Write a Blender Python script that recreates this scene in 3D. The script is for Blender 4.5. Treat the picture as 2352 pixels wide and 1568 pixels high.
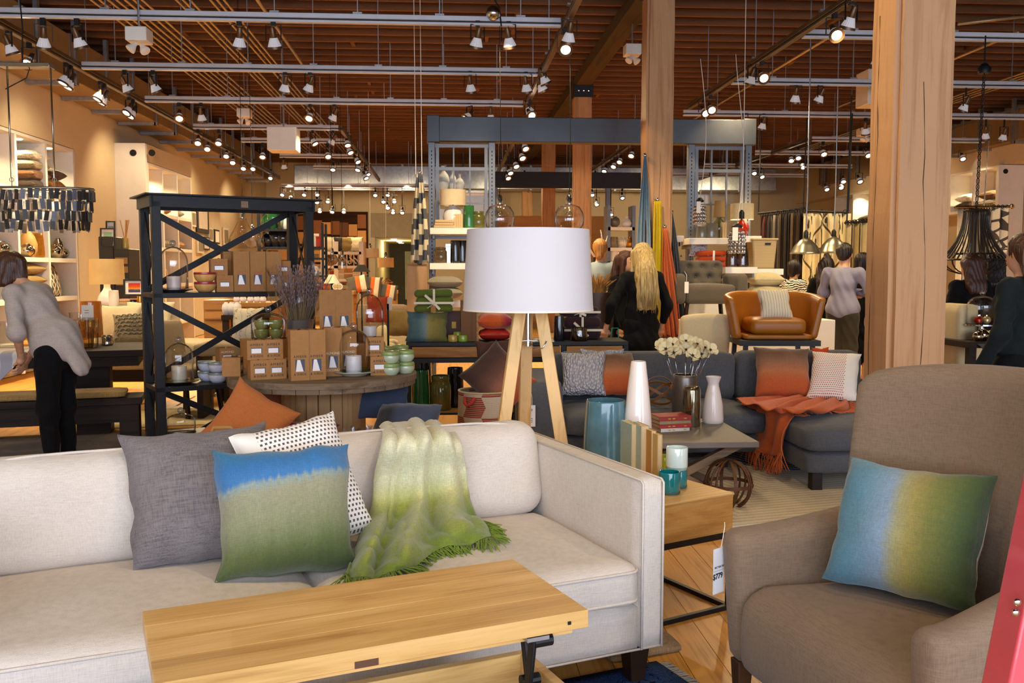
import bpy, bmesh, math, random
import numpy as np
from mathutils import Vector, Matrix, Euler, noise as mnoise
random.seed(7); np.random.seed(7)
PI = math.pi
SC = bpy.context.scene
COL = SC.collection
for _o in list(bpy.data.objects): bpy.data.objects.remove(_o)

# ---------------------------------------------------------------- camera
FPX = 2150.0; CAMZ = 1.45; YAW = math.atan(151/FPX); PITCH = math.atan(164/FPX)
cam_d = bpy.data.cameras.new('camera'); cam = bpy.data.objects.new('camera', cam_d); COL.objects.link(cam)
cam_d.sensor_width = 36.0; cam_d.lens = FPX/2352*36.0; cam_d.clip_start = 0.05; cam_d.clip_end = 200
cam.location = (0, 0, CAMZ); cam.rotation_euler = (PI/2-PITCH, 0, -YAW)
SC.camera = cam
_F = Vector((math.sin(YAW)*math.cos(PITCH), math.cos(YAW)*math.cos(PITCH), -math.sin(PITCH)))
_R = Vector((math.cos(YAW), -math.sin(YAW), 0)); _U = _R.cross(_F)
def ray(px, py): return _F + _R*((px-1176)/FPX) + _U*((784-py)/FPX)
def P(px, py, Y):                     # photo point -> place in the room at depth Y
    d = ray(px, py); return Vector((0, 0, CAMZ)) + d*(Y/d.y)
def G(px, py, z):                     # photo point -> place in the room at height z
    d = ray(px, py); return Vector((0, 0, CAMZ)) + d*((z-CAMZ)/d.z)
def X(px, Y): return P(px, 620, Y).x
def Zp(py, Y): return P(1025, py, Y).z

# ---------------------------------------------------------------- view, world, daylight
vs = SC.view_settings
vs.view_transform = 'Standard'; vs.look = 'None'; vs.exposure = 0.0; vs.gamma = 1.0; vs.use_curve_mapping = False
cy = SC.cycles
cy.max_bounces = 7; cy.diffuse_bounces = 3; cy.glossy_bounces = 3; cy.transmission_bounces = 5; cy.transparent_max_bounces = 14
cy.sample_clamp_indirect = 4.0; cy.caustics_reflective = False; cy.caustics_refractive = False; cy.use_light_tree = True
cy.blur_glossy = 0.5
W = bpy.data.worlds.new('world'); SC.world = W; W.use_nodes = True
W.node_tree.nodes['Background'].inputs[0].default_value = (0.62, 0.74, 1.0, 1)
W.node_tree.nodes['Background'].inputs[1].default_value = 1.0
def light(name, kind, loc, energy, color, size=0.1, rot=None, aim=None, spot=None, blend=0.5, sy=None):
    d = bpy.data.lights.new(name, kind); d.energy = energy; d.color = color
    if kind == 'AREA':
        d.size = size
        if sy: d.shape = 'RECTANGLE'; d.size_y = sy
    else: d.shadow_soft_size = size
    if kind == 'SPOT': d.spot_size = spot or 1.2; d.spot_blend = blend
    o = bpy.data.objects.new(name, d); COL.objects.link(o); o.location = loc
    if aim is not None: o.rotation_euler = (Vector(aim)-Vector(loc)).to_track_quat('-Z', 'Y').to_euler()
    elif rot: o.rotation_euler = rot
    return o
WARM = (1.0, 0.75, 0.43)
DAY = (0.74, 0.83, 1.0)
# daylight through the shop front behind the camera
light('shopfront_daylight', 'AREA', (1.5, -3.6, 2.0), 800, DAY, size=12, sy=3.2, rot=(PI/2, 0, 0))

# ---------------------------------------------------------------- materials
def lin(h):
    if not isinstance(h, str): return tuple(h)+((1,) if len(h) == 3 else ())
    h = h.lstrip('#'); v = [int(h[i:i+2], 16)/255 for i in (0, 2, 4)]
    return tuple((c/12.92 if c <= 0.04045 else ((c+0.055)/1.055)**2.4) for c in v)+(1,)
class NT:
    def __init__(s, name):
        s.m = bpy.data.materials.new(name); s.m.use_nodes = True; s.t = s.m.node_tree; s.t.nodes.clear()
        s.out = s.n('ShaderNodeOutputMaterial')
    def n(s, typ, **kw):
        x = s.t.nodes.new(typ)
        for k, v in kw.items():
            if k.startswith('i_'):
                key = k[2:]; key = int(key) if key.isdigit() else key.replace('_', ' ')
                x.inputs[key].default_value = v
            else: setattr(x, k, v)
        return x
    def l(s, a, b): s.t.links.new(a, b)
    def math(s, op, a, b=0.0, c=None):
        x = s.n('ShaderNodeMath', operation=op)
        for i, v in enumerate((a, b, c)):
            if v is None: continue
            if isinstance(v, (int, float)): x.inputs[i].default_value = v
            else: s.l(v, x.inputs[i])
        return x.outputs[0]
    def mix(s, fac, a, b, blend='MIX'):
        x = s.n('ShaderNodeMix', data_type='RGBA', blend_type=blend)
        for sock, v in ((x.inputs[0], fac), (x.inputs[6], a), (x.inputs[7], b)):
            if isinstance(v, (int, float)): sock.default_value = v
            elif isinstance(v, (tuple, str)): sock.default_value = lin(v)
            else: s.l(v, sock)
        return x.outputs[2]
    def ramp(s, fac, stops, interp='LINEAR'):
        x = s.n('ShaderNodeValToRGB'); cr = x.color_ramp; cr.interpolation = interp
        while len(cr.elements) < len(stops): cr.elements.new(0.5)
        for e, (p, c) in zip(cr.elements, stops): e.position = p; e.color = lin(c)
        s.l(fac, x.inputs[0]); return x.outputs[0]
    def coord(s, kind='Object', scale=(1, 1, 1), rot=(0, 0, 0)):
        c = s.n('ShaderNodeTexCoord'); m = s.n('ShaderNodeMapping'); m.inputs['Scale'].default_value = scale; m.inputs['Rotation'].default_value = rot
        s.l(c.outputs[kind], m.inputs[0]); return m.outputs[0]
    def noise(s, vec, scale=5, detail=3, rough=0.5, dist=0):
        x = s.n('ShaderNodeTexNoise'); x.inputs['Scale'].default_value = scale; x.inputs['Detail'].default_value = detail
        x.inputs['Roughness'].default_value = rough; x.inputs['Distortion'].default_value = dist
        if vec is not None: s.l(vec, x.inputs['Vector'])
        return x.outputs[0]
    def bump(s, h, strength=0.3, dist=0.01):
        b = s.n('ShaderNodeBump'); b.inputs['Strength'].default_value = strength; b.inputs['Distance'].default_value = dist
        s.l(h, b.inputs['Height']); return b.outputs[0]
    def bsdf(s, col, rough=0.6, metal=0.0, spec=0.5, normal=None, sheen=0.0, coat=0.0, emit=None, es=0.0, trans=0.0):
        b = s.n('ShaderNodeBsdfPrincipled')
        for key, v in (('Base Color', col), ('Roughness', rough)):
            if isinstance(v, (int, float)): b.inputs[key].default_value = v
            elif isinstance(v, (tuple, str)): b.inputs[key].default_value = lin(v)
            else: s.l(v, b.inputs[key])
        b.inputs['Metallic'].default_value = metal; b.inputs['Specular IOR Level'].default_value = spec
        b.inputs['Sheen Weight'].default_value = sheen; b.inputs['Coat Weight'].default_value = coat
        b.inputs['Transmission Weight'].default_value = trans
        if emit: b.inputs['Emission Color'].default_value = lin(emit); b.inputs['Emission Strength'].default_value = es
        if normal is not None: s.l(normal, b.inputs['Normal'])
        s.l(b.outputs[0], s.out.inputs[0]); return b
def shade(c, f): c = lin(c); return tuple(min(1, v*f) for v in c[:3])+(1,)
_MC = {}
def memo(fn):
    def w(name, *a, **k):
        if name not in _MC: _MC[name] = fn(name, *a, **k)
        return _MC[name]
    return w
@memo
def plain(name, col, rough=0.5, metal=0.0, var=0.08, scale=6, bump=0.0, bscale=40, spec=0.5, coat=0.0, sheen=0):
    t = NT(name); v = t.coord('Object'); nz = t.noise(v, scale, 3)
    c = t.ramp(nz, [(0.3, shade(col, 1-var)), (0.7, shade(col, 1+var))]); nm = None
    if bump: nm = t.bump(t.noise(v, bscale, 2), bump, 0.004)
    t.bsdf(c, rough, metal, spec, nm, coat=coat, sheen=sheen); return t.m
@memo
def fabric(name, col, var=0.14, scale=1.0, bump=0.35, rough=0.9, col2=None, slub=0.5, sheen=0.12):
    t = NT(name)
    a = t.noise(t.coord('Object', (40*scale, 40*scale, 520*scale)), 1, 2)
    b = t.noise(t.coord('Object', (520*scale, 520*scale, 40*scale)), 1, 2)
    h = t.math('ADD', a, b); big = t.noise(t.coord('Object'), 4, 2)
    f = t.math('ADD', t.math('MULTIPLY', h, 0.5), t.math('MULTIPLY', t.math('SUBTRACT', big, 0.5), 0.25))
    c = t.ramp(f, [(0.34, shade(col, 1-var*1.6)), (0.5, col), (0.66, shade(col2 or col, 1+var))])
    t.bsdf(c, rough, 0, 0.2, t.bump(h, bump, 0.003), sheen=sheen); return t.m
@memo
def wood(name, c1, c2, axis=0, scale=1.0, rough=0.5, grain=14, c3=None, bump=0.12, coat=0.0):
    t = NT(name); s = [grain*scale]*3; s[axis] = 0.9*scale
    v = t.coord('Object', tuple(s)); n1 = t.noise(v, 1.0, 6, 0.62, 0.6)
    s2 = [90*scale]*3; s2[axis] = 3*scale; n2 = t.noise(t.coord('Object', tuple(s2)), 1, 3)
    f = t.math('ADD', t.math('MULTIPLY', n1, 0.78), t.math('MULTIPLY', n2, 0.22))
    c = t.ramp(f, [(0.33, c1), (0.5, c3 or c2), (0.68, c2)])
    oi = t.n('ShaderNodeObjectInfo'); hv = t.n('ShaderNodeHueSaturation'); t.l(c, hv.inputs['Color'])
    t.l(t.math('ADD', t.math('MULTIPLY', oi.outputs['Random'], 0.26), 0.87), hv.inputs['Value'])
    t.bsdf(hv.outputs[0], rough, 0, 0.22, t.bump(f, bump, 0.004), coat=coat); return t.m
@memo
def glass(name, tint=(0.985, 0.985, 0.98), body=0.085, rough=0.02, milky=None):
    t = NT(name); lw = t.n('ShaderNodeLayerWeight'); lw.inputs[0].default_value = 0.12
    tr = t.n('ShaderNodeBsdfTransparent'); tr.inputs[0].default_value = lin(tint)
    gl = t.n('ShaderNodeBsdfGlossy'); gl.inputs['Roughness'].default_value = rough
    f = t.math('MINIMUM', t.math('ADD', t.math('MULTIPLY', lw.outputs['Fresnel'], 0.75), body), 1.0)
    mx = t.n('ShaderNodeMixShader'); t.l(f, mx.inputs[0]); t.l(tr.outputs[0], mx.inputs[1]); t.l(gl.outputs[0], mx.inputs[2])
    last = mx.outputs[0]
    if milky:
        df = t.n('ShaderNodeBsdfDiffuse'); df.inputs[0].default_value = lin(milky[0]); m2 = t.n('ShaderNodeMixShader'); m2.inputs[0].default_value = milky[1]
        t.l(last, m2.inputs[1]); t.l(df.outputs[0], m2.inputs[2]); last = m2.outputs[0]
    t.l(last, t.out.inputs[0]); return t.m
@memo
def emit(name, col, strength):
    t = NT(name); e = t.n('ShaderNodeEmission'); e.inputs[0].default_value = lin(col); e.inputs[1].default_value = strength
    t.l(e.outputs[0], t.out.inputs[0]); return t.m
@memo
def ombre(name, stops, axis='z', wob=0.06, streak=True, bump=0.3, wobscale=14, tilt=0.0):
    t = NT(name); g = t.coord('Generated'); sep = t.n('ShaderNodeSeparateXYZ'); t.l(g, sep.inputs[0])
    a = sep.outputs['xyz'.index(axis)]
    if tilt: a = t.math('ADD', a, t.math('MULTIPLY', t.math('SUBTRACT', sep.outputs[0], 0.5), tilt))
    sc = {'z': (wobscale*2, 1, 1.2), 'x': (1.2, 1, wobscale*2), 'y': (1.2, wobscale*2, 1)}[axis]
    nz = t.noise(t.coord('Generated', sc), 1, 4, 0.7)
    f = t.math('ADD', a, t.math('MULTIPLY', t.math('SUBTRACT', nz, 0.5), wob))
    c = t.ramp(f, stops)
    wv = t.noise(t.coord('Object', (60, 60, 420)), 1, 2); wv2 = t.noise(t.coord('Object', (420, 60, 60)), 1, 2)
    h = t.math('ADD', wv, wv2); c2 = t.mix(t.math('MULTIPLY', t.math('SUBTRACT', h, 0.7), 0.5), c, (0.02, 0.02, 0.02, 1))
    wr = t.noise(t.coord('Object', (9, 9, 4)), 1, 3, 0.5, 0.6)
    t.bsdf(c2, 0.75, 0, 0.3, t.bump(t.math('ADD', t.math('MULTIPLY', h, 0.25), t.math('MULTIPLY', wr, 2.2)), bump, 0.012), sheen=0.3); return t.m
@memo
def dots(name, base, dot, nx=22, nz=26, x0=0.18, x1=1.0, fill=0.5, border=None):
    t = NT(name); g = t.coord('Generated'); sep = t.n('ShaderNodeSeparateXYZ'); t.l(g, sep.inputs[0])
    x, z = sep.outputs[0], sep.outputs[2]
    row = t.math('FLOOR', t.math('MULTIPLY', z, nz)); off = t.math('MULTIPLY', t.math('MODULO', row, 2), 0.5)
    fx = t.math('FRACT', t.math('ADD', t.math('MULTIPLY', x, nx), off)); fz = t.math('FRACT', t.math('MULTIPLY', z, nz))
    m = t.math('MULTIPLY', t.math('LESS_THAN', t.math('ABSOLUTE', t.math('SUBTRACT', fx, 0.5)), fill/2), t.math('LESS_THAN', t.math('ABSOLUTE', t.math('SUBTRACT', fz, 0.5)), fill/2))
    m = t.math('MULTIPLY', m, t.math('MULTIPLY', t.math('GREATER_THAN', x, x0), t.math('LESS_THAN', x, x1)))
    c = t.mix(m, base, dot)
    h = t.math('ADD', t.noise(t.coord('Object', (60, 60, 500)), 1, 2), t.noise(t.coord('Object', (500, 60, 60)), 1, 2))
    t.bsdf(c, 0.85, 0, 0.2, t.bump(h, 0.25, 0.003), sheen=0.2); return t.m
@memo
def stripes(name, stops, axis='x', reps=6.0, kind='Generated', rough=0.85, wob=0.0, interp='CONSTANT', wscale=6):
    t = NT(name); g = t.coord(kind); sep = t.n('ShaderNodeSeparateXYZ'); t.l(g, sep.inputs[0]); a = sep.outputs['xyz'.index(axis)]
    if wob: a = t.math('ADD', a, t.math('MULTIPLY', t.math('SUBTRACT', t.noise(g, wscale, 2), 0.5), wob))
    f = t.math('FRACT', t.math('MULTIPLY', a, reps)); c = t.ramp(f, stops, interp)
    t.bsdf(c, rough, 0, 0.25, t.bump(t.noise(t.coord('Object'), 300, 1), 0.15, 0.003)); return t.m
METAL = plain('dark_steel', '#1c1d20', 0.5, 0.3, 0.15, 10)
BLACK = plain('black_metal', '#141416', 0.5, 0.3, 0.1)
CHROME = plain('chrome', '#d8d8d8', 0.12, 1.0, 0.02)
GALV = plain('galvanised', '#a9adb2', 0.38, 0.85, 0.16, 14)
WHITE = plain('white_paint', '#f0e9dc', 0.5, 0, 0.03)
CERW = plain('white_ceramic', '#eee6df', 0.22, 0, 0.02, coat=0.3)
GLASS = glass('clear_glass')
PAPER = plain('paper', '#f3ecdf', 0.8, 0, 0.03)

# ---------------------------------------------------------------- mesh building
class MB:
    def __init__(s): s.v = []; s.f = []; s.mi = []; s.cur = 0
    def add(s, vs, fs):
        b = len(s.v); s.v.extend([tuple(p) for p in vs]); s.f.extend([tuple(i+b for i in f) for f in fs]); s.mi.extend([s.cur]*len(fs)); return s
    def mat(s, i): s.cur = i; return s
    def box(s, x0, x1, y0, y1, z0, z1, M=None):
        vs = [Vector((x, y, z)) for x in (x0, x1) for y in (y0, y1) for z in (z0, z1)]
        if M is not None: vs = [M @ p for p in vs]
        return s.add(vs, [(0, 1, 3, 2), (4, 6, 7, 5), (0, 4, 5, 1), (2, 3, 7, 6), (0, 2, 6, 4), (1, 5, 7, 3)])
    def cbox(s, c, sx, sy, sz, M=None):
        c = Vector(c); return s.box(c.x-sx/2, c.x+sx/2, c.y-sy/2, c.y+sy/2, c.z-sz/2, c.z+sz/2, M)
    def hexa(s, b, t):                 # two quads (bottom, top), same winding
        return s.add(list(b)+list(t), [(3, 2, 1, 0), (4, 5, 6, 7), (0, 1, 5, 4), (1, 2, 6, 5), (2, 3, 7, 6), (3, 0, 4, 7)])
    def bar(s, a, b, w, h=None, up=(0, 0, 1)):
        a = Vector(a); b = Vector(b); h = h or w; d = (b-a).normalized(); u = Vector(up)
        if abs(d.dot(u)) > 0.98: u = Vector((0, 1, 0))
        r = d.cross(u).normalized()*(w/2); q = r.cross(d).normalized()*(h/2)
        return s.hexa([a-r-q, a+r-q, a+r+q, a-r+q], [b-r-q, b+r-q, b+r+q, b-r+q])
    def tube(s, pts, r, n=8, closed=False, cap=True, flat=1.0, up=None):
        pts = [Vector(p) for p in pts]; m = len(pts); rs = r if isinstance(r, (list, tuple)) else [r]*m
        vs = []; prev = None
        for i, p in enumerate(pts):
            if closed: d = pts[(i+1) % m]-pts[i-1]
            else: d = pts[min(i+1, m-1)]-pts[max(i-1, 0)]
            if d.length < 1e-9: d = Vector((0, 0, 1))
            d.normalize()
            if up is not None: a = Vector(up).cross(d)
            elif prev is None:
                u = Vector((0, 0, 1)) if abs(d.z) < 0.9 else Vector((1, 0, 0)); a = d.cross(u)
            else: a = prev-d*prev.dot(d)
            if a.length < 1e-6: a = d.orthogonal()
            a.normalize(); prev = a; b = d.cross(a)
            for k in range(n):
                th = 2*PI*k/n; vs.append(p+a*(math.cos(th)*rs[i])+b*(math.sin(th)*rs[i]*flat))
        fs = []
        for i in range(m if closed else m-1):
            j = (i+1) % m
            for k in range(n): fs.append((i*n+k, i*n+(k+1) % n, j*n+(k+1) % n, j*n+k))
        if cap and not closed: fs.append(tuple(range(n-1, -1, -1))); fs.append(tuple((m-1)*n+k for k in range(n)))
        return s.add(vs, fs)
    def lathe(s, prof, n=24, M=None, rib=0.0, ribs=0, close=False):
        vs = []; m = len(prof)
        for r, z in prof:
            for k in range(n):
                th = 2*PI*k/n; q = r*(1+(rib*math.cos(th*ribs) if ribs else 0)); p = Vector((q*math.cos(th), q*math.sin(th), z)); vs.append(M @ p if M is not None else p)
        fs = []
        for i in range(m-1 if not close else m):
            j = (i+1) % m
            for k in range(n): fs.append((i*n+k, i*n+(k+1) % n, j*n+(k+1) % n, j*n+k))
        if not close:
            if prof[0][0] > 1e-6: fs.append(tuple(range(n-1, -1, -1)))
            if prof[-1][0] > 1e-6: fs.append(tuple((m-1)*n+k for k in range(n)))
        return s.add(vs, fs)
    def grid(s, fn, nu, nv, cu=False, cv=False):
        vs = [fn(i/(nu if cu else nu-1), j/(nv if cv else nv-1)) for i in range(nu) for j in range(nv)]; fs = []
        for i in range(nu if cu else nu-1):
            for j in range(nv if cv else nv-1):
                a, b = (i+1) % nu, (j+1) % nv; fs.append((i*nv+j, a*nv+j, a*nv+b, i*nv+b))
        return s.add(vs, fs)
    def prism(s, poly, z0, z1, M=None):
        n = len(poly); vs = [Vector((x, y, z0)) for x, y in poly]+[Vector((x, y, z1)) for x, y in poly]
        if M is not None: vs = [M @ p for p in vs]
        fs = [tuple(range(n-1, -1, -1)), tuple(range(n, 2*n))]+[(i, (i+1) % n, n+(i+1) % n, n+i) for i in range(n)]
        return s.add(vs, fs)
    def ball(s, c, r, n=10, sq=(1, 1, 1), M=None):
        c = Vector(c); m = max(4, n//2); vs = []; fs = []
        T = (lambda p: M @ p) if M is not None else (lambda p: p)
        vs.append(T(c+Vector((0, 0, -r*sq[2]))))
        for i in range(1, m):
            ph = -PI/2+PI*i/m
            for k in range(n):
                th = 2*PI*k/n; vs.append(T(c+Vector((r*sq[0]*math.cos(ph)*math.cos(th), r*sq[1]*math.cos(ph)*math.sin(th), r*sq[2]*math.sin(ph)))))
        vs.append(T(c+Vector((0, 0, r*sq[2])))); L = len(vs)-1
        for k in range(n): fs.append((0, 1+(k+1) % n, 1+k)); fs.append((L, 1+(m-2)*n+k, 1+(m-2)*n+(k+1) % n))
        for i in range(m-2):
            for k in range(n): a = 1+i*n; fs.append((a+k, a+(k+1) % n, a+n+(k+1) % n, a+n+k))
        return s.add(vs, fs)
    def mesh(s, name):
        me = bpy.data.meshes.new(name); me.from_pydata([tuple(p) for p in s.v], [], s.f); return me
    def obj(s, name, mats, parent=None, smooth=False, bevel=0, seg=2, loc=None, rot=None, fix=True, sub=0, solid=0):
        me = s.mesh(name)
        ms = mats if isinstance(mats, (list, tuple)) else [mats]
        for m in ms: me.materials.append(m)
        if len(ms) > 1: me.polygons.foreach_set('material_index', s.mi)
        if fix:
            bm = bmesh.new(); bm.from_mesh(me); bmesh.ops.recalc_face_normals(bm, faces=bm.faces); bm.to_mesh(me); bm.free()
        if smooth:
            me.polygons.foreach_set('use_smooth', [True]*len(me.polygons))
            if smooth is not True: me.set_sharp_from_angle(angle=math.radians(smooth))
        me.update()
        return link(name, me, parent, bevel, seg, loc, rot, sub, solid)
def link(name, me, parent=None, bevel=0, seg=2, loc=None, rot=None, sub=0, solid=0):
    o = bpy.data.objects.new(name, me); COL.objects.link(o); o.parent = parent
    if loc is not None: o.location = loc
    if rot is not None: o.rotation_euler = rot if not isinstance(rot, (int, float)) else (0, 0, rot)
    if solid:
        m = o.modifiers.new('solid', 'SOLIDIFY'); m.thickness = solid; m.offset = 0
    if sub:
        m = o.modifiers.new('sub', 'SUBSURF'); m.levels = sub; m.render_levels = sub
    if bevel:
        m = o.modifiers.new('bevel', 'BEVEL'); m.width = bevel; m.segments = seg; m.limit_method = 'ANGLE'; m.angle_limit = math.radians(35)
        m.harden_normals = False
        if seg > 1:
            me.polygons.foreach_set('use_smooth', [True]*len(me.polygons)); me.set_sharp_from_angle(angle=math.radians(50))
    return o
def tag(o, label, cat, group=None, kind=None):
    o['label'] = label; o['category'] = cat
    if group: o['group'] = group
    if kind: o['kind'] = kind
    return o
def thing(name, label, cat, loc=(0, 0, 0), rz=0.0, group=None, rot=None):
    o = bpy.data.objects.new(name, None); COL.objects.link(o); o.empty_display_size = 0.1
    o.location = loc; o.rotation_euler = rot if rot is not None else (0, 0, rz)
    return tag(o, label, cat, group)
def struct(o): o['kind'] = 'structure'; return o
def dup(root, loc=None, rot=None, label=None, group=None, parent=None, scale=None):
    r = root.copy(); COL.objects.link(r); r.parent = parent
    if loc is not None: r.location = loc
    if rot is not None: r.rotation_euler = rot if not isinstance(rot, (int, float)) else (0, 0, rot)
    if scale is not None: r.scale = (scale,)*3 if isinstance(scale, (int, float)) else scale
    if label: r['label'] = label
    if group: r['group'] = group
    for ch in list(root.children): dup(ch, parent=r)
    return r
def text(body, size, mat, parent, loc, rot=(PI/2, 0, 0), align='CENTER', name='lettering', ext=0.0004, bold=0.0):
    c = bpy.data.curves.new(name, 'FONT'); c.body = body; c.size = size; c.extrude = ext; c.align_x = align; c.align_y = 'CENTER'; c.offset = bold
    c.space_character = 1.3 if len(body) in (5,) else 1.0
    c.resolution_u = 2; tmp = bpy.data.objects.new(name, c); COL.objects.link(tmp)
    bpy.context.view_layer.update(); me = bpy.data.meshes.new_from_object(tmp.evaluated_get(bpy.context.evaluated_depsgraph_get()))
    bpy.data.objects.remove(tmp); bpy.data.curves.remove(c); me.name = name; me.materials.clear(); me.materials.append(mat)
    return link(name, me, parent, loc=loc, rot=rot)
_TX = {}
def text2(body, size, mat, parent, loc, rot=(PI/2, 0, 0), **k):   # same writing again: share the mesh
    key = (body, size, mat.name)
    if key in _TX: return link('lettering', _TX[key], parent, loc=loc, rot=rot)
    o = text(body, size, mat, parent, loc, rot, **k); _TX[key] = o.data; return o
def RZ(a): return Matrix.Rotation(a, 4, 'Z')
def TR(v): return Matrix.Translation(Vector(v))
ORD = ['first', 'second', 'third', 'fourth', 'fifth', 'sixth', 'seventh', 'eighth', 'ninth', 'tenth', 'eleventh', 'twelfth']

# ---------------------------------------------------------------- implicit surfaces (bodies, soft shapes)
def sd_cone(Q, a, b, ra, rb):
    a = np.array(a, float); b = np.array(b, float); ba = b-a; L = max((ba**2).sum(), 1e-9)
    t = np.clip(((Q-a) @ ba)/L, 0, 1); return np.linalg.norm(Q-a-t[:, None]*ba, axis=1)-(ra+(rb-ra)*t)
def sd_ell(Q, c, r, M=None):
    q = Q-np.array(c, float)
    if M is not None: q = q @ np.array(M.to_3x3())
    r = np.array(r, float); k0 = np.linalg.norm(q/r, axis=1); k1 = np.linalg.norm(q/(r*r), axis=1)
    return k0*(k0-1)/np.maximum(k1, 1e-6)
def sd_box(Q, c, h, rr=0.02, M=None):
    q = Q-np.array(c, float)
    if M is not None: q = q @ np.array(M.to_3x3())
    d = np.abs(q)-(np.array(h, float)-rr); return np.linalg.norm(np.maximum(d, 0), axis=1)+np.minimum(d.max(axis=1), 0)-rr
def smin(a, b, k):
    h = np.maximum(k-np.abs(a-b), 0)/k; return np.minimum(a, b)-h*h*k*0.25
def field(prims, k=0.04):
    def f(Q):
        d = None
        for p in prims:
            kk = k
            if p[0] == 'c': e = sd_cone(Q, *p[1:5]); kk = p[5] if len(p) > 5 else k
            elif p[0] == 'e': e = sd_ell(Q, p[1], p[2], p[3] if len(p) > 3 else None); kk = p[4] if len(p) > 4 else k
            elif p[0] == 'b': e = sd_box(Q, p[1], p[2], p[3], p[4] if len(p) > 4 else None)
            elif p[0] == 'cut': d = np.maximum(d, p[1](Q)); continue
            d = e if d is None else smin(d, e, kk)
        return d
    return f
def sdf_bounds(prims, pad=0.03):
    lo = np.full(3, 1e9); hi = -lo
    for p in prims:
        if p[0] == 'c':
            for q, r in ((p[1], p[3]), (p[2], p[4])): lo = np.minimum(lo, np.array(q)-r); hi = np.maximum(hi, np.array(q)+r)
        elif p[0] in 'eb':
            r = max(p[2])*(1.0 if (len(p) < 4 or (p[0] == 'e' and p[3] is None)) else 1.2)
            rr = np.array(p[2]) if r == max(p[2]) else r; lo = np.minimum(lo, np.array(p[1])-rr); hi = np.maximum(hi, np.array(p[1])+rr)
    return lo-pad, hi+pad
def nets(f, lo, hi, h):
    n = np.maximum(((np.array(hi)-np.array(lo))/h).astype(int)+2, 3)
    ax = [lo[i]+h*np.arange(n[i]) for i in range(3)]
    g = np.stack(np.meshgrid(*ax, indexing='ij'), -1).reshape(-1, 3); V = f(g).reshape(n)
    S = V < 0; c = np.array(n)-1
    cnt = np.zeros(c); pos = np.zeros(tuple(c)+(3,))
    corners = [(i, j, k) for i in (0, 1) for j in (0, 1) for k in (0, 1)]
    sl = lambda o: tuple(slice(o[i], o[i]+c[i]) for i in range(3))
    for a in corners:
        for d in range(3):
            if a[d]: continue
            b = list(a); b[d] = 1; va = V[sl(a)]; vb = V[sl(b)]; m = (va < 0) != (vb < 0)
            t = np.where(m, va/np.where(m, va-vb, 1), 0); cnt += m
            for e in range(3): pos[..., e] += np.where(m, a[e]+(t if e == d else 0), 0)
    act = cnt > 0; idx = -np.ones(c, int); idx[act] = np.arange(act.sum())
    base = np.stack(np.meshgrid(*[np.arange(x) for x in c], indexing='ij'), -1)
    vv = (base[act]+pos[act]/cnt[act][:, None])*h+np.array(lo)
    faces = []
    for d in range(3):
        e1, e2 = (d+1) % 3, (d+2) % 3
        a = [slice(None)]*3; b = [slice(None)]*3; a[d] = slice(0, c[d]); b[d] = slice(1, c[d]+1)
        for e in (e1, e2): a[e] = slice(1, c[e]); b[e] = slice(1, c[e])
        sa, sb = S[tuple(a)], S[tuple(b)]; w = np.argwhere(sa != sb)
        if not len(w): continue
        flip = sa[tuple(w.T)]; o = w.copy(); o[:, e1] += 1; o[:, e2] += 1
        def cell(d1, d2):
            q = o.copy(); q[:, e1] += d1; q[:, e2] += d2; return idx[tuple(q.T)]
        q = np.stack([cell(-1, -1), cell(0, -1), cell(0, 0), cell(-1, 0)], 1); q[~flip] = q[~flip][:, ::-1]; faces.append(q)
    return vv, np.concatenate(faces)
def sdf_obj(name, prims, mats, parent=None, h=0.015, k=0.04, smooth_it=2, disp=None, loc=None, rot=None, pick=None):
    lo, hi = sdf_bounds(prims); vv, ff = nets(field(prims, k), lo, hi, h)
    for _ in range(smooth_it):       # relax
        e = np.concatenate([ff[:, [0, 1]], ff[:, [1, 2]], ff[:, [2, 3]], ff[:, [3, 0]]]); acc = np.zeros_like(vv); n = np.zeros(len(vv))
        np.add.at(acc, e[:, 0], vv[e[:, 1]]); np.add.at(n, e[:, 0], 1); np.add.at(acc, e[:, 1], vv[e[:, 0]]); np.add.at(n, e[:, 1], 1)
        vv = vv*0.5+0.5*acc/n[:, None]
    if disp is not None: vv = disp(vv)
    me = bpy.data.meshes.new(name); me.from_pydata(vv.tolist(), [], ff.tolist())
    ms = mats if isinstance(mats, (list, tuple)) else [mats]
    for m in ms: me.materials.append(m)
    if pick is not None:
        cen = vv[ff].mean(axis=1); me.polygons.foreach_set('material_index', pick(cen).astype(np.int32))
    me.polygons.foreach_set('use_smooth', [True]*len(me.polygons)); me.update()
    return link(name, me, parent, loc=loc, rot=rot)
# ================================================================ ROOM SHELL
CREAM = plain('cream_wall_paint', '#d8c7a4', 0.75, 0, 0.03, 2)
FLOORW = wood('oak_floor', '#a26a2a', '#cc944a', axis=1, scale=1.0, rough=0.38, grain=16)
JOIST = wood('fir_joist', '#573722', '#785034', axis=0, scale=0.5, rough=0.85, grain=8)
DECK = wood('roof_deck', '#20120c', '#301b12', axis=0, scale=0.4, rough=0.9)
TIMBER = wood('timber_column', '#9c6f48', '#bb8f66', axis=2, scale=0.9, rough=0.7, grain=11)
BEAMW = wood('timber_beam', '#33281a', '#4c3c28', axis=1, scale=0.6, rough=0.85)
floor = struct(MB().box(-6.2, 12, -4, 40, -0.12, -0.012).obj('floor', FLOORW))
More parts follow.
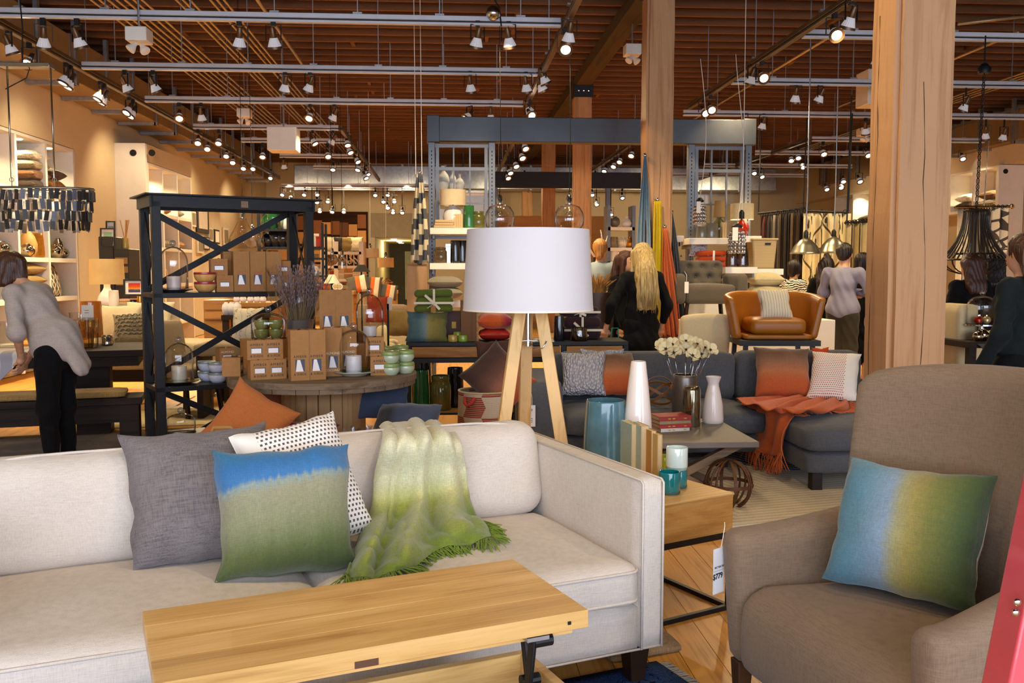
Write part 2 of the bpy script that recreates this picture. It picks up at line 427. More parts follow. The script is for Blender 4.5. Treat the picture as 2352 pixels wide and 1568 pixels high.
# floor boards where the floor can be seen
_pl = {}
for ix in range(-34, 34):
    x0 = ix*0.135; y = 2.3+random.random()*0.8
    while y < 9.4:
        L = random.choice((1.1, 1.5, 1.9)); 
        if L not in _pl:
            _pl[L] = MB().box(-0.0662, 0.0662, 0, L-0.003, -0.012, 0).mesh('floor_board'); _pl[L].materials.append(FLOORW)
        vis = (-0.6 < x0 < 2.6 and y < 6.5) or (x0 < -1.2 and y > 5.2)
        if vis:
            b = link('floor_board', _pl[L], floor, loc=(x0, y, 0))
        y += L
ceiling = struct(MB().box(-6.2, 12, -4, 31, 5.0, 5.1).obj('ceiling', DECK))
_jm = MB().box(-6.0, 11.58, -0.028, 0.028, 4.74, 5.0).mesh('joist'); _jm.materials.append(JOIST)
for i in range(47): link('joist', _jm, ceiling, loc=(0, 10.6+i*0.42, 0))
_bm = MB().box(-0.028, 0.028, 0.03, 0.39, 4.76, 4.98).mesh('blocking'); _bm.materials.append(JOIST)
for i in range(60):
    link('blocking', _bm, ceiling, loc=(-4+(i % 7)*2.3+random.choice((0, .35)), 10.6+random.randrange(46)*0.42, 0))
LX = -5.5; RX = 11.6; BY = 29.5
wl = struct(MB().box(-6.2, -5.95, -4, 40, 0, 5.0).obj('wall_left', CREAM))
struct(MB().box(-5.95, LX, 5.0, BY, 3.24, 4.6).obj('trim_1', CREAM))
struct(MB().box(-5.95, LX, 14.52, BY, 0, 3.24).obj('wall_left_flush', CREAM))
struct(MB().box(RX, RX+0.3, -4, 40, 0, 5.0).obj('wall_right', CREAM))
struct(MB().box(RX-0.45, RX, 10, BY, 3.56, 4.6).obj('trim_2', CREAM))
# back wall with passage
bw = MB(); dx0, dx1, dz = X(862, BY), X(966, BY), Zp(545, BY)
bw.box(-6.2, dx0, BY, BY+0.2, 0, 5.0); bw.box(dx1, 11.9, BY, BY+0.2, 0, 5.0); bw.box(dx0, dx1, BY, BY+0.2, dz, 5.0)
struct(bw.obj('wall_back', plain('taupe_wall', '#b3a284', 0.8, 0, 0.03, 1)))
pw = MB(); pw.box(dx0-0.1, dx0, BY+0.2, 37, 0, dz+0.1); pw.box(dx1, dx1+0.1, BY+0.2, 37, 0, dz+0.1); pw.box(dx0, dx1, BY+0.2, 37, dz, dz+0.1)
struct(pw.obj('wall_passage', plain('passage_paint', '#cfc7a0', 0.8)))
struct(MB().box(dx0, dx1, 37, 37.1, 0, dz).obj('wall_passage_end', plain('slate_paint', '#55534a', 0.7)))
tag(MB().box(X(930, 36.9), X(952, 36.9), 36.9, 36.98, 0.3, Zp(577, 36.9)).obj('doorway_panel', plain('pale_panel', '#c9d2b4', 0.6), bevel=0.01), 'pale green door panel at the end of the passage', 'panel')
for k, (x, y) in enumerate(((905, 547), (912, 551), (918, 554), (922, 557))):
    Y = 31+k*1.5; o = MB().lathe([(0.0, 0), (0.09, 0), (0.10, 0.02), (0, 0.02)], 16).obj('downlight', emit('passage_glow', '#fff0d0', 4), loc=(X(x, Y), Y, dz-0.022))
    tag(o, f'{ORD[k]} round ceiling light along the passage at the back', 'downlight', 'passage lights')
light('passage_lamp', 'POINT', (X(910, 33), 33, dz-0.25), 60, WARM, 0.2)
# shop front behind the camera: piers and head, glass open to the street
sf = MB(); sf.box(-6.2, 11.9, -4.1, -3.9, 3.7, 5.0)
for x in (-6.2, -1.0, 3.8, 8.4): sf.box(x, x+0.25, -4.1, -3.9, 0, 3.7)
struct(sf.obj('wall_front', CREAM))

# ---- timber columns and beam
def column(cx, cy, z1, w=0.30, mat=TIMBER, n=2):
    bm = bmesh.new(); bmesh.ops.create_cube(bm, size=1)
    for v in bm.verts: v.co = Vector((v.co.x*w, v.co.y*w, v.co.z*z1+z1/2))
    bmesh.ops.bevel(bm, geom=[e for e in bm.edges if abs((e.verts[0].co-e.verts[1].co).z) > 1], offset=0.028, segments=2, affect='EDGES')
    bmesh.ops.subdivide_edges(bm, edges=[e for e in bm.edges if abs((e.verts[0].co-e.verts[1].co).z) > 1], cuts=70)
    for v in bm.verts:
        k = mnoise.noise(Vector((v.co.x*4+cx, v.co.y*4, v.co.z*2.2+cy)))+0.5*mnoise.noise(Vector((v.co.x*9, v.co.y*9+cx, v.co.z*9)))
        v.co.x += k*0.008; v.co.y += k*0.006
    me = bpy.data.meshes.new('timber_column'); bm.to_mesh(me); bm.free(); me.materials.append(mat)
    o = link('timber_column', me, loc=(cx, cy, 0)); struct(o)
    for j in range(n):                      # drying checks
        m = MB(); z = 0.2; x = random.uniform(-0.05, 0.05); pts = []
        while z < z1-0.2: pts.append((x, -w/2-0.001, z)); z += 0.12; x += random.uniform(-0.009, 0.009)
        k0 = random.randrange(0, len(pts)//3); pts = pts[k0:k0+int(len(pts)*0.55)]; m.tube(pts, [0.0022*random.uniform(0.2, 1) for _ in pts], 4)
        mm = MB(); pts2 = [(-w/2-0.001, p[0]*1.0+0.03*j, p[2]) for p in pts]; mm.tube(pts2, [0.0022*random.uniform(0.2, 1) for _ in pts2], 4)
        (m if j == 0 else mm).obj('crack', plain('check_shadow', '#3a2512', 0.9), o)
    return o
BX = 2.33
COLS = [(2.33, 4.62), (2.30, 10.2), (2.33, 16.1), (2.40, 22.0), (2.42, 28.0)]
for cx, cy in COLS: column(cx, cy, 4.56)
beam = struct(MB().box(BX-0.13, BX+0.13, 0, BY, 4.56, 4.74).obj('beam', BEAMW, bevel=0.01))
for cx, cy in COLS[1:4]:
    m = MB().box(cx-0.165, cx+0.165, cy-0.165, cy+0.165, 4.36, 4.58); o = m.obj('column_cap', BLACK, beam, bevel=0.006)
    for k in (-1, 0, 1): MB().lathe([(0.016, 0), (0.016, 0.012), (0, 0.014)], 8, TR((cx+k*0.085, cy-0.166, 4.47)) @ Matrix.Rotation(PI/2, 4, 'X')).obj('bolt', CHROME, o)

# ---- duct along the wall, straps, pipes
DUCTM = plain('painted_duct', '#8a7350', 0.6, 0.1, 0.10, 3)
for nm, x0, x1 in (('air_duct', LX+0.02, -4.86), ('air_duct', 10.9, RX-0.02)):
    d = thing(nm, 'long brown air duct under the ceiling along the shelved wall' if x0 < 0 else 'long brown air duct beside the curtain displays', 'duct')
    MB().box(x0, x1, 6, 27, 3.93, 4.5).obj('duct_body', DUCTM, d, bevel=0.01)
    inner = x1 if x0 < 0 else x0
    for y in np.arange(9.5, 27, 1.15):
        m = MB(); m.box(x0-(0.0 if x0 < 0 else 0), x1+0.0, y-0.04, y+0.04, 3.88, 3.93); m.box(inner-0.025, inner+0.025, y-0.04, y+0.04, 3.88, 4.735)
        o = m.obj('strut', GALV, d)
    for y in np.arange(8.2, 27, 2.3): MB().box(x0-0.008 if x0 > 0 else x0, x1+(0.008 if x0 < 0 else 0), y-0.03, y+0.03, 3.928, 4.51).obj('duct_seam', GALV, d)
du = thing('cross_duct', 'galvanised air duct crossing the back of the shop', 'duct')
MB().box(-4.2, 9.5, 26.6, 27.3, 3.72, 4.36).obj('duct_body', GALV, du, bevel=0.02)
for x in np.arange(-3.6, 9.4, 1.2): MB().box(x-0.03, x+0.03, 26.57, 27.33, 3.69, 4.39).obj('duct_seam', GALV, du)
for x in (-3, 0.5, 4, 8): MB().tube([(x, 26.95, 4.3), (x, 26.95, 4.95)], 0.02, 6).obj('hanger_rod', GALV, du)
PIPE = plain('conduit', '#b09a72', 0.4, 0.6, 0.08)
pk = 0
for side, xs in (('wall', [-4.15, -4.05, -3.95, -3.85, -3.75, -3.65, -3.55]), ('mid', [-3.15, -3.07, -2.99, -2.75, -2.67, -2.59]), ('far', [9.3, 9.42, 9.54, 9.66])):
    for i, x in enumerate(xs):
        o = MB().tube([(x, 6, 4.62), (x, 26.4, 4.62)], 0.016, 6).obj('conduit_pipe', PIPE, smooth=True)
        tag(o, f'{ORD[i]} thin tan conduit in the run ' + {'wall': 'nearest the wall duct', 'mid': 'further from the wall duct', 'far': 'beside the curtain wall duct'}[side], 'pipe', 'ceiling conduits')
def beampipe(a, b, lab):
    tag(MB().tube([a, b], 0.022, 8).obj('sprinkler_pipe', PIPE, smooth=True), lab, 'pipe')
beampipe((-2.15, 9.0, 4.55), (-2.15, 15.2, 4.55), 'single thick tan sprinkler pipe above the front tracks')
beampipe((5.2, 12.2, 4.6), (5.2, 20, 4.6), 'single sprinkler pipe near the dark steel frame')
beampipe((7.6, 12.2, 4.6), (7.6, 18, 4.6), 'short sprinkler pipe above the bead chandelier')
beampipe(P(2200, 55, 12), P(2420, 30, 12), 'slanting thin pipe beside the nearest timber column')

# ---- track lighting
TRK = plain('track_grey', '#d4d4da', 0.35, 0.15, 0.06); TRKB = plain('track_bronze', '#6b5a40', 0.4, 0.6, 0.08)
TZ = 3.9
def track(a, b, label, mat=TRK, rods=4, w=0.06, h=0.085):
    a = Vector(a); b = Vector(b); t = thing('lighting_track', label, 'track', group='lighting tracks')
    MB().bar(a+Vector((0, 0, 0.02)), b+Vector((0, 0, 0.02)), w*0.75, h*0.55).obj('channel', mat, t, bevel=0.004, seg=1)
    MB().bar(a-Vector((0, 0, h*0.42)), b-Vector((0, 0, h*0.42)), w, h*0.30).obj('rail', mat, t, bevel=0.004, seg=1)
    MB().bar(a-Vector((0, 0, h*0.2)), b-Vector((0, 0, h*0.2)), w*0.5, h*0.2).obj('groove', METAL, t)
    for i in range(rods):
        p = a.lerp(b, (i+0.5)/rods); MB().tube([p, (p.x, p.y, 4.995)], 0.007, 5).obj('hanger_rod', GALV, t)
        MB().cbox(p+Vector((0, 0, 0.05)), 0.09, 0.05, 0.02).obj('clip', GALV, t)
TRA = []
for k, (py, x0, x1) in enumerate(((40, -4.5, 1.2), (157, -4.4, 1.2), (231, -4.35, 1.2), (292, -4.35, -1.79), (322, -3.9, -1.8), (357, -3.6, -1.8), (383, -3.2, -1.8))):
    Y = G(650, py, TZ).y; TRA.append(Y)
    track((x0+.05, Y, TZ), (x1-.05, Y, TZ), f'{ORD[k]} grey cross track from the front, on the shelved-wall side', rods=7 if k < 3 else 4)
track((-4.4, 6.0, TZ), (-4.4, 25.5, TZ), 'long bronze track running back beside the wall duct', TRKB, 8)
track((1.2, 6.0, TZ), (1.2, TRA[2], TZ), 'bronze track running back past the glass globe pendants', TRKB, 4)
track((-1.8, TRA[3], TZ), (-1.8, 26, TZ), 'bronze track running back in the middle of the shop', TRKB, 4)
for k, (py, x0, x1) in enumerate(((80, 3.66, 10.2), (190, 3.66, 10.2), (264, 3.66, 10.2), (320, 6.8, 10.2), (352, 6.4, 9.6), (382, 6.0, 9.6), (404, 5.6, 9.4))):
    Y = G(2000, py, TZ).y; TRA.append(Y)
    track((x0+.05, Y, TZ), (x1, Y, TZ), f'{ORD[k]} grey cross track from the front, on the curtain-wall side', rods=6 if k < 3 else 4)
track((3.66, 6.0, TZ), (3.66, 14.1, TZ), 'bronze track running back beside the nearest timber column', TRKB, 4)
track((6.8, TRA[10], TZ), (6.8, 25, TZ), 'bronze track running back over the curtain displays', TRKB, 4)
track((1.3, 17.5, TZ), (1.3, 24, TZ), 'bronze track behind the steel frame near its middle', TRKB, 4)
track((3.6, 17.0, TZ), (3.6, 24, TZ), 'bronze track behind the steel frame near its curtain-side post', TRKB, 4)
for k, (Y, x0, x1) in enumerate(((24.6, -4.2, -0.3), (25.4, -4.0, -0.3), (24.5, 1.1, 5.2))):
    track((x0, Y, 3.62), (x1, Y, 3.62), ('far pale track under the cross duct', 'farthest pale track under the cross duct', 'far pale track seen through the steel frame')[k], TRK, 3)

BRONZE = plain('bronze', '#6d523a', 0.4, 0.7, 0.1); RIBW = NT('ribbed_reflector'); RIBW.bsdf('#e6e6ec', 0.35, 0.0, emit='#fff4ea', es=0.12); RIBW = RIBW.m  # faint emission added to lift the otherwise grey reflectors
HOT = emit('lamp_face', '#fff4e0', 26.0); WARMF = emit('lamp_face_dim', '#ffe8c0', 5.0)
def _mk(name, mb, mats, smooth=35):
    o = mb.obj(name, mats, smooth=smooth); me = o.data; bpy.data.objects.remove(o); return me
SP = {
 'mount': _mk('mount', MB().box(-0.022, 0.022, -0.022, 0.022, -0.06, -0.005), BLACK),
 'yoke': _mk('yoke', MB().bar((-0.077, 0, -0.05), (0.077, 0, -0.05), 0.016, 0.006).bar((-0.077, 0, -0.05), (-0.077, 0, -0.20), 0.006, 0.016).bar((0.077, 0, -0.05), (0.077, 0, -0.20), 0.006, 0.016), METAL),
 'barrel': _mk('barrel', MB().lathe([(0.0, 0.10), (0.022, 0.10), (0.026, 0.09), (0.031, 0.0), (0.028, -0.01)], 14), BRONZE),
 'reflector': _mk('reflector', MB().lathe([(0.034, 0.0), (0.040, -0.012), (0.066, -0.085)], 36, rib=0.03, ribs=18), RIBW, False),
 'rim': _mk('rim', MB().lathe([(0.047, -0.085), (0.070, -0.080), (0.074, -0.103), (0.049, -0.098)], 20, close=True), BRONZE),
 'lens': _mk('lens', MB().lathe([(0.0, -0.090), (0.03, -0.0905), (0.047, -0.092)], 16), HOT)}
LENSDIM = SP['lens'].copy(); LENSDIM.materials.clear(); LENSDIM.materials.append(WARMF)
NSP = {}
def spot(px, py, Y, d=(0, 0.3, -1), track_name='front cross track', lit=True, power=70, parts=True, size=1.0, cone=1.5, xt=None):
    if xt is not None:
        d_ = ray(px, py); Y2 = d_.y*xt/d_.x
        if 7 < Y2 < 26 and abs(Y2-Y) < 4: Y = Y2
    q = P(px, py, Y); k = NSP.get(track_name, 0); NSP[track_name] = k+1
    nth = ORD[k] if k < 12 else f'{k+1}th'
    t = thing('track_spotlight', f'{nth} spotlight counted along the {track_name}', 'spotlight', (q.x, q.y, q.z+0.15*size), 0, 'track spotlights')
    t.scale = (size,)*3
    dv = Vector(d).normalized(); rz = math.atan2(dv.y, dv.x)+PI/2
    mt = link('mount', SP['mount'], t); gap = (TZ if Y < 23.9 else 3.62)-0.045-(q.z+0.15*size)
    if 0 < gap < 0.9: mt.scale = (1 if gap < .04 else .45, 1 if gap < .04 else .45, 1+gap/0.055/size); mt.location = (0, 0, 0.005*gap/0.055/size+gap/size)
    link('yoke', SP['yoke'], t, rot=(0, 0, rz))
    e = dv.to_track_quat('-Z', 'Y').to_euler(); c = Vector((0, 0, -0.17))+dv*-0.0
    for nm in ('barrel', 'reflector', 'rim'): link(nm, SP[nm], t, loc=c, rot=e)
    link('lens', SP['lens'] if lit else LENSDIM, t, loc=c, rot=e)
    if power:
        power *= 1.0 if Y < 9.7 else 1.8
        lp = Vector((q.x, q.y, q.z))+dv*0.12*size
        light('spot_lamp', 'SPOT', lp, power, WARM, 0.05, aim=lp+dv, spot=cone, blend=0.6)
UN = (0.05, 0.35, -1)
A, B, Cc, D, E, Fq, Gq = TRA[:7]
for px in (100, 178, 550, 628, 1097, 1168): spot(px, 82, A, (random.uniform(-.25, .25), 0.35, -1), 'first cross track on the shelved-wall side', power=110)
for px in (287, 352, 655, 712, 1080, 1208): spot(px, 190, B, (random.uniform(-.45, .45), 0.35, -1), 'second cross track on the shelved-wall side', power=90)
for px, d in ((412, (.2, -.9, -1)), (462, UN), (713, (-.2, -.9, -1)), (768, (-.5, .3, -1)), (1078, (-.9, -.5, -1)), (1127, UN)): spot(px, 260, Cc, d, 'third cross track on the shelved-wall side', power=90)
for px, d in ((455, (.1, -.8, -1)), (503, (0, -.7, -1)), (718, (.6, -.3, -1)), (765, (-.6, .2, -1))): spot(px, 318, D, d, 'fourth cross track on the shelved-wall side', power=90)
for px, py, Y, d in ((604, 350, E, (0, -.7, -1)), (752, 350, E, (.3, -.8, -1)), (652, 376, Fq, UN), (765, 380, Fq, (0, -.6, -1))): spot(px, py, Y, d, 'fifth and sixth cross tracks', power=90)
for px, py, d in ((20, 98, (.3, .3, -1)), (68, 132, (0, -1, -.9)), (152, 172, (-.4, -.3, -1)), (163, 182, (-.4, -.3, -1)), (231, 211, (-.5, -.3, -1)), (240, 220, (-.5, -.2, -1)), (297, 245, (-.4, -.6, -1)), (306, 253, (-.4, -.5, -1)),
                  (477, 333, (.1, -.9, -1)), (520, 350, (.1, -.9, -1)), (535, 365, (.1, -.9, -1)), (560, 379, (0, -.9, -1)), (582, 380, (0, -.9, -1)), (622, 402, (0, -.9, -1))):
    Y = max(7.5, min(25, -4.4*FPX/(px-1025))); spot(px, py, Y, d, 'long track beside the wall duct', power=110, xt=-4.4)
for px, py, Y, d in ((1308, 70, 8.9, (-.1, .4, -1)), (1298, 100, 9.3, (-.05, -1, -.8)), (1247, 172, 11.5, (.5, .2, -1)), (1241, 190, 11.8, (.5, .2, -1)), (1212, 243, 13.2, (.6, .2, -1)), (1217, 256, 13.4, (.3, -1, -.7))):
    spot(px, py, Y, d, 'track past the glass globe pendants', power=110, xt=1.2)
for px, py, Y in ((797, 322, 17), (801, 340, 18), (818, 362, 19.5), (824, 380, 21), (842, 392, 22), (838, 400, 23)): spot(px, py, Y, (random.uniform(-.6, .6), -.5, -1), 'track in the middle of the shop', power=110, xt=-1.8)
for i, (px, py) in enumerate(((650, 440), (668, 449), (700, 440), (728, 440), (728, 457), (754, 456), (717, 470), (734, 478), (764, 479), (790, 479), (862, 441), (891, 441), (880, 456), (905, 456), (890, 470), (902, 481), (924, 481))):
    spot(px, py, (24.6, 25.4)[i % 2], (random.uniform(-.2, .2), -.8, -1), 'far tracks under the cross duct', power=60)
for px, py, Y, d in ((1955, 35, 8.9, (-.2, .4, -1)), (1916, 66, 9.3, (-.05, -1, -.8)), (1727, 172, 11.4, (-.2, .3, -1)), (1750, 168, 11.5, (0, -1, -.7)), (1616, 250, 13.4, (.2, -1, -.8)), (1632, 243, 13.5, (0, -1, -.7))):
    spot(px, py, Y, d, 'track beside the nearest timber column', power=110, xt=3.66)
for px, py, k in ((2018, 125, 7), (1828, 215, 8), (1885, 216, 8), (2218, 236, 8), (1707, 276, 9), (1753, 280, 9), (1988, 292, 9), (2264, 303, 9), (2306, 306, 9)):
    spot(px, py, TRA[k], (random.uniform(-.3, .3), .35, -1), 'grey cross tracks on the curtain-wall side', power=90)
for px, py, Y in ((1890, 344, 17.3), (1992, 347, 17.3), (2210, 356, 18.5), (1817, 360, 18.6), (1833, 354, 18.4), (1843, 375, 19.5), (1732, 390, 21), (1748, 398, 21.5), (1897, 427, 21), (1937, 409, 21), (1931, 423, 21.3), (1973, 408, 20), (2024, 402, 19)):
    spot(px, py, min(TRA[10:14], key=lambda q: abs(q-Y)), (random.uniform(-.2, .2), -.8, -1), 'tracks over the curtain displays', power=70)
for px, py, Y in ((1204, 330, 17.7), (1197, 352, 18.4), (1183, 372, 19.5), (1170, 388, 21), (1165, 400, 22), (1205, 405, 23)): spot(px, py, Y, (.3, -.7, -1), 'track behind the middle of the steel frame', power=60, xt=1.3)
for px, py, Y in ((1452, 348, 18.5), (1425, 363, 19.4), (1411, 374, 20.2), (1390, 385, 21), (1366, 398, 22.5)): spot(px, py, Y, (-.4, -.7, -1), 'track behind the curtain-side post of the steel frame', power=60, xt=3.6)
for px, py, Y in ((1370, 462, 24.5), (1403, 485, 24.5), (1429, 447, 24.5), (1360, 440, 24.5)): spot(px, py, Y, (0, -.7, -1), 'far track seen through the steel frame', power=40)
# lamps of the tracks above the camera, out of the picture
for x, y, ax, ay, pw in ((-2.6, 2.0, -1.2, 3.4, 100), (-0.8, 1.8, 0.0, 3.4, 110), (0.9, 2.2, 0.6, 3.2, 130), (2.6, 2.2, 1.3, 3.2, 120), (-1.6, 4.6, -1.0, 5.8, 110), (0.8, 4.4, 1.6, 5.2, 130), (2.9, 4.9, 2.2, 6.2, 120), (-3.2, 5.4, -2.6, 7.4, 110), (0.0, 6.6, 0.4, 8.0, 110), (3.7, 7.0, 3.2, 8.6, 110)):
    light('spot_lamp', 'SPOT', (x, y, 3.75), pw*0.62, WARM, 0.06, aim=(ax, ay, 0.5), spot=1.35, blend=0.7)
light('spot_lamp', 'SPOT', (0.6, 4.9, 3.75), 170, WARM, 0.05, aim=(2.2, 4.6, 2.6), spot=0.75, blend=0.5); light('spot_lamp', 'SPOT', (1.2, 12.4, 3.7), 160, WARM, 0.05, aim=(2.33, 16.0, 2.3), spot=0.5, blend=0.6)  # added spots without fixtures, brightening the near and far column faces
light('spot_lamp', 'SPOT', (0.9, 9.6, 3.7), 80, WARM, 0.05, aim=(2.2, 10.2, 2.4), spot=0.6, blend=0.6)  # another added spot, for the side of the middle column
for a_, b_ in (((3.7, 8.6, 3.7), (3.6, 10.2, 1.0)), ((5.6, 9.6, 3.75), (5.0, 12, 1.2)), ((4.6, 12.2, 3.75), (4.4, 14.4, 1.6)), ((1.2, 8.4, 3.7), (2.0, 9.7, 1.2)), ((6.6, 13.0, 3.75), (6.2, 16, 1.5)), ((0.6, 9.2, 3.7), (0.4, 11.2, 1.6))): light('spot_lamp', 'SPOT', a_, 210, WARM, 0.05, aim=b_, spot=1.1, blend=0.7)  # fill spots added to lift the dim middle and curtain side
# niche downlights, then unseen fill lamps added for the walls
for y in (11.1, 12.1, 13.05, 14.0): light('niche_lamp', 'SPOT', (-5.72, y, 3.18), 90, WARM, 0.05, rot=(0, 0, 0), spot=2.2, blend=0.8)
for y in (16.8, 17.6, 18.5): light('niche_lamp', 'SPOT', (-5.22, y, 3.2), 90, WARM, 0.05, rot=(0, 0, 0), spot=2.2, blend=0.8)
for y in (18.6, 19.6, 21, 23, 25): light('niche_lamp', 'SPOT', (11.35, y, 3.5), 90, WARM, 0.05, rot=(0, 0, 0), spot=2.2, blend=0.8)

for x in (-4, -2.5, -1, 1.5, 4, 6, 8): light('wall_fill_spot', 'SPOT', (x, 24.5, 3.55), 260, WARM, .06, aim=(x, 29.5, 1.8), spot=1.6, blend=.8)  # unseen lamps added to brighten the back wall
for y in (12.5, 15.5, 20.5, 24): light('wall_fill_spot', 'SPOT', (-4.4, y, 3.75), 70, WARM, .06, aim=(-5.6, y+.4, 2.4), spot=1.7, blend=.8); light('wall_fill_spot', 'SPOT', (9.0, y, 3.75), 70, WARM, .06, aim=(11.6, y+.4, 2.2), spot=1.7, blend=.8)  # the same added fill along both side walls
# ---- steel display frame
STEEL = plain('blued_steel', '#4c4f52', 0.42, 0.5, 0.25, 1.6); STEELL = plain('slotted_post_steel', '#6c6e72', 0.4, 0.5, 0.1)
FY = 11.5
fr = thing('steel_display_frame', 'blue-grey steel display frame with glazed bays and a deep top beam', 'display frame')
xa, xb = X(985, FY), X(1722, FY); z0, z1 = Zp(327, FY), Zp(270, FY)
MB().box(xa, xb, FY-0.1, FY+0.1, z0, z1).obj('top_beam', STEEL, fr, bevel=0.008)
MB().box(xa-0.012, xa+0.14, FY-0.12, FY+0.12, z0-0.01, z1+0.01).obj('beam_end_plate', STEEL, fr, bevel=0.006)
MB().box(xb-0.14, xb+0.012, FY-0.12, FY+0.12, z0-0.01, z1+0.01).obj('beam_end_plate', STEEL, fr, bevel=0.006)
PANE = glass('window_pane', (0.93, 0.95, 0.95), 0.015)
def bay(p0, p1, py_top, py_bot, side):
    x0, x1 = X(p0, FY), X(p1, FY)
    for px in (x0, x1):
        po = MB().box(px-0.04, px+0.04, FY-0.05, FY+0.05, 0, z0).obj('post', STEELL, fr, bevel=0.004)
        sl = MB()
        for z in np.arange(0.3, z0-0.1, 0.045): sl.box(px-0.006, px+0.006, FY-0.0515, FY-0.049, z, z+0.022)
        s = sl.obj('slot', BLACK, po); s['kind'] = 'stuff'
    zt, zb = z0-0.02, Zp(py_bot, FY)
    zm = Zp(388, FY)
    fw = MB()
    for z in (zt-0.02, zm, zb): fw.box(x0+0.04, x1-0.04, FY-0.025, FY+0.025, z-0.02, z+0.02)
    for x in (x0+0.07, x1-0.07): fw.box(x-0.02, x+0.02, FY-0.024, FY+0.024, zb, zt)
    fw.obj('sash', STEELL, fr)
    xs = [x0+0.07+(x1-x0-0.14)*i/3 for i in range(4)]
    mu = MB()
    for x in xs[1:3]: mu.box(x-0.009, x+0.009, FY-0.015, FY+0.015, zb, zt)
    mz = [zb, (zb+zm)/2, zm]; mu.box(x0+0.07, x1-0.07, FY-0.014, FY+0.014, mz[1]-0.009, mz[1]+0.009)
    mu.obj('muntin', STEELL, fr)
    for i in range(3):
        for za, zc in ((zb, mz[1]), (mz[1], zm), (zm, zt)): MB().box(xs[i], xs[i+1], FY-0.002, FY+0.002, za, zc).obj('pane', PANE, fr)
bay(993, 1130, 330, 545, 'a'); bay(1583, 1712, 340, 545, 'b')
fr2 = thing('steel_display_frame', 'dark steel frame standing behind the glazed display frame', 'display frame')
F2 = 20.5
MB().box(X(1130, F2), X(1486, F2), F2-0.1, F2+0.1, Zp(430, F2), Zp(394, F2)).obj('top_beam', METAL, fr2, bevel=0.008)
for px in (1138, 1395, 1478): MB().box(X(px, F2)-0.05, X(px, F2)+0.05, F2-0.06, F2+0.06, 0, Zp(430, F2)).obj('post', STEELL, fr2, bevel=0.004)
# white shelves on the frame
def shelf(px0, px1, py, Y, depth, label, th=0.075):
    z = Zp(py, Y); o = thing('display_shelf', label, 'shelf', group='white frame shelves')
    MB().box(X(px0, Y), X(px1, Y), Y, Y+depth, z-th, z).obj('board', WHITE, o, bevel=0.004)
    for px in (px0+8, px1-8): MB().box(X(px, Y)-0.012, X(px, Y)+0.012, Y+0.03, Y+depth+0.1, z-th-0.05, z-th).obj('bracket', STEELL, o)
    return z
# ================================================================ SOFT SHAPES
def rbox(w, d, h, r, n=(10, 10, 6), crown=0.0, side=0.0):
    """rounded upholstered block, centred in x,y, from z=0 to h; returns (verts, faces)"""
    nx, ny, nz = n; vid = {}; vs = []; fs = []
    def vert(i, j, k):
        key = (i, j, k)
        if key not in vid:
            x = (i/nx-0.5)*w; y = (j/ny-0.5)*d; z = (k/nz-0.5)*h
            rr = min(r, w/2, d/2, h/2); q = Vector((max(-w/2+rr, min(w/2-rr, x)), max(-d/2+rr, min(d/2-rr, y)), max(-h/2+rr, min(h/2-rr, z))))
            e = Vector((x, y, z))-q
            p = q+e.normalized()*rr if e.length > 1e-7 else Vector((x, y, z))
            u, v = 2*p.x/w, 2*p.y/d; kz = (p.z/h+0.5)
            p.z += crown*(1-u*u)*(1-v*v)*kz
            b = side*(1-(2*p.z/h if h else 0)**2)
            p.x += b*u*(1-v*v); p.y += b*v*(1-u*u)
            vid[key] = len(vs); vs.append(p+Vector((0, 0, h/2)))
        return vid[key]
    # cosine spacing near edges handled by caller resolution
    for k, rng in ((0, None), (nz, None)):
        for i in range(nx):
            for j in range(ny): f = (vert(i, j, k), vert(i+1, j, k), vert(i+1, j+1, k), vert(i, j+1, k)); fs.append(f if k else f[::-1])
    for i in range(nx):
        for k in range(nz):
            f = (vert(i, 0, k), vert(i+1, 0, k), vert(i+1, 0, k+1), vert(i, 0, k+1)); fs.append(f)
            f = (vert(i, ny, k), vert(i+1, ny, k), vert(i+1, ny, k+1), vert(i, ny, k+1)); fs.append(f[::-1])
    for j in range(ny):
        for k in range(nz):
            f = (vert(0, j, k), vert(0, j+1, k), vert(0, j+1, k+1), vert(0, j, k+1)); fs.append(f[::-1])
            f = (vert(nx, j, k), vert(nx, j+1, k), vert(nx, j+1, k+1), vert(nx, j, k+1)); fs.append(f)
    return vs, fs
def soft(name, w, d, h, r, mat, parent, at=(0, 0, 0), crown=0.0, side=0.0, n=(14, 12, 8), warp=None, rot=None, bump=0.0):
    vs, fs = rbox(w, d, h, r, n, crown, side); M = TR(at) @ (rot.to_4x4() if rot is not None else Matrix())
    out = []
    for p in vs:
        if bump: p = p+Vector((mnoise.noise(p*5+Vector(at)), mnoise.noise(p*5+Vector((9, 1, 4))), mnoise.noise(p*5+Vector((3, 7, 1)))))*bump
        if warp: p = warp(p)
        out.append(M @ p)
    return MB().add(out, fs).obj(name, mat, parent, smooth=True, fix=False)
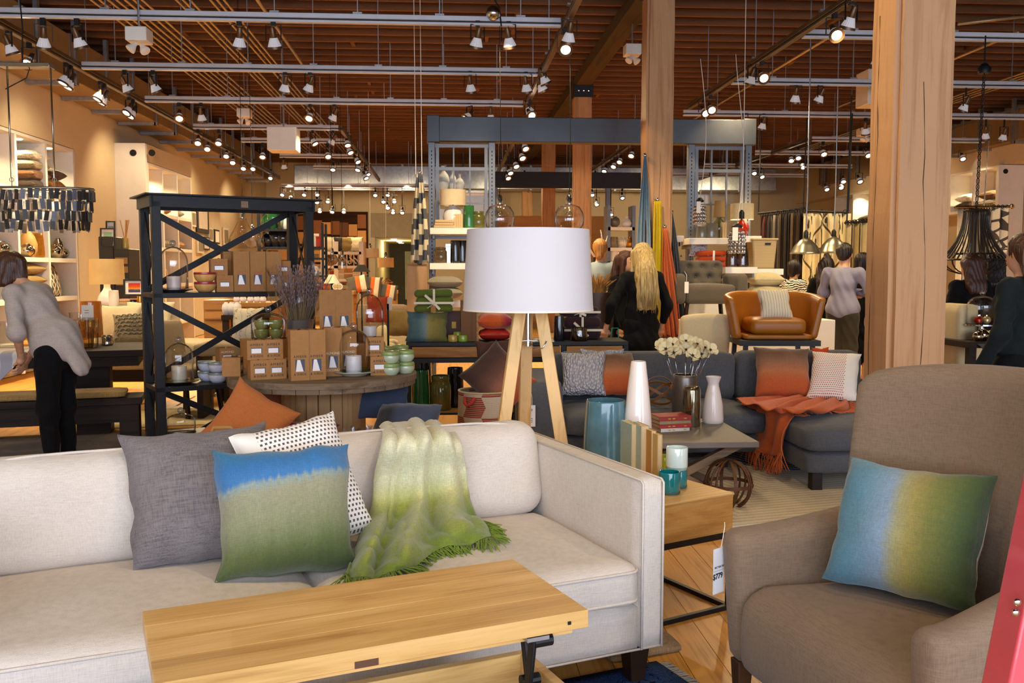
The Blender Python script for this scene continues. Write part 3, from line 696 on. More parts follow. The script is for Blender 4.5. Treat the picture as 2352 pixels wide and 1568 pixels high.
def pillow_mesh(w, h, t, seed=0, pinch=0.10, n=22, sag=0.0):
    """throw pillow standing in local xz, thickness along y (front = -y)"""
    vs = []; fs = []; o = Vector((seed*3.1, seed*1.7, seed*0.3))
    def pt(u, v, s):
        k = pinch
        x = u*w/2*(1-k*(1-u*u)*0-k*(1-v*v)*abs(u)**3*0.9); z = v*h/2*(1-k*(0.15 if v < 0 else 1)*(1-u*u)*abs(v)**3*0.9)
        e = max(0.0, (1-abs(u)**2.6)*(1-abs(v)**2.6))**0.46; ed = (1-e)*e*4*max(0.0, 1-e*0.6)
        wr = mnoise.noise(Vector((u*2.2, v*2.2, s))+o)*0.16+0.10*mnoise.noise(Vector((u*6, v*5, s*2))+o)*(1-e)
        an = math.atan2(v, u); y = s*t/2*(e+wr*e**0.5*0.7+0.07*ed*mnoise.noise(Vector((math.cos(an)*7, math.sin(an)*7, s))+o))
        z += -sag*h*(1-v*v)*0+0.028*h*mnoise.noise(Vector((u*2.6, 3, 0))+o)*v; x += 0.032*w*mnoise.noise(Vector((1, v*2.6, 0))+o)*u
        return Vector((x, y, z+h/2))
    for s in (-1, 1):
        b = len(vs)
        for i in range(n+1):
            for j in range(n+1):
                a = math.sin((i/n*2-1)*PI/2)*0.6+(i/n*2-1)*0.4; c = math.sin((j/n*2-1)*PI/2)*0.6+(j/n*2-1)*0.4
                vs.append(pt(a, c, s))
        for i in range(n):
            for j in range(n):
                f = (b+i*(n+1)+j, b+(i+1)*(n+1)+j, b+(i+1)*(n+1)+j+1, b+i*(n+1)+j+1); fs.append(f if s < 0 else f[::-1])
    return vs, fs
def basis(loc, xa, za):
    xa = Vector(xa).normalized(); za = Vector(za); za = (za-xa*za.dot(xa)).normalized(); ya = za.cross(xa)
    return Matrix(((xa.x, ya.x, za.x, loc[0]), (xa.y, ya.y, za.y, loc[1]), (xa.z, ya.z, za.z, loc[2]), (0, 0, 0, 1)))
def pillow(label, bl, br, tl, mat, t=0.15, back=None, seed=1, group=None, w=None, h=None, pinch=0.10, name='throw_pillow', piping=None, weld=True):
    bl, br, tl = Vector(bl), Vector(br), Vector(tl); xa = br-bl; za = tl-bl
    w = w or xa.length; M = basis((bl+br)/2, xa, za); zz = M.to_3x3().col[2]; h = h or abs(za.dot(zz))
    root = thing(name, label, 'pillow', group=group); root.matrix_world = M
    vs, fs = pillow_mesh(w, h, t, seed, pinch)
    m = MB(); half = len(fs)//2
    if back:
        m.add(vs[:len(vs)//2], fs[:half]); o = m.obj('front', mat, root, smooth=True, fix=False)
        m = MB(); m.add(vs[len(vs)//2:], [tuple(i-len(vs)//2 for i in f) for f in fs[half:]]); m.obj('back_panel', back, root, smooth=True, fix=False)
    else: m.add(vs, fs); m.obj('cover', mat, root, smooth=True, fix=False)
    n = 22; N = n+1; edge = [vs[i*N] for i in range(N)]+[vs[n*N+j] for j in range(1, N)]+[vs[i*N+n] for i in range(n-1, -1, -1)]+[vs[j] for j in range(n-1, 0, -1)]
    MB().tube(edge, 0.0014, 5, closed=True).obj('seam', piping or back or mat, root, smooth=True)
    return root
def stack_pillow(label, c, w, d, t, mat, rz=0.0, tilt=0.0, seed=1, group=None, name='throw_pillow'):
    """pillow lying flat, centre of its base at c"""
    xa = Vector((math.cos(rz), math.sin(rz), 0)); up = Vector((0, 0, 1)); ya = up.cross(xa)
    za = (ya*math.cos(tilt)+up*math.sin(tilt)); c = Vector(c)+up*t/2
    bl = c-xa*w/2-za*d/2
    return pillow(label, bl, bl+xa*w, bl+za*d, mat, t, seed=seed, group=group, name=name)
def catmull(p0, p1, p2, p3, t): return 0.5*((2*p1)+(p2-p0)*t+(2*p0-5*p1+4*p2-p3)*t*t+(3*p1-p0-3*p2+p3)*t*t*t)
def ctrl_surface(rows, nu, nv):
    """rows: list of equal-length lists of Vector; smooth surface sampled nv rows x nu columns"""
    R = len(rows); K = len(rows[0])
    def at(lst, t):
        n = len(lst); f = min(t*(n-1), n-1-1e-6); i = int(f); t = f-i; g = lambda k: lst[max(0, min(n-1, k))]
        return catmull(g(i-1), g(i), g(i+1), g(i+2), t)
    out = []
    for j in range(nv):
        row = [at([rows[r][c] for r in range(R)], j/(nv-1)) for c in range(K)]
        out.append([at(row, i/(nu-1)) for i in range(nu)])
    return out
def cloth(name, surf, mat, parent, folds=None, thick=0.004):
    m = MB(); nv = len(surf); nu = len(surf[0]); vs = [p for r in surf for p in r]
    fs = [(j*nu+i, j*nu+i+1, (j+1)*nu+i+1, (j+1)*nu+i) for j in range(nv-1) for i in range(nu-1)]
    return m.add(vs, fs).obj(name, mat, parent, smooth=True, solid=thick)
def fringe(parent, pts, dirs, mat, L=0.07, n=2, r=0.0016, droop=0.5, name='fringe', surf=None):
    m = MB()
    for p, d in zip(pts, dirs):
        for _ in range(n):
            q = p+Vector((random.uniform(-.006, .006), random.uniform(-.006, .006), 0)); e = d.normalized()+Vector((random.uniform(-.45, .45), random.uniform(-.45, .45), random.uniform(-.1, .25)))
            path = [q]
            for s in range(4):
                e = e+Vector((random.uniform(-.25, .25), random.uniform(-.25, .25), -droop*0.35)); q = q+e.normalized()*L/4
                if surf is not None: q = Vector((q.x, q.y, max(q.z, surf)))
                path.append(q)
            m.tube(path, [r*1.2, r, r, r, r*0.8], 4)
    o = m.obj(name, mat, parent, smooth=True); o['kind'] = 'stuff'; return o

# ================================================================ CREAM SOFA
LINEN = fabric('cream_linen', '#d7cbbe', 0.08, 0.8, 0.3)
TH = math.radians(20.5); SO = Vector((0.745, 3.13, 0))
SM = TR(SO) @ RZ(TH)
def S(x, y, z): return SM @ Vector((x, y, z))
SL = 2.30
sofa = thing('sofa', 'cream linen sofa with slim track arms and loose back cushions', 'sofa', SO, TH)
AT = 0.088; SD = 1.12; AH = 0.735
soft('arm', AT, SD, AH-0.14, 0.014, LINEN, sofa, (-AT/2, SD/2, 0.14), n=(6, 14, 10))
soft('arm', AT, SD, AH-0.14, 0.014, LINEN, sofa, (-SL+AT/2, SD/2, 0.14), n=(6, 14, 10))
soft('base', SL-2*AT-0.004, SD-0.03, 0.155, 0.012, LINEN, sofa, (-SL/2, SD/2-0.008, 0.14), n=(20, 6, 4))
soft('back', SL-2*AT-0.004, 0.14, AH-0.28, 0.02, LINEN, sofa, (-SL/2, SD-0.075, 0.29), n=(20, 4, 8))
CW = (SL-2*AT-0.012)/2
for i, cx in enumerate((-AT-0.003-CW/2, -AT-0.009-CW*1.5)):
    s = soft('seat_cushion', CW, 0.80, 0.155, 0.045, LINEN, sofa, (cx, 0.80/2-0.012, 0.297), crown=0.03, side=0.006, n=(22, 18, 8), bump=0.004)
    for zz in (0.297+0.128, 0.297+0.027):
        rr = 0.05; pts = []
        for (ax, ay, a0) in ((1, 1, 0), (-1, 1, 1), (-1, -1, 2), (1, -1, 3)):
            for q in range(5):
                a = (a0+q/4)*PI/2; pts.append((cx+ax*(CW/2-rr)+rr*math.cos(a), 0.388+ay*(0.40-rr)+rr*math.sin(a), zz))
        MB().tube(pts, 0.0055, 6, closed=True).obj('piping', LINEN, s, smooth=True)
for i, cx in enumerate((-AT-0.004-CW/2, -AT-0.010-CW*1.5)):
    rot = Matrix.Rotation(math.radians(-13), 3, 'X')
    s = soft('back_cushion', CW-0.01, 0.20, 0.40, 0.085, LINEN, sofa, (cx, 0.80, 0.43), side=0.025, n=(24, 10, 16), rot=rot, bump=0.008)
    pts = []
    for q in range(33):
        x = -CW/2+0.05+(CW-0.1)*q/32; pts.append(Vector((x, -0.055+0.004*math.sin(q), 0.395-0.035*abs(2*q/32-1)**5)))
    MB().tube([TR((cx, 0.80, 0.43)) @ rot.to_4x4() @ p for p in pts], 0.005, 6).obj('piping', LINEN, s, smooth=True)
# welts on the visible arm
wp = []
for x in (-0.003, -AT+0.003):
    MB().tube([(x, -0.001, 0.145), (x, -0.001, AH-0.012), (x, 0.012, AH-0.002), (x, SD-0.02, AH-0.002)], 0.0042, 6).obj('piping', LINEN, sofa, smooth=True)
MB().tube([(0.0, 0.004, 0.146), (-SL, 0.004, 0.146)], 0.004, 6).obj('piping', LINEN, sofa, smooth=True)
LEGW = wood('espresso_leg', '#1a110b', '#2c1d13', 2, rough=0.4)
for x, y in ((-0.07, 0.07), (-SL+0.07, 0.07), (-0.07, SD-0.07), (-SL+0.07, SD-0.07)):
    b = [Vector((x+sx*0.026, y+sy*0.026, 0)) for sx, sy in ((-1, -1), (1, -1), (1, 1), (-1, 1))]; t = [Vector((x+sx*0.04, y+sy*0.04, 0.145)) for sx, sy in ((-1, -1), (1, -1), (1, 1), (-1, 1))]
    MB().hexa(b, t).obj('leg', LEGW, sofa, bevel=0.003)
SEATZ = 0.475
# pillows on the cream sofa
GREYP = fabric('grey_raw_linen', '#78706f', 0.22, 0.55, 0.6)
BG1 = ombre('blue_green_dip', [(0.0, '#40522a'), (0.18, '#606c38'), (0.42, '#8f906a'), (0.62, '#9c9a7c'), (0.68, '#8fa09a'), (0.72, '#3f7cb4'), (0.85, '#2a72ac'), (1.0, '#2a7398')], 'z', 0.13, tilt=-0.13)
DOTW = dots('white_charcoal_dots', '#f0e9e0', '#5b5156', 26, 27, 0.20, 1.0, 0.5)
bl, br = G(300, 1312, SEATZ), G(650, 1262, SEATZ)
pillow('slubby grey linen pillow on the cream sofa', bl, br, P(262, 998, bl.y+0.20), GREYP, 0.23, seed=2, pinch=0.11)
br = P(858, 1212, 3.30); tl = P(560, 992, 3.28); tr = P(790, 936, 3.47)
pillow('white pillow with small charcoal dots tucked behind the blue-green pillow', br+(tl-tr)*1.04, br, tl+(br-br), DOTW, 0.19, back=fabric('white_linen', '#efe7da'), seed=3, pinch=0.09)
bl, br = G(497, 1337, SEATZ), G(824, 1303, SEATZ)
pillow('blue over olive-green dip-dyed pillow at the front of the cream sofa', bl, br, P(466, 1036, bl.y+0.17), BG1, 0.24, back=fabric('white_linen', '#efe7da'), seed=5, pinch=0.10, piping=BG1)

# green throw blanket
def BK(px, py, off=0.0):            # on the sofa back's sloping front
    best = None
    d = ray(px, py); o = Vector((0, 0, CAMZ)); p0 = S(-0.6, 0.66, 0.47); n = (SM.to_3x3() @ Vector((0, -math.cos(0.23), math.sin(0.23)))).normalized()
    t = (p0-o).dot(n)/d.dot(n); return o+d*t+n*off
SEAT = lambda px, py, off=0.0: G(px, py, SEATZ+0.006+off)
TG = ombre('green_fade_wool', [(0.0, '#6d8222'), (0.12, '#7b8e2e'), (0.24, '#9ba146'), (0.36, '#c8c482'), (0.5, '#dcd6aa'), (1.0, '#e4deb6')], 'z', 0.05, wobscale=4)
rows = [
 [P(px, py, 4.22) for px, py in ((885, 1050), (905, 1050), (925, 1050), (945, 1050), (965, 1050), (990, 1050), (1010, 1050))],
 [P(px, py, 4.18) for px, py in ((880, 990), (902, 982), (922, 986), (945, 978), (968, 984), (992, 980), (1018, 990))],
 [P(px, py, 4.02) for px, py in ((872, 990), (895, 976), (920, 982), (945, 970), (972, 976), (1000, 976), (1030, 988))],
 [BK(862, 1020, 0.09), BK(885, 1015, .13), BK(915, 1015, .10), BK(945, 1010, .14), BK(975, 1010, .11), BK(1005, 1015, .13), BK(1035, 1025, .08)],
 [BK(850, 1100, .05), BK(878, 1100, .09), BK(910, 1100, .055), BK(945, 1095, .10), BK(975, 1090, .05), BK(1015, 1085, .09), BK(1058, 1085, .045)],
 [BK(846, 1170, .04), BK(875, 1170, .085), BK(905, 1170, .04), BK(940, 1160, .10), BK(975, 1150, .045), BK(1020, 1140, .09), BK(1066, 1128, .03)],
 [SEAT(835, 1215, .03), SEAT(868, 1225, .075), SEAT(900, 1215, .035), SEAT(940, 1210, .09), SEAT(985, 1200, .05), SEAT(1035, 1190, .08), SEAT(1085, 1180, .025)],
 [SEAT(815, 1260, .012), SEAT(850, 1270, .06), SEAT(885, 1262, .02), SEAT(930, 1255, .075), SEAT(985, 1235, .025), SEAT(1045, 1222, .06), SEAT(1110, 1206, .015)],
 [SEAT(800, 1305, .008), SEAT(835, 1312, .035), SEAT(872, 1305, .012), SEAT(925, 1295, .05), SEAT(985, 1262, .015), SEAT(1055, 1242, .035), SEAT(1120, 1226, .008)],
 [SEAT(793, 1326, .004), SEAT(830, 1336, .015), SEAT(868, 1332, .006), SEAT(945, 1305, .02), SEAT(1000, 1272, .006), SEAT(1060, 1256, .015), SEAT(1124, 1243, .004)]]
sf = ctrl_surface(rows, 64, 84)
for j, r in enumerate(sf):
    for i, p in enumerate(r):
        v = j/83; a = 0.034*abs(math.sin(i*0.2+1.2*math.sin(v*4)+mnoise.noise(p*4)*1.5))*min(1, v*3)*(1.0 if v < 0.6 else 0.8)
        a += (0.05*abs(mnoise.noise(p*9+Vector((4, 2, 1))))-0.008)*max(0, min(1, (v-0.5)*4))*(1 if v < .93 else .3)
        nrm = Vector((0.15, -0.6, 0.75)) if v > 0.25 else Vector((0, -0.3, 1)); r[i] = p+nrm.normalized()*(a+0.008*mnoise.noise(p*14))
        if v > 0.62: r[i].z = max(r[i].z, SEATZ-0.012)
th = thing('throw_blanket', 'pale-to-green ombre wool throw draped over the cream sofa back and seat', 'throw blanket')
cloth('cloth', sf, TG, th, thick=0.006)
FRM = fabric('green_fringe', '#748a26', 0.1)
last, prev = sf[-1], sf[-4]
fringe(th, last, [(a-b) for a, b in zip(last, prev)], FRM, 0.085, 3, 0.0022, 0.4, surf=SEATZ-0.01)
rt = [r[-1] for r in sf[60:]]
fringe(th, rt, [Vector((1, -0.2, 0))]*len(rt), FRM, 0.07, 2, 0.0022, 0.4, surf=SEATZ-0.005)

# ================================================================ LIFT-TOP COFFEE TABLE
MANGO = wood('mango_wood', '#ae8348', '#e0ba7c', axis=0, scale=1.3, rough=0.35, grain=9, c3='#d0a564')
tb = thing('coffee_table', 'mango wood coffee table with its top lifted on black hinges', 'table', G(1352, 1400, 0.60), TH)
tb.location.z = 0.0
TW, TD, TT = 1.02, 0.455, 0.045
nb = [0, 0.13, 0.235, 0.345, 0.455]
for i in range(4):
    MB().box(-TW, 0, nb[i]+0.0004, nb[i+1]-0.0004, 0.60-TT, 0.60).obj('top_plank', MANGO, tb, bevel=0.0012, seg=1)
MB().box(-0.60, -0.545, -0.0015, 0.01, 0.556, 0.572).obj('finger_notch', plain('notch_wood', '#5b3a26', 0.7), tb)
MB().cbox((-0.055, -0.001, 0.575), 0.008, 0.004, 0.008).obj('bolt_hole', BLACK, tb)
MB().box(-TW+0.03, -0.03, 0.03, TD-0.03, 0.60-TT-0.02, 0.60-TT).obj('top_batten', MANGO, tb)
BXY = -0.28; bz0, bz1 = 0.13, 0.36
for nm, a in (('front_panel', (-TW, 0.0, BXY, BXY+0.03, bz0, bz1)), ('rear_panel', (-TW, 0.0, BXY+0.62, BXY+0.65, bz0, bz1)), ('side_panel', (-0.03, 0.0, BXY+0.03, BXY+0.62, bz0, bz1)), ('side_panel', (-TW, -TW+0.03, BXY+0.03, BXY+0.62, bz0, bz1)), ('bottom_panel', (-TW+0.03, -0.03, BXY+0.03, BXY+0.62, bz0, bz0+0.02)), ('fixed_top', (-TW+0.03, -0.03, BXY+0.03, BXY+0.18, bz1-0.03, bz1-0.002))):
    MB().box(*a).obj(nm, MANGO, tb, bevel=0.003)
for x in (-0.05, -TW+0.05):
    for y in (BXY+0.05, BXY+0.60): MB().box(x-0.02, x+0.02, y-0.02, y+0.02, 0, bz0).obj('leg', BLACK, tb)
for x in (-0.14, -TW+0.14):
    hm = MB(); hm.bar((x, 0.10, 0.20), (x, 0.03, 0.545), 0.010, 0.032); hm.obj('lift_arm', BLACK, tb, bevel=0.003)
    hm = MB(); hm.bar((x+0.02, 0.22, 0.20), (x+0.02, 0.10, 0.40), 0.010, 0.035); hm.bar((x+0.02, 0.10, 0.40), (x+0.02, 0.14, 0.548), 0.010, 0.028); hm.obj('lift_arm', BLACK, tb, bevel=0.003)
    MB().box(x-0.03, x+0.03, 0.0, 0.22, 0.543, 0.553).obj('hinge_plate', GALV, tb)
    for y, z in ((0.10, 0.40), (0.03, 0.53)): MB().lathe([(0.016, -0.02), (0.016, 0.03), (0, 0.032)], 12, TR((x+0.02, y, z)) @ Matrix.Rotation(PI/2, 4, 'Y')).obj('pivot_bolt', BLACK, tb)
    MB().tube([(x-0.02, 0.05, 0.22), (x-0.02, 0.20, 0.30)], 0.014, 10).obj('gas_spring', METAL, tb, smooth=True)

# ================================================================ TAUPE ARMCHAIR
TAUPE = fabric('taupe_linen', '#846e59', 0.12, 0.7, 0.3)
CA = math.atan2(-0.974, 0.224); CO = Vector((0.885, 2.955, 0)); CWD = 0.97
chair = thing('armchair', 'taupe upholstered armchair with a high curved back', 'armchair', CO, CA)
CM = TR(CO) @ RZ(CA)
def C_(x, y, z): return CM @ Vector((x, y, z))
def backwarp(p):          # p.x in +-W/2, p.y thickness, p.z 0..h
    u = p.x/(CWD/2); y = p.y-0.25*abs(u)**2.2+0.12*(p.z/1.0); x = p.x*(1.0+0.05*(p.z))
    z = p.z-(0.05*abs(u)**4 if p.z > 0.5 else 0)
    return Vector((x, y, z))
soft('backrest', CWD, 0.13, 0.98, 0.055, TAUPE, chair, (CWD/2, 0.70, 0.17), n=(26, 8, 24), warp=backwarp)
for sgn, ax in ((0, 0.055), (1, CWD-0.055)):
    def armwarp(p, sgn=sgn):
        v = p.y/0.62+0.5; k = p.z/0.45
        z = p.z+k*((0.24 if sgn else 0.08)*max(0, v-0.12)**(1.1 if sgn else 1.5)); x = p.x+(0.03 if sgn else -0.03)*k*(0.4+v*0.6)
        y = p.y+(0.03*(1-k) if v < 0.3 else 0)
        return Vector((x, y, z))
    soft('arm', 0.115, 0.62, 0.445, 0.05, TAUPE, chair, (ax, 0.31, 0.17), n=(10, 18, 14), warp=armwarp)
def seatwarp(p):
    v = p.y/0.66+0.5; return Vector((p.x, p.y-0.012*math.sin(p.z/0.29*PI), p.z-0.035*v*(p.z/0.29)-0.05*max(0, 0.12-v)*6*(p.z/0.29)))
soft('seat', CWD-0.20, 0.66, 0.29, 0.06, TAUPE, chair, (CWD/2, 0.345, 0.165), crown=0.025, n=(22, 18, 10), warp=seatwarp)
for x, y in ((0.06, 0.06), (CWD-0.06, 0.06), (0.08, 0.66), (CWD-0.08, 0.66)):
    dy = 0.0 if y < 0.3 else 0.03
    MB().hexa([Vector((x+sx*0.017, y+sy*0.017+dy, 0)) for sx, sy in ((-1, -1), (1, -1), (1, 1), (-1, 1))], [Vector((x+sx*0.027, y+sy*0.027, 0.185)) for sx, sy in ((-1, -1), (1, -1), (1, 1), (-1, 1))]).obj('leg', wood('walnut_leg', '#2b1a10', '#48301c', 2, rough=0.4), chair, bevel=0.003)
BG2 = ombre('blue_yellow_green_dip', [(0.0, '#4a8096'), (0.22, '#5f8fa2'), (0.42, '#8aa0b4'), (0.50, '#a5a070'), (0.58, '#a3944e'), (0.70, '#7a7c3a'), (0.85, '#4f602e'), (1.0, '#2e422a')], 'x', 0.08)
bl, br = G(1890, 1327, 0.475), G(2128, 1382, 0.475)
tl = P(1934, 1046, bl.y+0.14)
pillow('blue to yellow-green dip-dyed pillow on the taupe armchair', bl, bl+(br-bl).normalized()*0.455, tl, BG2, 0.23, back=fabric('white_linen', '#efe7da'), seed=8, pinch=0.10, piping=BG2)
# price tag on the arm
tg = thing('price_tag', 'white paper price tag hanging from the taupe armchair', 'price tag')
pc = P(1650, 1310, 2.93); tg.location = pc; tg.rotation_euler = (0, 0, math.radians(38))
MB().box(-0.028, 0.030, -0.0006, 0.0006, -0.075, 0.075).obj('card', plain('tag_card', '#e8e4e4', 0.6), tg)
INK = plain('ink', '#1d1a1a', 0.6); INKR = plain('red_ink', '#c0563c', 0.6); INKW = plain('white_ink', '#e9dcc6', 0.6)
text('$779', 0.026, INK, tg, (-0.004, -0.0012, -0.018), bold=0.0006); text('VICTOR SW', 0.0095, INK, tg, (0.003, -0.0012, 0.012))
MB().box(-0.026, 0.026, -0.0009, -0.0005, 0.0, 0.0008).obj('rule', INK, tg)
MB().tube([(0.012, 0, 0.075), (0.008, -0.01, 0.11), (0.02, -0.008, 0.145), (0.03, 0.0, 0.155)], 0.0012, 5).obj('string', PAPER, tg)
# red ladder rail
RED = plain('red_paint', '#e04a54', 0.35, 0, 0.06, 20, coat=0.3)
ld = thing('ladder_rail', 'red painted metal ladder rail with two bolts beside the armchair', 'ladder')
a, b = P(2290, 1640, 1.2), P(2475, 730, 1.2); ax = (a-b).normalized(); a = a+ax*((a.z)/-ax.z if ax.z < 0 else 0)
MB().bar(a, b, 0.025, 0.06, up=(0, 1, 0)).obj('rail', RED, ld, bevel=0.004)
for q in (P(2337, 1383, 1.17), P(2333, 1407, 1.17)): MB().ball(q, 0.0055, 10, (1, 0.5, 1)).obj('bolt', CHROME, ld, smooth=True)

# ================================================================ TABLE BEHIND THE SOFA ARM
STH = math.radians(27)
st = thing('side_table', 'mango wood block side table on a black steel sled base', 'table', (1.218, 3.856, 0), STH)
MANGO2 = wood('mango_drawer', '#a8763c', '#e0b470', axis=0, scale=1.6, rough=0.4, grain=7, c3='#c89450')
MB().box(-0.55, 0, 0, 0.95, 0.335, 0.50).obj('case', MANGO2, st, bevel=0.004)
MB().box(-0.555, 0.003, -0.004, 0.955, 0.495, 0.503).obj('table_top', MANGO, st, bevel=0.002)
for x in (-0.02, -0.53):
    m = MB(); w = 0.02
    m.bar((x, 0.0, 0.01), (x, 0.0, 0.33), w); m.bar((x, 0.94, 0.01), (x, 0.94, 0.33), w); m.bar((x, -0.01, 0.01), (x, 0.95, 0.01), w); m.bar((x, -0.01, 0.325), (x, 0.95, 0.325), w)
    m.obj('sled_leg', BLACK, st)
for y in (0.0, 0.94):
    for z in (0.01, 0.325): MB().bar((-0.52, y, z), (-0.03, y, z), 0.02).obj('cross_bar', BLACK, st)
def on_st(px, py, z=0.503): return G(px, py, z)
def vase(name, label, loc, prof, mat, cat='vase', group=None, n=32, parts=(), inner=True, rz=0):
    t = thing(name, label, cat, loc, rz, group)
    if inner:
        top = prof[-1]; prof = list(prof)+[(top[0]*0.92, top[1]-0.001)]+[(r*0.90, z) for r, z in reversed(prof[1:-1])]+[(0, prof[0][1]+0.012)]
    MB().lathe(prof, n).obj('body', mat, t, smooth=50)
    for nm, pr, m in parts: MB().lathe(pr, n).obj(nm, m, t, smooth=50)
    return t
def scaled(prof, h, r): 
    mz = max(z for _, z in prof); mr = max(q for q, _ in prof); return [(q/mr*r, z/mz*h) for q, z in prof]
TEALG = plain('teal_glaze', '#4d7480', 0.16, 0, 0.22, 9, coat=0.6)
v = G(1390, 1062, 0.503); rr = 0.5*100/FPX*v.y*1.05
vase('ceramic_vase', 'large grey-teal glazed vase behind the sofa arm', v, [(0.0, 0), (rr, 0.0), (rr*1.01, 0.02), (rr*0.96, 0.15), (rr*0.88, 0.29), (rr*0.87, 0.307), (rr*0.85, 0.312)], TEALG)
v = P(1463, 1000, 4.55); v.z = 0.503; 
WPORC = plain('white_porcelain', '#f2e6dc', 0.18, 0, 0.02, coat=0.5)
vase('porcelain_vase', 'tall white cone vase behind the old books', G(1464, 1066, 0.503), [(0, 0), (0.064, 0), (0.072, 0.02), (0.071, 0.14), (0.064, 0.25), (0.051, 0.38), (0.037, 0.498), (0.035, 0.506), (0.030, 0.508)], WPORC)
OLDP = stripes('old_page_edges', [(0, '#d2b585'), (0.35, '#c8a97a'), (0.6, '#d8bc90')], 'x', 9, wob=0.03); COVER = {}
def book(label, loc, w, h, d, cover, rz=0.0, rot=None, group='books', pages=OLDP, title=None):
    """upright book: thickness w along x, height h along z, depth d along y; pages face -y"""
    t = thing('book', label, 'book', loc, rz, group, rot=rot)
    c = 0.0016; m = MB(); m.box(-w/2, -w/2+c, 0, d, 0, h); m.box(w/2-c, w/2, 0, d, 0, h); m.box(-w/2+c, w/2-c, d-c, d, 0, h)
    m.obj('cover', plain('cover_'+cover, cover, 0.6), t, bevel=0.001, seg=1)
    MB().box(-w/2+c, w/2-c, 0.005, d-c, 0.003, h-0.003).obj('pages', pages, t)
    return t
p0 = G(1484, 1092, 0.503)
for i, (px, w, h, col, nm) in enumerate(((1459, 0.040, 0.25, '#9db0a4', 'thick faded green book with yellowed pages, first of the upright row'), (1481, 0.040, 0.25, '#a5b3a2', 'faded green book leaning on the thick green one'), (1501, 0.026, 0.235, '#b5813a', 'slim tan book in the upright row beside the candle glasses'), (1515, 0.024, 0.225, '#c9a565', 'pale slim book at the end of the upright row'))):
    q = G(px, 1104+(i-1)*5, 0.503); book(nm, q, w, h, 0.13, col, rz=math.radians(12), group='upright old books')
MILK = plain('milk_glass', '#dfeee6', 0.12, 0, 0.02, coat=0.6); TEAL = plain('teal_glass', '#0f7d83', 0.10, 0, 0.10, coat=0.7); LIME = plain('lime_glass', '#a9b83a', 0.12, 0, 0.05, coat=0.6)
def cup(label, loc, r, h, mat, base=True):
    return vase('candle_glass', label, loc, [(0, 0), (r*0.93, 0), (r, 0.008), (r, h*0.97), (r*0.97, h)], mat, 'candle holder', 'coloured candle glasses', 28, parts=(('foot', [(0, -0.0), (r*0.95, 0), (r*1.02, 0.006), (r*1.01, 0.014), (0, 0.014)], glass('thick_glass_base', (0.8, 0.9, 0.9), 0.12)),) if base else ())
q = G(1554, 1118, 0.503); cup('teal candle glass under the milky white one', q, 0.045, 0.078, TEAL); cup('milky white candle glass stacked on a teal one', q+Vector((0, 0, 0.079)), 0.047, 0.098, MILK)
cup('squat teal candle glass at the front of the side table', G(1537, 1132, 0.503), 0.046, 0.094, TEAL)
cup('lime green candle glass half hidden by the white one', G(1527, 1085, 0.503), 0.045, 0.08, LIME)
# ================================================================ TRIPOD FLOOR LAMP
LY = 4.80; lx = X(1213, LY)
lamp = thing('floor_lamp', 'tripod floor lamp with oak legs and a large white drum shade', 'lamp', (lx, LY, 0))
zt, zb = Zp(527, LY), Zp(713, LY); rb = 150/FPX*LY; rt = 140/FPX*LY
SHADE = plain('white_shade_cloth', '#d9d8de', 0.85, 0, 0.01)
MB().lathe([(rb, zb), (rt, zt), (rt-0.004, zt), (rb-0.004, zb)], 72, close=True).obj('lamp_shade', SHADE, lamp, smooth=40)
MB().lathe([(rb+0.001, zb), (rb+0.001, zb+0.008), (rb-0.005, zb+0.008), (rb-0.005, zb)], 72, close=True).obj('shade_rim', WHITE, lamp, smooth=40)
OAKL = wood('pale_oak', '#c99a58', '#e3bd83', 2, 1.2, 0.45)
hz = zb+0.03
for (tx, ty, bx, by) in ((-0.040, -0.02, -0.235, -0.22), (0.060, -0.02, 0.245, -0.22), (-0.004, 0.04, -0.004, 0.28)):
    a, b = Vector((tx, ty, hz)), Vector((bx, by, 0)); m = MB(); m.bar(a, b, 0.062, 0.034, up=(0.2 if bx < 0 else -0.2, -1, 0)); m.obj('leg', OAKL, lamp, bevel=0.003)
MB().tube([(0, 0, zb-0.17), (0, 0, zt-0.05)], 0.011, 12).obj('stem', CHROME, lamp, smooth=40)
MB().lathe([(0.0, zb-0.19), (0.016, zb-0.185), (0.016, zb-0.15), (0, zb-0.15)], 14).obj('stem_cap', CHROME, lamp, smooth=40)
MB().tube([(-0.075, -0.06, zb-0.155), (0.0, -0.015, zb-0.155), (0.095, -0.06, zb-0.155)], 0.004, 6).obj('brace', CHROME, lamp, smooth=True)
MB().tube([(0.012, -0.02, zb-0.17), (0.03, -0.05, zb-0.20), (0.07, -0.07, zb-0.19), (0.09, -0.07, zb-0.15)], 0.004, 6).obj('power_cord', CHROME, lamp, smooth=True)
MB().bar((-rt+0.01, 0, zt-0.02), (rt-0.01, 0, zt-0.02), 0.006).obj('spider', CHROME, lamp)

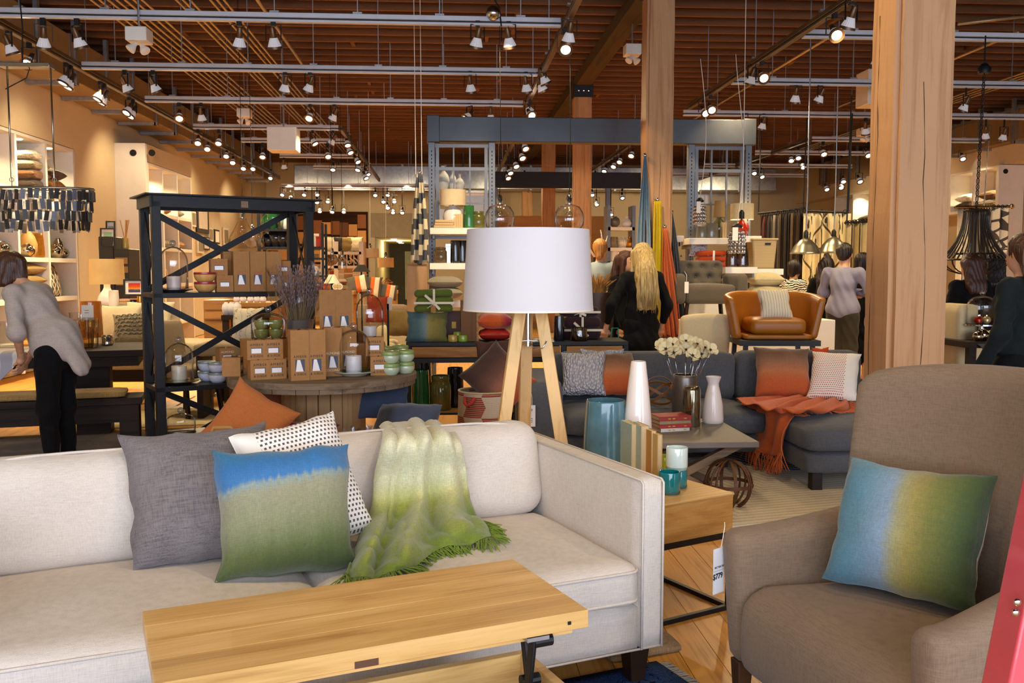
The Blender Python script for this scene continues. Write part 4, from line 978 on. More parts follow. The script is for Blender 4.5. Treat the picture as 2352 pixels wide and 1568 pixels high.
# ================================================================ GREY SECTIONAL
CHAR = fabric('charcoal_tweed', '#55565a', 0.16, 0.6, 0.35)
sec = thing('sectional_sofa', 'charcoal grey sectional sofa with a chaise', 'sofa')
def blk(nm, x0, x1, y0, y1, z0, z1, r=0.03, crown=0.0, mat=CHAR, par=sec, n=(14, 10, 6)): return soft(nm, x1-x0, y1-y0, z1-z0, r, mat, par, ((x0+x1)/2, (y0+y1)/2, z0), crown=crown, n=n)
blk('arm', 0.55, 0.83, 6.50, 7.62, 0.13, 0.66, 0.05)
blk('base', 0.83, 3.35, 6.55, 7.6, 0.13, 0.27)
blk('base', 2.32, 3.35, 5.82, 6.56, 0.13, 0.27)
blk('seat_cushion', 0.835, 2.30, 6.48, 7.35, 0.27, 0.43, 0.05, 0.025)
blk('chaise_cushion', 2.31, 3.35, 5.80, 7.35, 0.27, 0.43, 0.05, 0.025)
blk('backrest', 0.83, 3.35, 7.50, 7.64, 0.27, 0.70)
blk('back_cushion', 0.84, 2.31, 7.28, 7.5, 0.40, 0.80, 0.07)
blk('back_cushion', 2.32, 3.35, 7.28, 7.5, 0.40, 0.80, 0.07)
for x, y in ((0.62, 6.6), (0.62, 7.5), (2.40, 5.88), (3.25, 5.88), (3.25, 7.5), (2.0, 6.62)): MB().box(x-0.035, x+0.035, y-0.035, y+0.035, 0, 0.135).obj('leg', LEGW, sec, bevel=0.003)
t = thing('price_tag', 'pale price tag hanging on the charcoal sofa arm', 'price tag', P(1222, 955, 6.42))
MB().box(-0.023, 0.023, -0.001, 0.001, -0.075, 0.075).obj('card', plain('tag_card', '#e8e4e4', 0.6), t); MB().tube([(0, 0, 0.075), (0.004, 0.04, 0.12), (0, 0.085, 0.16)], 0.0015, 4).obj('string', PAPER, t)
for z in (0.045, 0.035, -0.02, -0.032, -0.044): MB().box(-0.018, 0.004, -0.0016, -0.001, z, z+0.004).obj('lettering', INK, t)
OMB = ombre('brown_orange_dip', [(0.0, '#c05220'), (0.25, '#c25c26'), (0.45, '#bd7446'), (0.62, '#96664a'), (0.8, '#6e482c'), (1.0, '#5c3c26')], 'z', 0.08)
def knit():
    t = NT('chunky_knit'); v = t.n('ShaderNodeTexVoronoi'); v.inputs['Scale'].default_value = 1.0; t.l(t.coord('Object', (60, 60, 38)), v.inputs['Vector'])
    c = t.ramp(v.outputs['Distance'], [(0.1, '#e2dfe0'), (0.6, '#a9a8b2')]); t.bsdf(c, 0.95, 0, 0.1, t.bump(t.math('MULTIPLY', v.outputs['Distance'], -1), 1.0, 0.02)); return t.m
KNIT = knit(); SZ = 0.45
b0 = P(1303, 907, 7.02); pillow('chunky grey-white knit pillow on the charcoal sofa', b0, P(1376, 907, 6.98), P(1264, 812, 7.22), KNIT, 0.16, seed=11, w=0.34, h=0.36)
b0 = P(1350, 905, 7.24); pillow('cream knit pillow peeking out behind the brown-orange pillow', b0, P(1420, 905, 7.24), P(1320, 796, 7.32), KNIT, 0.05, seed=12, w=0.34, h=0.36)
b0 = P(1384, 906, 7.02); pillow('brown to orange dip-dyed pillow behind the tall white vase', b0, P(1462, 905, 7.06), P(1350, 803, 7.25), OMB, 0.16, seed=13, w=0.36, h=0.37)
b0 = P(1735, 908, 7.0); pillow('wide brown to orange dip-dyed pillow on the chaise', b0, P(1868, 912, 6.92), P(1730, 797, 7.22), OMB, 0.17, seed=14)
b0 = P(1866, 914, 6.85); pillow('white pillow with small rust dots on the chaise', b0, P(1955, 920, 6.72), P(1858, 806, 7.12), dots('white_rust_dots', '#f3ebe0', '#b2593a', 26, 26, 0.06, 0.72, 0.5), 0.15, seed=15, w=0.36)
b0 = P(1866, 880, 7.2); pillow('orange pillow tucked behind the rust-dotted pillow', b0, P(1905, 880, 7.2), P(1866, 797, 7.24), plain('orange_cloth', '#c2481c', 0.9), 0.06, seed=16)
# orange throw
TOR = fabric('orange_wool', '#c8602a', 0.10, 0.6, 0.3)
CZ = 0.462
cg = lambda px, py, o=0.0: G(px, py, CZ+o)
hang = lambda px, py, o=0.0: Vector((2.285-o, P(px, py, 6.3).y, 0))
rows = [[cg(1800, 912, .01), cg(1840, 910, .03), cg(1880, 913, .01), cg(1910, 915, .03), cg(1945, 920, .01)],
 [cg(1740, 915, .02), cg(1790, 925, .05), cg(1840, 925, .02), cg(1890, 930, .05), cg(1950, 935, .01)],
 [cg(1690, 918, .02), cg(1750, 935, .06), cg(1800, 945, .02), cg(1850, 945, .04), cg(1925, 945, .0)],
 [Vector((2.285, 7.0, 0.46)), Vector((2.27, 6.82, 0.475)), Vector((2.285, 6.6, 0.47)), Vector((2.30, 6.35, 0.48)), Vector((2.42, 6.22, 0.468))],
 [Vector((2.22, 7.05, 0.38)), Vector((2.25, 6.82, 0.34)), Vector((2.26, 6.55, 0.31)), Vector((2.26, 6.28, 0.33)), Vector((2.27, 6.07, 0.39))],
 [Vector((2.19, 7.10, 0.29)), Vector((2.24, 6.85, 0.20)), Vector((2.215, 6.55, 0.16)), Vector((2.25, 6.25, 0.17)), Vector((2.23, 6.02, 0.24))]]
sf = ctrl_surface(rows, 46, 46)
for j, r in enumerate(sf):
    for i, p in enumerate(r): v = j/45; a = 0.014*math.sin(i*0.75+2*math.sin(j*0.15)); r[i] = p+(Vector((-1, 0, 0)) if v > 0.6 else Vector((0, 0, 1)))*a
tw = thing('throw_blanket', 'orange wool throw with long fringe draped over the chaise', 'throw blanket')
cloth('cloth', sf, TOR, tw, thick=0.006)
fringe(tw, sf[-1], [Vector((-.05, 0, -1))]*46, TOR, 0.13, 3, 0.003, 0.6)
sd = [r[-1] for r in sf[:30]]; fringe(tw, sd, [Vector((.6, -.8, 0))]*30, TOR, 0.08, 2, 0.003, 0.3, surf=CZ)

# ================================================================ GREY-TOPPED COFFEE TABLE
ct = thing('coffee_table', 'coffee table with a grey slab top on crossed wooden legs', 'table')
MB().box(0.98, 1.875, 5.45, 6.36, 0.385, 0.42).obj('table_top', plain('grey_slab', '#6d645f', 0.55, 0, 0.08, 5), ct, bevel=0.004)
TRW = wood('grey_trestle', '#6e5742', '#92785c', 0, 0.8, 0.6)
for y in (5.62, 6.18):
    for s in (-1, 1): MB().bar((1.43-s*0.38, y, 0.0), (1.43+s*0.38, y, 0.38), 0.05, 0.06, up=(0, 1, 0)).obj('crossed_leg', TRW, ct, bevel=0.003)
MB().bar((1.43, 5.62, 0.19), (1.43, 6.18, 0.19), 0.05).obj('stretcher', TRW, ct)
bz = 0.42; bq = G(1553, 992, 0.42)
for i, (w, d, h, col, nm) in enumerate(((0.205, 0.15, 0.022, '#d8d2c6', 'white book at the bottom of the red stack'), (0.225, 0.15, 0.026, '#a8262a', 'red book third from the top of the low stack'), (0.22, 0.15, 0.022, '#9a8466', 'tan book second from the top of the low stack'), (0.225, 0.16, 0.028, '#9c2a24', 'red book on top of the low stack'))):
    t = thing('book', nm, 'book', (bq.x, bq.y+0.02, bz), math.radians((14, 10, 13, 11)[i]), 'low stack of books')
    m = MB(); m.box(-w/2, w/2, 0, d, 0, 0.003); m.box(-w/2, w/2, 0, d, h-0.003, h); m.box(-w/2, w/2, 0, 0.003, 0.003, h-0.003); m.obj('cover', plain('cover_'+col, col, 0.5), t, bevel=0.001, seg=1)
    MB().box(-w/2+0.004, w/2-0.004, 0.003, d-0.004, 0.003, h-0.003).obj('pages', OLDP, t)
    for xx in (-0.05, -0.02, 0.06): MB().box(xx, xx+0.018, -0.0006, 0.0, h*0.35, h*0.6).obj('lettering', plain('gold_foil', '#c9a04a', 0.4, 0.6), t)
    bz += h
q = G(1637, 970, 0.42); vase('porcelain_vase', 'white bottle vase with a flared neck on the grey coffee table', q, [(0, 0), (0.066, 0), (0.072, 0.01), (0.072, 0.03), (0.066, 0.12), (0.050, 0.20), (0.038, 0.25), (0.037, 0.27), (0.050, 0.305), (0.052, 0.312), (0.049, 0.315)], plain('white_porcelain2', '#efe2da', 0.25, 0, 0.02, coat=0.4))
MERC = plain('mercury_glass', '#8d8168', 0.10, 0.9, 0.3, 12)
q = G(1588, 978, 0.42); vase('glass_cylinder', 'smoky mirrored glass cylinder beside the white bottle vase', q, [(0, 0), (0.056, 0), (0.058, 0.01), (0.058, 0.24), (0.052, 0.262), (0.04, 0.268), (0.0, 0.268)], MERC, 'candle holder', inner=False)
q = G(1572, 958, 0.42); PEW = plain('pewter', '#7b736c', 0.35, 0.75, 0.1)
vase('metal_vase', 'brushed pewter vase holding cream anemones', q, [(0, 0), (0.08, 0), (0.088, 0.02), (0.088, 0.28), (0.084, 0.30), (0.081, 0.302)], PEW)
PETAL = plain('cream_petal', '#e6d9ac', 0.8, 0, 0.06, 20); CORE = plain('anemone_core', '#3a2634', 0.9); STEMM = glass('clear_stem', (0.9, 0.9, 0.92), 0.25)
vq = q.copy()
def petal_mesh():
    def f(u, v):
        r = v*0.055; a = (u-0.5)*1.25*math.sin(min(1, v*1.25)*PI/2)*(1.0 if v < 0.8 else 1-(v-0.8)*1.2); return Vector((r*math.cos(a), r*math.sin(a), 0.006+0.022*v*v-0.012*(2*u-1)**2*v))
    m = MB().grid(f, 7, 8).mesh('petal'); m.materials.append(PETAL); m.polygons.foreach_set('use_smooth', [True]*len(m.polygons)); return m
PM = petal_mesh()
CM_ = _mk('flower_core', MB().ball((0, 0, 0.012), 0.010, 10, (1, 1, 0.7)), CORE, True)
fl = ((1530, 803), (1548, 812), (1575, 805), (1600, 792), (1590, 818), (1618, 800), (1545, 793), (1575, 785), (1630, 805), (1610, 815), (1522, 795))
for i, (px, py) in enumerate(fl):
    c = P(px, py, vq.y-0.06+0.03*(i % 4)); t = thing('anemone', ORD[i]+' cream anemone bloom counted in the pewter vase bunch', 'flower', c, 0, 'anemones in the pewter vase')
    d = Vector((c.x-vq.x, c.y-vq.y-0.25, 0.28)).normalized(); Q = d.to_track_quat('Z', 'Y').to_euler()
    for k in range(6): 
        o = link('petal', PM, t, rot=(Q.to_matrix() @ Matrix.Rotation(k*PI/3+0.2*i, 3, 'Z') @ Matrix.Rotation(-0.25*(k % 2), 3, 'Y')).to_euler())
    link('flower_core', CM_, t, rot=Q)
    e = Vector((vq.x+(c.x-vq.x)*0.35, vq.y, 0.62))-c; MB().tube([(0, 0, 0), e*0.5+Vector((0, 0, -0.01)), e, e+Vector((0, 0, -0.15))], 0.004, 6).obj('stem', STEMM, t, smooth=True)
ORBW = plain('bent_ash', '#8a5a2c', 0.5, 0, 0.1, 10); 
def orb(label, c, r, bands, mat, w=0.018):
    t = thing('decorative_orb', label, 'orb', c, 0)
    for (ax, ang) in bands:
        M = Matrix.Rotation(ang, 3, ax); m = MB(); pts = [M @ Vector((r*math.cos(a), r*math.sin(a), 0)) for a in np.linspace(0, 2*PI, 40)[:-1]]
        n = M @ Vector((0, 0, 1)); vs = []; fs = []
        for p in pts: 
            for s, k in ((-1, 1), (1, 1), (1, 0.965), (-1, 0.965)): vs.append(p*k+n*s*w/2)
        L = len(pts)
        for i in range(L):
            for k in range(4): fs.append((i*4+k, i*4+(k+1) % 4, ((i+1) % L)*4+(k+1) % 4, ((i+1) % L)*4+k))
        m.add(vs, fs); m.obj('band', mat, t, smooth=40)
    return t
q = G(1520, 945, 0.42); q.y += 0.1; q.z = 0.42+0.125
orb('bent-wood band orb on the grey coffee table behind the books', q, 0.125, (('X', 1.35), ('Y', 0.5), ('Y', -0.6), ('X', 0.6)), ORBW, 0.02)
IRON = plain('rusted_iron', '#5e3a22', 0.55, 0.4, 0.2, 30)
q = G(1672, 1168, 0); q.z = 0.155
o = orb('rusted iron band orb standing on the rug', q, 0.15, tuple(('X', PI/2) for _ in (0,))+(('Y', PI/2), ('Y', 0.0)), IRON, 0.02)
for a in (PI/4, -PI/4):
    m = MB(); pts = [RZ(a).to_3x3() @ Vector((0.15*math.cos(b), 0, 0.15*math.sin(b))) for b in np.linspace(0, 2*PI, 40)[:-1]]
    m.tube(pts, 0.007, 5, closed=True).obj('band', IRON, o, smooth=True)
for a in (0.5, -0.9): m = MB(); pts = [RZ(a).to_3x3() @ Vector((0.148*math.cos(b), 0, 0.148*math.sin(b))) for b in np.linspace(0, 2*PI, 40)[:-1]]; m.tube(pts, 0.007, 5, closed=True).obj('band', IRON, o, smooth=True)
# rugs
def rugmat():
    t = NT('ribbed_rug'); g = t.coord('Object', rot=(0, 0, 0.5)); sep = t.n('ShaderNodeSeparateXYZ'); t.l(g, sep.inputs[0])
    nz = t.noise(t.coord('Object'), 1.1, 2); zz = t.math('ABSOLUTE', t.math('SUBTRACT', t.math('FRACT', t.math('MULTIPLY', sep.outputs[0], 0.9)), 0.5))
    band = t.math('FRACT', t.math('MULTIPLY', t.math('ADD', sep.outputs[1], zz), 14)); st_ = t.math('GREATER_THAN', band, 0.72)
    blue = t.math('GREATER_THAN', t.math('ADD', sep.outputs[1], t.math('MULTIPLY', zz, 0.5)), 0.55)
    base = t.mix(t.noise(t.coord('Object'), 90, 2), '#c6b69a', '#e2d5bc'); c = t.mix(t.math('MULTIPLY', st_, 0.35), base, '#6d5d49'); c = t.mix(t.math('MULTIPLY', blue, t.math('GREATER_THAN', band, 0.45)), c, '#2f4a78')
    t.bsdf(c, 0.95, 0, 0.1, t.bump(t.math('ADD', band, t.noise(t.coord('Object'), 160, 2)), 0.8, 0.01)); return t.m
rg = thing('area_rug', 'thick cream ribbed rug with navy stripes under the grey coffee table', 'rug', (2.2, 6.2, 0))
soft('pile', 3.0, 2.3, 0.022, 0.01, rugmat(), rg, (0, 0, 0.001), n=(40, 30, 2))
def bluerug():
    t = NT('navy_pattern_rug'); v = t.coord('Object'); w = t.noise(v, 5, 3, 0.5, 1.2); ring = t.math('LESS_THAN', t.math('ABSOLUTE', t.math('SUBTRACT', t.math('FRACT', t.math('MULTIPLY', w, 7)), 0.5)), 0.05)
    c = t.mix(t.noise(v, 3, 2), '#1c2c4c', '#2d4a7e'); c = t.mix(ring, c, '#101827'); c = t.mix(t.math('MULTIPLY', t.math('GREATER_THAN', t.noise(v, 160, 1), 0.62), 0.35), c, '#6a7a96')
    t.bsdf(c, 0.95, 0, 0.1, t.bump(t.noise(v, 240, 2), 0.5, 0.006)); return t.m
r2 = thing('area_rug', 'navy patterned rug under the front coffee table', 'rug', (0.0, 2.6, 0), TH)
soft('pile', 2.4, 1.1, 0.012, 0.005, bluerug(), r2, (0.0, -0.02, 0.001), n=(30, 20, 2))
r2.location = (-0.17, 2.40, 0)
m = MB(); 
for y in np.arange(-0.56, 0.52, 0.012): m.tube([(1.195, y, 0.008), (1.225, y+random.uniform(-.004, .004), 0.006), (1.245, y+random.uniform(-.006, .006), 0.003)], 0.003, 4)
o = m.obj('fringe', fabric('rug_fringe', '#8f8a80'), r2); o['kind'] = 'stuff'
hide = thing('sheepskin', 'small tan fleece lying under the cream sofa corner', 'rug', G(1508, 1500, 0), 0.3)
soft('fleece', 0.30, 0.34, 0.03, 0.012, fabric('tan_fleece', '#8f7556', 0.25, 0.3, 0.9), hide, (-0.05, 0.14, 0.002), n=(12, 12, 3), bump=0.012)

# ================================================================ DARK CONSOLE WITH DISPLAYS
CY0 = 8.2; ZC = Zp(786, CY0)
con = thing('console_table', 'black-framed console with oak drawer fronts and a low shelf', 'console')
cx0, cx1 = X(931, CY0), X(1445, CY0); OAKD = wood('oak_drawer', '#8a5a2c', '#b5834a', 0, 1.0, 0.5)
MB().box(cx0, cx1, CY0, CY0+0.5, ZC-0.035, ZC).obj('top', METAL, con, bevel=0.003)
for x in (cx0, X(1180, CY0), X(1290, CY0), cx1-0.04):
    for y in (CY0, CY0+0.46): MB().box(x, x+0.04, y, y+0.04, 0, ZC-0.035).obj('leg', METAL, con)
z = ZC-0.035
for a, b in ((cx0+0.05, X(1178, CY0)), (X(1182, CY0)+0.04, X(1288, CY0)), (X(1292, CY0)+0.04, cx1-0.05)):
    MB().box(a, b, CY0+0.005, CY0+0.44, z-0.10, z-0.005).obj('drawer', OAKD, con, bevel=0.003)
MB().box(cx0, cx1, CY0, CY0+0.5, z-0.145, z-0.105).obj('rail', METAL, con)
zs = Zp(945, CY0); MB().box(cx0, cx1, CY0, CY0+0.5, zs-0.03, zs-0.012).obj('rail', METAL, con); MB().box(cx0+0.01, cx1-0.01, CY0+0.01, CY0+0.49, zs-0.012, zs).obj('low_shelf', OAKD, con)
dpc = 1/FPX*CY0
def bottle(label, px, py, Y, r, h, prof, mat, z=None, cat='vase', group=None, name='glass_vase', n=24, inner=True):
    q = P(px, py, Y); q = Vector((q.x, q.y, z if z is not None else q.z)); return vase(name, label, q, scaled(prof, h, r), mat, cat, group, n, inner=inner)
CYL = [(0, 0), (0.9, 0), (0.98, 0.04), (1, 0.1), (0.97, 0.5), (0.9, 0.95), (0.88, 1.0)]
JAR = [(0, 0), (0.92, 0), (1, 0.04), (1, 0.72), (0.86, 0.80), (0.80, 0.84), (0.84, 0.86), (0.84, 0.98), (0.80, 1.0)]
EMER = plain('emerald_glaze', '#1f5a2e', 0.12, 0, 0.2, 8, coat=0.6); OLIVEG = plain('olive_glass', '#5b5a2c', 0.14, 0, 0.15, 8, coat=0.6); DARKG = plain('black_glass', '#16181d', 0.10, 0, 0.1, coat=0.7)
bottle('emerald green glazed vase on the low shelf of the console', 966, 945, CY0+0.12, 0.082, 0.36, CYL, EMER, zs)
bottle('dark green vase behind the emerald one on the console shelf', 972, 945, CY0+0.36, 0.085, 0.42, CYL, DARKG, zs)
bottle('olive glass jar on the low shelf of the console', 1012, 945, CY0+0.12, 0.095, 0.31, JAR, OLIVEG, zs, 'jar')
bottle('black glass jar half hidden by the basket pillows', 1046, 945, CY0+0.3, 0.08, 0.36, CYL, DARKG, zs)
BYV = ombre('blue_yellow_dip2', [(0.0, '#48696f'), (0.3, '#5a7a80'), (0.48, '#8a9c98'), (0.53, '#a89c58'), (0.65, '#9c8c44'), (1.0, '#6a7034')], 'x', 0.05)
pillow('teal to yellow dip-dyed pillow standing on the console', P(936, 784, CY0+0.10), P(1024, 786, CY0+0.10), P(927, 716, CY0+0.2), BYV, 0.14, seed=21, w=0.37, h=0.285)
# folded green throw with ribbon
MOSS = fabric('moss_wool', '#5e6c26', 0.12, 0.6, 0.4)
def folded_throw(name, label, c, w, d, h, mat, rz=0, layers=3, ribbon=True, tagc=None):
    t = thing(name, label, 'folded throw', c, rz); lh = h/layers
    for k in range(layers):
        soft('fold', w*(1-0.03*(k % 2)), d, lh*1.04, lh*0.48, mat, t, (0.01*(k % 2), 0, k*lh), n=(18, 12, 6), bump=0.012)
    if ribbon:
        rm = plain('cream_ribbon', '#e6d8bc', 0.7); e = 0.006
        m = MB(); rw = 0.02
        m.box(-rw/2, rw/2, -d/2-e, d/2+e, h+0.001, h+0.005); m.box(-rw/2, rw/2, -d/2-e-0.003, -d/2-e, 0.0, h+0.004); m.obj('ribbon', rm, t)
        m = MB(); m.box(-w/2-e, w/2+e, -d/2-e-0.004, -d/2-e, h*0.38, h*0.38+rw); m.obj('ribbon', rm, t)
        m = MB(); m.bar((0, -d/2-0.016, h*0.42), (-0.08, -d/2-0.018, h*0.78), 0.004, 0.022, up=(1, 0, 0.8)); m.bar((0, -d/2-0.016, h*0.42), (0.05, -d/2-0.018, h*0.15), 0.004, 0.022, up=(1, 0, 0.8)); m.bar((0, -d/2-0.016, h*0.42), (-0.06, -d/2-0.018, h*0.2), 0.004, 0.022, up=(1, 0, 0.8)); m.obj('bow', rm, t)
    if tagc: MB().box(-0.045, 0.0, -d/2-0.022, -d/2-0.019, h*0.02, h*0.30, RZ(0.1)).obj('gift_tag', plain('kraft_tag', '#a8763e', 0.8), t)
    return t
zt_ = P(985, 716, CY0+0.25).z
folded_throw('folded_throw', 'moss green folded throw tied with a cream ribbon bow', (X(995, CY0+0.2), CY0+0.2, zt_), 0.34, 0.26, 0.20, MOSS, 0.05, 3, True, True)
WBOX = wood('walnut_cubby', '#5b3c22', '#7d5733', 2, 0.8, 0.6)
MB_ = thing('wooden_divider', 'upright dark wooden display panel on the console beside the lamp shade', 'display panel')
MB().box(X(1058, CY0+0.1), X(1098, CY0+0.1), CY0+0.1, CY0+0.4, ZC, Zp(690, CY0+0.1)).obj('panel', WBOX, MB_, bevel=0.003); MB().box(X(1094, CY0+0.1), X(1099, CY0+0.1), CY0+0.09, CY0+0.1, ZC, Zp(690, CY0+0.1)).obj('edge_band', OAKD, MB_)
CANY = plain('yellow_wax_jar', '#c3a24c', 0.3, 0, 0.05, coat=0.4); CANG = plain('green_wax_jar', '#8fae3a', 0.3, 0, 0.05, coat=0.4)
for i, (px, py, m, nm) in enumerate(((1040, 780, CANY, 'ochre candle jar on the console'), (1063, 783, CANG, 'lime candle jar on the console'), (1052, 768, CANG, 'lime candle jar stacked behind the ochre one'))):
    bottle(nm, px, 786, CY0+0.08+0.12*(i == 2), 0.044, 0.058, CYL, m, ZC+(0.02 if i == 2 else 0), 'candle', 'small console candles', 'candle_jar')
tq = thing('leather_box', 'brown leather box with a metal clasp behind the ochre candle jar', 'box', (X(1042, CY0+0.38), CY0+0.38, ZC))
MB().box(-0.09, 0.09, 0, 0.10, 0, 0.26).obj('body', plain('saddle_leather', '#5d3216', 0.5), tq, bevel=0.01); MB().box(-0.02, 0.02, -0.012, 0.0, 0.10, 0.16).obj('clasp', plain('aged_brass', '#8a6a2e', 0.35, 0.8), tq)
OP = ombre('orange_magenta_silk', [(0, '#e0551e'), (0.6, '#ea6a1f'), (0.8, '#b02a3a'), (1, '#8d2340')], 'x', 0.1)
def cpil(label, px, py, w, d, t, mat, Y, z, seed): stack_pillow(label, (X(px, Y), Y, z), w, d, t, mat, seed=seed)
cpil('red-orange pillow lying under the bright orange one on the console', 1136, 780, 0.30, 0.36, 0.11, plain('red_silk', '#b8281a', 0.5), CY0+0.25, ZC, 31)
cpil('bright orange silk pillow on top of the console pile', 1136, 760, 0.32, 0.36, 0.15, OP, CY0+0.25, ZC+0.10, 32)
bottle('tall black glass cylinder on the console behind the lamp', 1284, 786, CY0+0.15, 0.05, 0.22, CYL, DARKG, ZC)
bottle('brown glass tumbler vase on the console', 1330, 786, CY0+0.12, 0.078, 0.12, CYL, glass('brown_glass', (0.45, 0.33, 0.24), 0.15), ZC)
folded_throw('folded_throw', 'plum brown folded throw tied with a cream ribbon on the console', (X(1335, CY0+0.34), CY0+0.34, ZC), 0.36, 0.2, 0.20, fabric('plum_wool', '#3a2226', 0.15), 0, 2, True)
folded_throw('folded_throw', 'dark folded throw with ribbon ends on top of the plum one', (X(1330, CY0+0.36), CY0+0.36, ZC+0.205), 0.36, 0.2, 0.09, fabric('plum_wool', '#3a2226', 0.15), 0, 1, True)

# woven basket and pillows
def basketmat():
    t = NT('woven_red_white'); g = t.coord('Generated'); s = t.n('ShaderNodeSeparateXYZ'); t.l(t.coord('Object'), s.inputs[0]); ang = t.math('ARCTAN2', s.outputs[1], s.outputs[0])
    zz = t.math('MULTIPLY', s.outputs[2], 7.0); row = t.math('FLOOR', zz); fz = t.math('ABSOLUTE', t.math('SUBTRACT', t.math('FRACT', zz), 0.5))
    a = t.math('FRACT', t.math('ADD', t.math('ADD', t.math('MULTIPLY', ang, 0.64), t.math('MULTIPLY', fz, 0.22)), t.math('MULTIPLY', t.math('MODULO', row, 2), 0.5)))
    m = t.math('GREATER_THAN', a, 0.5); c = t.mix(m, '#9c2f22', '#d9c9ae')
    rows_ = t.math('FRACT', t.math('MULTIPLY', s.outputs[2], 75)); c = t.mix(t.math('GREATER_THAN', rows_, 0.72), c, '#cbb894')
    cols = t.math('FRACT', t.math('MULTIPLY', ang, 34)); h = t.math('ADD', rows_, t.math('MULTIPLY', cols, 0.5)); c = t.mix(t.math('MULTIPLY', t.math('GREATER_THAN', cols, 0.75), 0.5), c, '#8a6a52')
    t.bsdf(c, 0.85, 0, 0.2, t.bump(h, 0.7, 0.006)); return t.m
BY_ = 6.6; bx = X(1112, BY_); bk = thing('woven_basket', 'red and cream woven basket holding brown-orange pillows', 'basket', (bx, BY_, 0))
zt2 = Zp(897, BY_); r0 = 63/FPX*BY_
MB().lathe([(0, 0), (r0*0.93, 0), (r0*0.98, 0.03), (r0, zt2*0.5), (r0*0.96, zt2), (r0*0.92, zt2), (r0*0.95, zt2*0.5), (r0*0.92, 0.02), (0, 0.02)], 40).obj('body', basketmat(), bk, smooth=60)
MB().lathe([(r0*0.97, zt2-0.006), (r0*0.975, zt2+0.006), (r0*0.91, zt2+0.006), (r0*0.91, zt2-0.006)], 40, close=True).obj('rim', fabric('jute', '#bda27a'), bk, smooth=True)
ca_ = math.radians(-125)
MB().tube([(r0*math.cos(ca_+s*0.22)*k, r0*math.sin(ca_+s*0.22)*k, zt2-0.03-0.055*(1-s*s)) for s, k in ((-1, 0.99), (-0.6, 1.1), (0, 1.14), (0.6, 1.1), (1, 0.99))], 0.012, 8).obj('handle', plain('red_rope', '#9e2a20', 0.8), bk, smooth=True)
c = P(1130, 893, BY_-0.05); pillow('large brown to rust dip-dyed pillow standing corner-up in the basket', P(1160, 950, BY_-0.07), P(1225, 884, BY_-0.02), P(1000, 868, BY_-0.02), ombre('brown_rust_dip', [(0, '#c24a22'), (0.22, '#b05c38'), (0.38, '#98604a'), (0.55, '#6b4230'), (0.75, '#46281c'), (1, '#3a2118')], 'z', 0.08), 0.18, seed=41, w=0.37, h=0.42)
pillow('dark brown pillow behind the large basket pillow', P(1105, 890, BY_+0.10), P(1180, 885, BY_+0.12), P(1085, 790, BY_+0.14), plain('dark_brown_cloth', '#46291c', 0.9), 0.10, seed=42, w=0.28, h=0.34)
pillow('orange pillow behind the tripod lamp leg', P(1140, 890, BY_+0.13), P(1215, 890, BY_+0.10), P(1130, 828, BY_+0.16), plain('orange_cloth', '#c2481c', 0.9), 0.09, seed=43, w=0.30, h=0.22)
# ================================================================ BLACK ETAGERE
EA = math.radians(28.5); EB = P(352, 620, 6.5); EB.z = 0
et = thing('etagere', 'tall black steel shelving unit with crossed braces', 'shelving unit', EB, EA)
EM = TR(EB) @ RZ(EA); EL, ED = 1.14, 0.43; EZ = Zp(447, 6.5)
ESTEEL = plain('blackened_steel', '#131315', 0.5, 0.2, 0.2, 8)
def E_(x, y, z): return EM @ Vector((x, y, z))
for x in (0.03, EL-0.03):
    for y in (0.03, ED-0.03): MB().box(x-0.03, x+0.03, y-0.03, y+0.03, 0, EZ-0.05).obj('post', ESTEEL, et, bevel=0.003)
MB().box(-0.05, EL+0.05, -0.05, ED+0.05, EZ-0.012, EZ).obj('top_plate', ESTEEL, et, bevel=0.002)
for (a, b) in (((0, 0), (EL, 0)), ((0, ED), (EL, ED)), ((0, 0), (0, ED)), ((EL, 0), (EL, ED))):
    MB().bar((a[0], a[1]+(0.012 if a[1] == 0 else -0.012)*(a[1] == b[1]), EZ-0.05), (b[0], b[1]+(0.012 if a[1] == 0 else -0.012)*(a[1] == b[1]), EZ-0.05), 0.024, 0.075).obj('top_rail', ESTEEL, et)
MB().box(EL*0.53, EL*0.53+0.05, -0.004, 0.0, EZ-0.075, EZ-0.03).obj('label_plate', plain('tan_label', '#8a6c4a', 0.6), et)
ZS = [Zp(671, 6.6), Zp(881, 6.6)]
for z in ZS: MB().box(0.0, EL, 0.0, ED, z-0.035, z).obj('shelf_board', ESTEEL, et, bevel=0.003)
yb = ED-0.03
for za, zb in ((ZS[0]+0.02, EZ-0.08), (ZS[1]+0.02, ZS[0]-0.05), (0.10, ZS[1]-0.05)):
    for s in (0, 1): MB().bar((0.05, yb+0.02*s, zb if s else za), (EL-0.05, yb+0.02*s, za if s else zb), 0.045, 0.012, up=(0, 1, 0)).obj('cross_brace', ESTEEL, et)
    for x in (0.03, EL-0.03):
        for s in (0, 1): MB().bar((x+0.012*s, 0.03, zb if s else za), (x+0.012*s, ED-0.03, za if s else zb), 0.024, 0.008, up=(1, 0, 0)).obj('side_brace', ESTEEL, et)

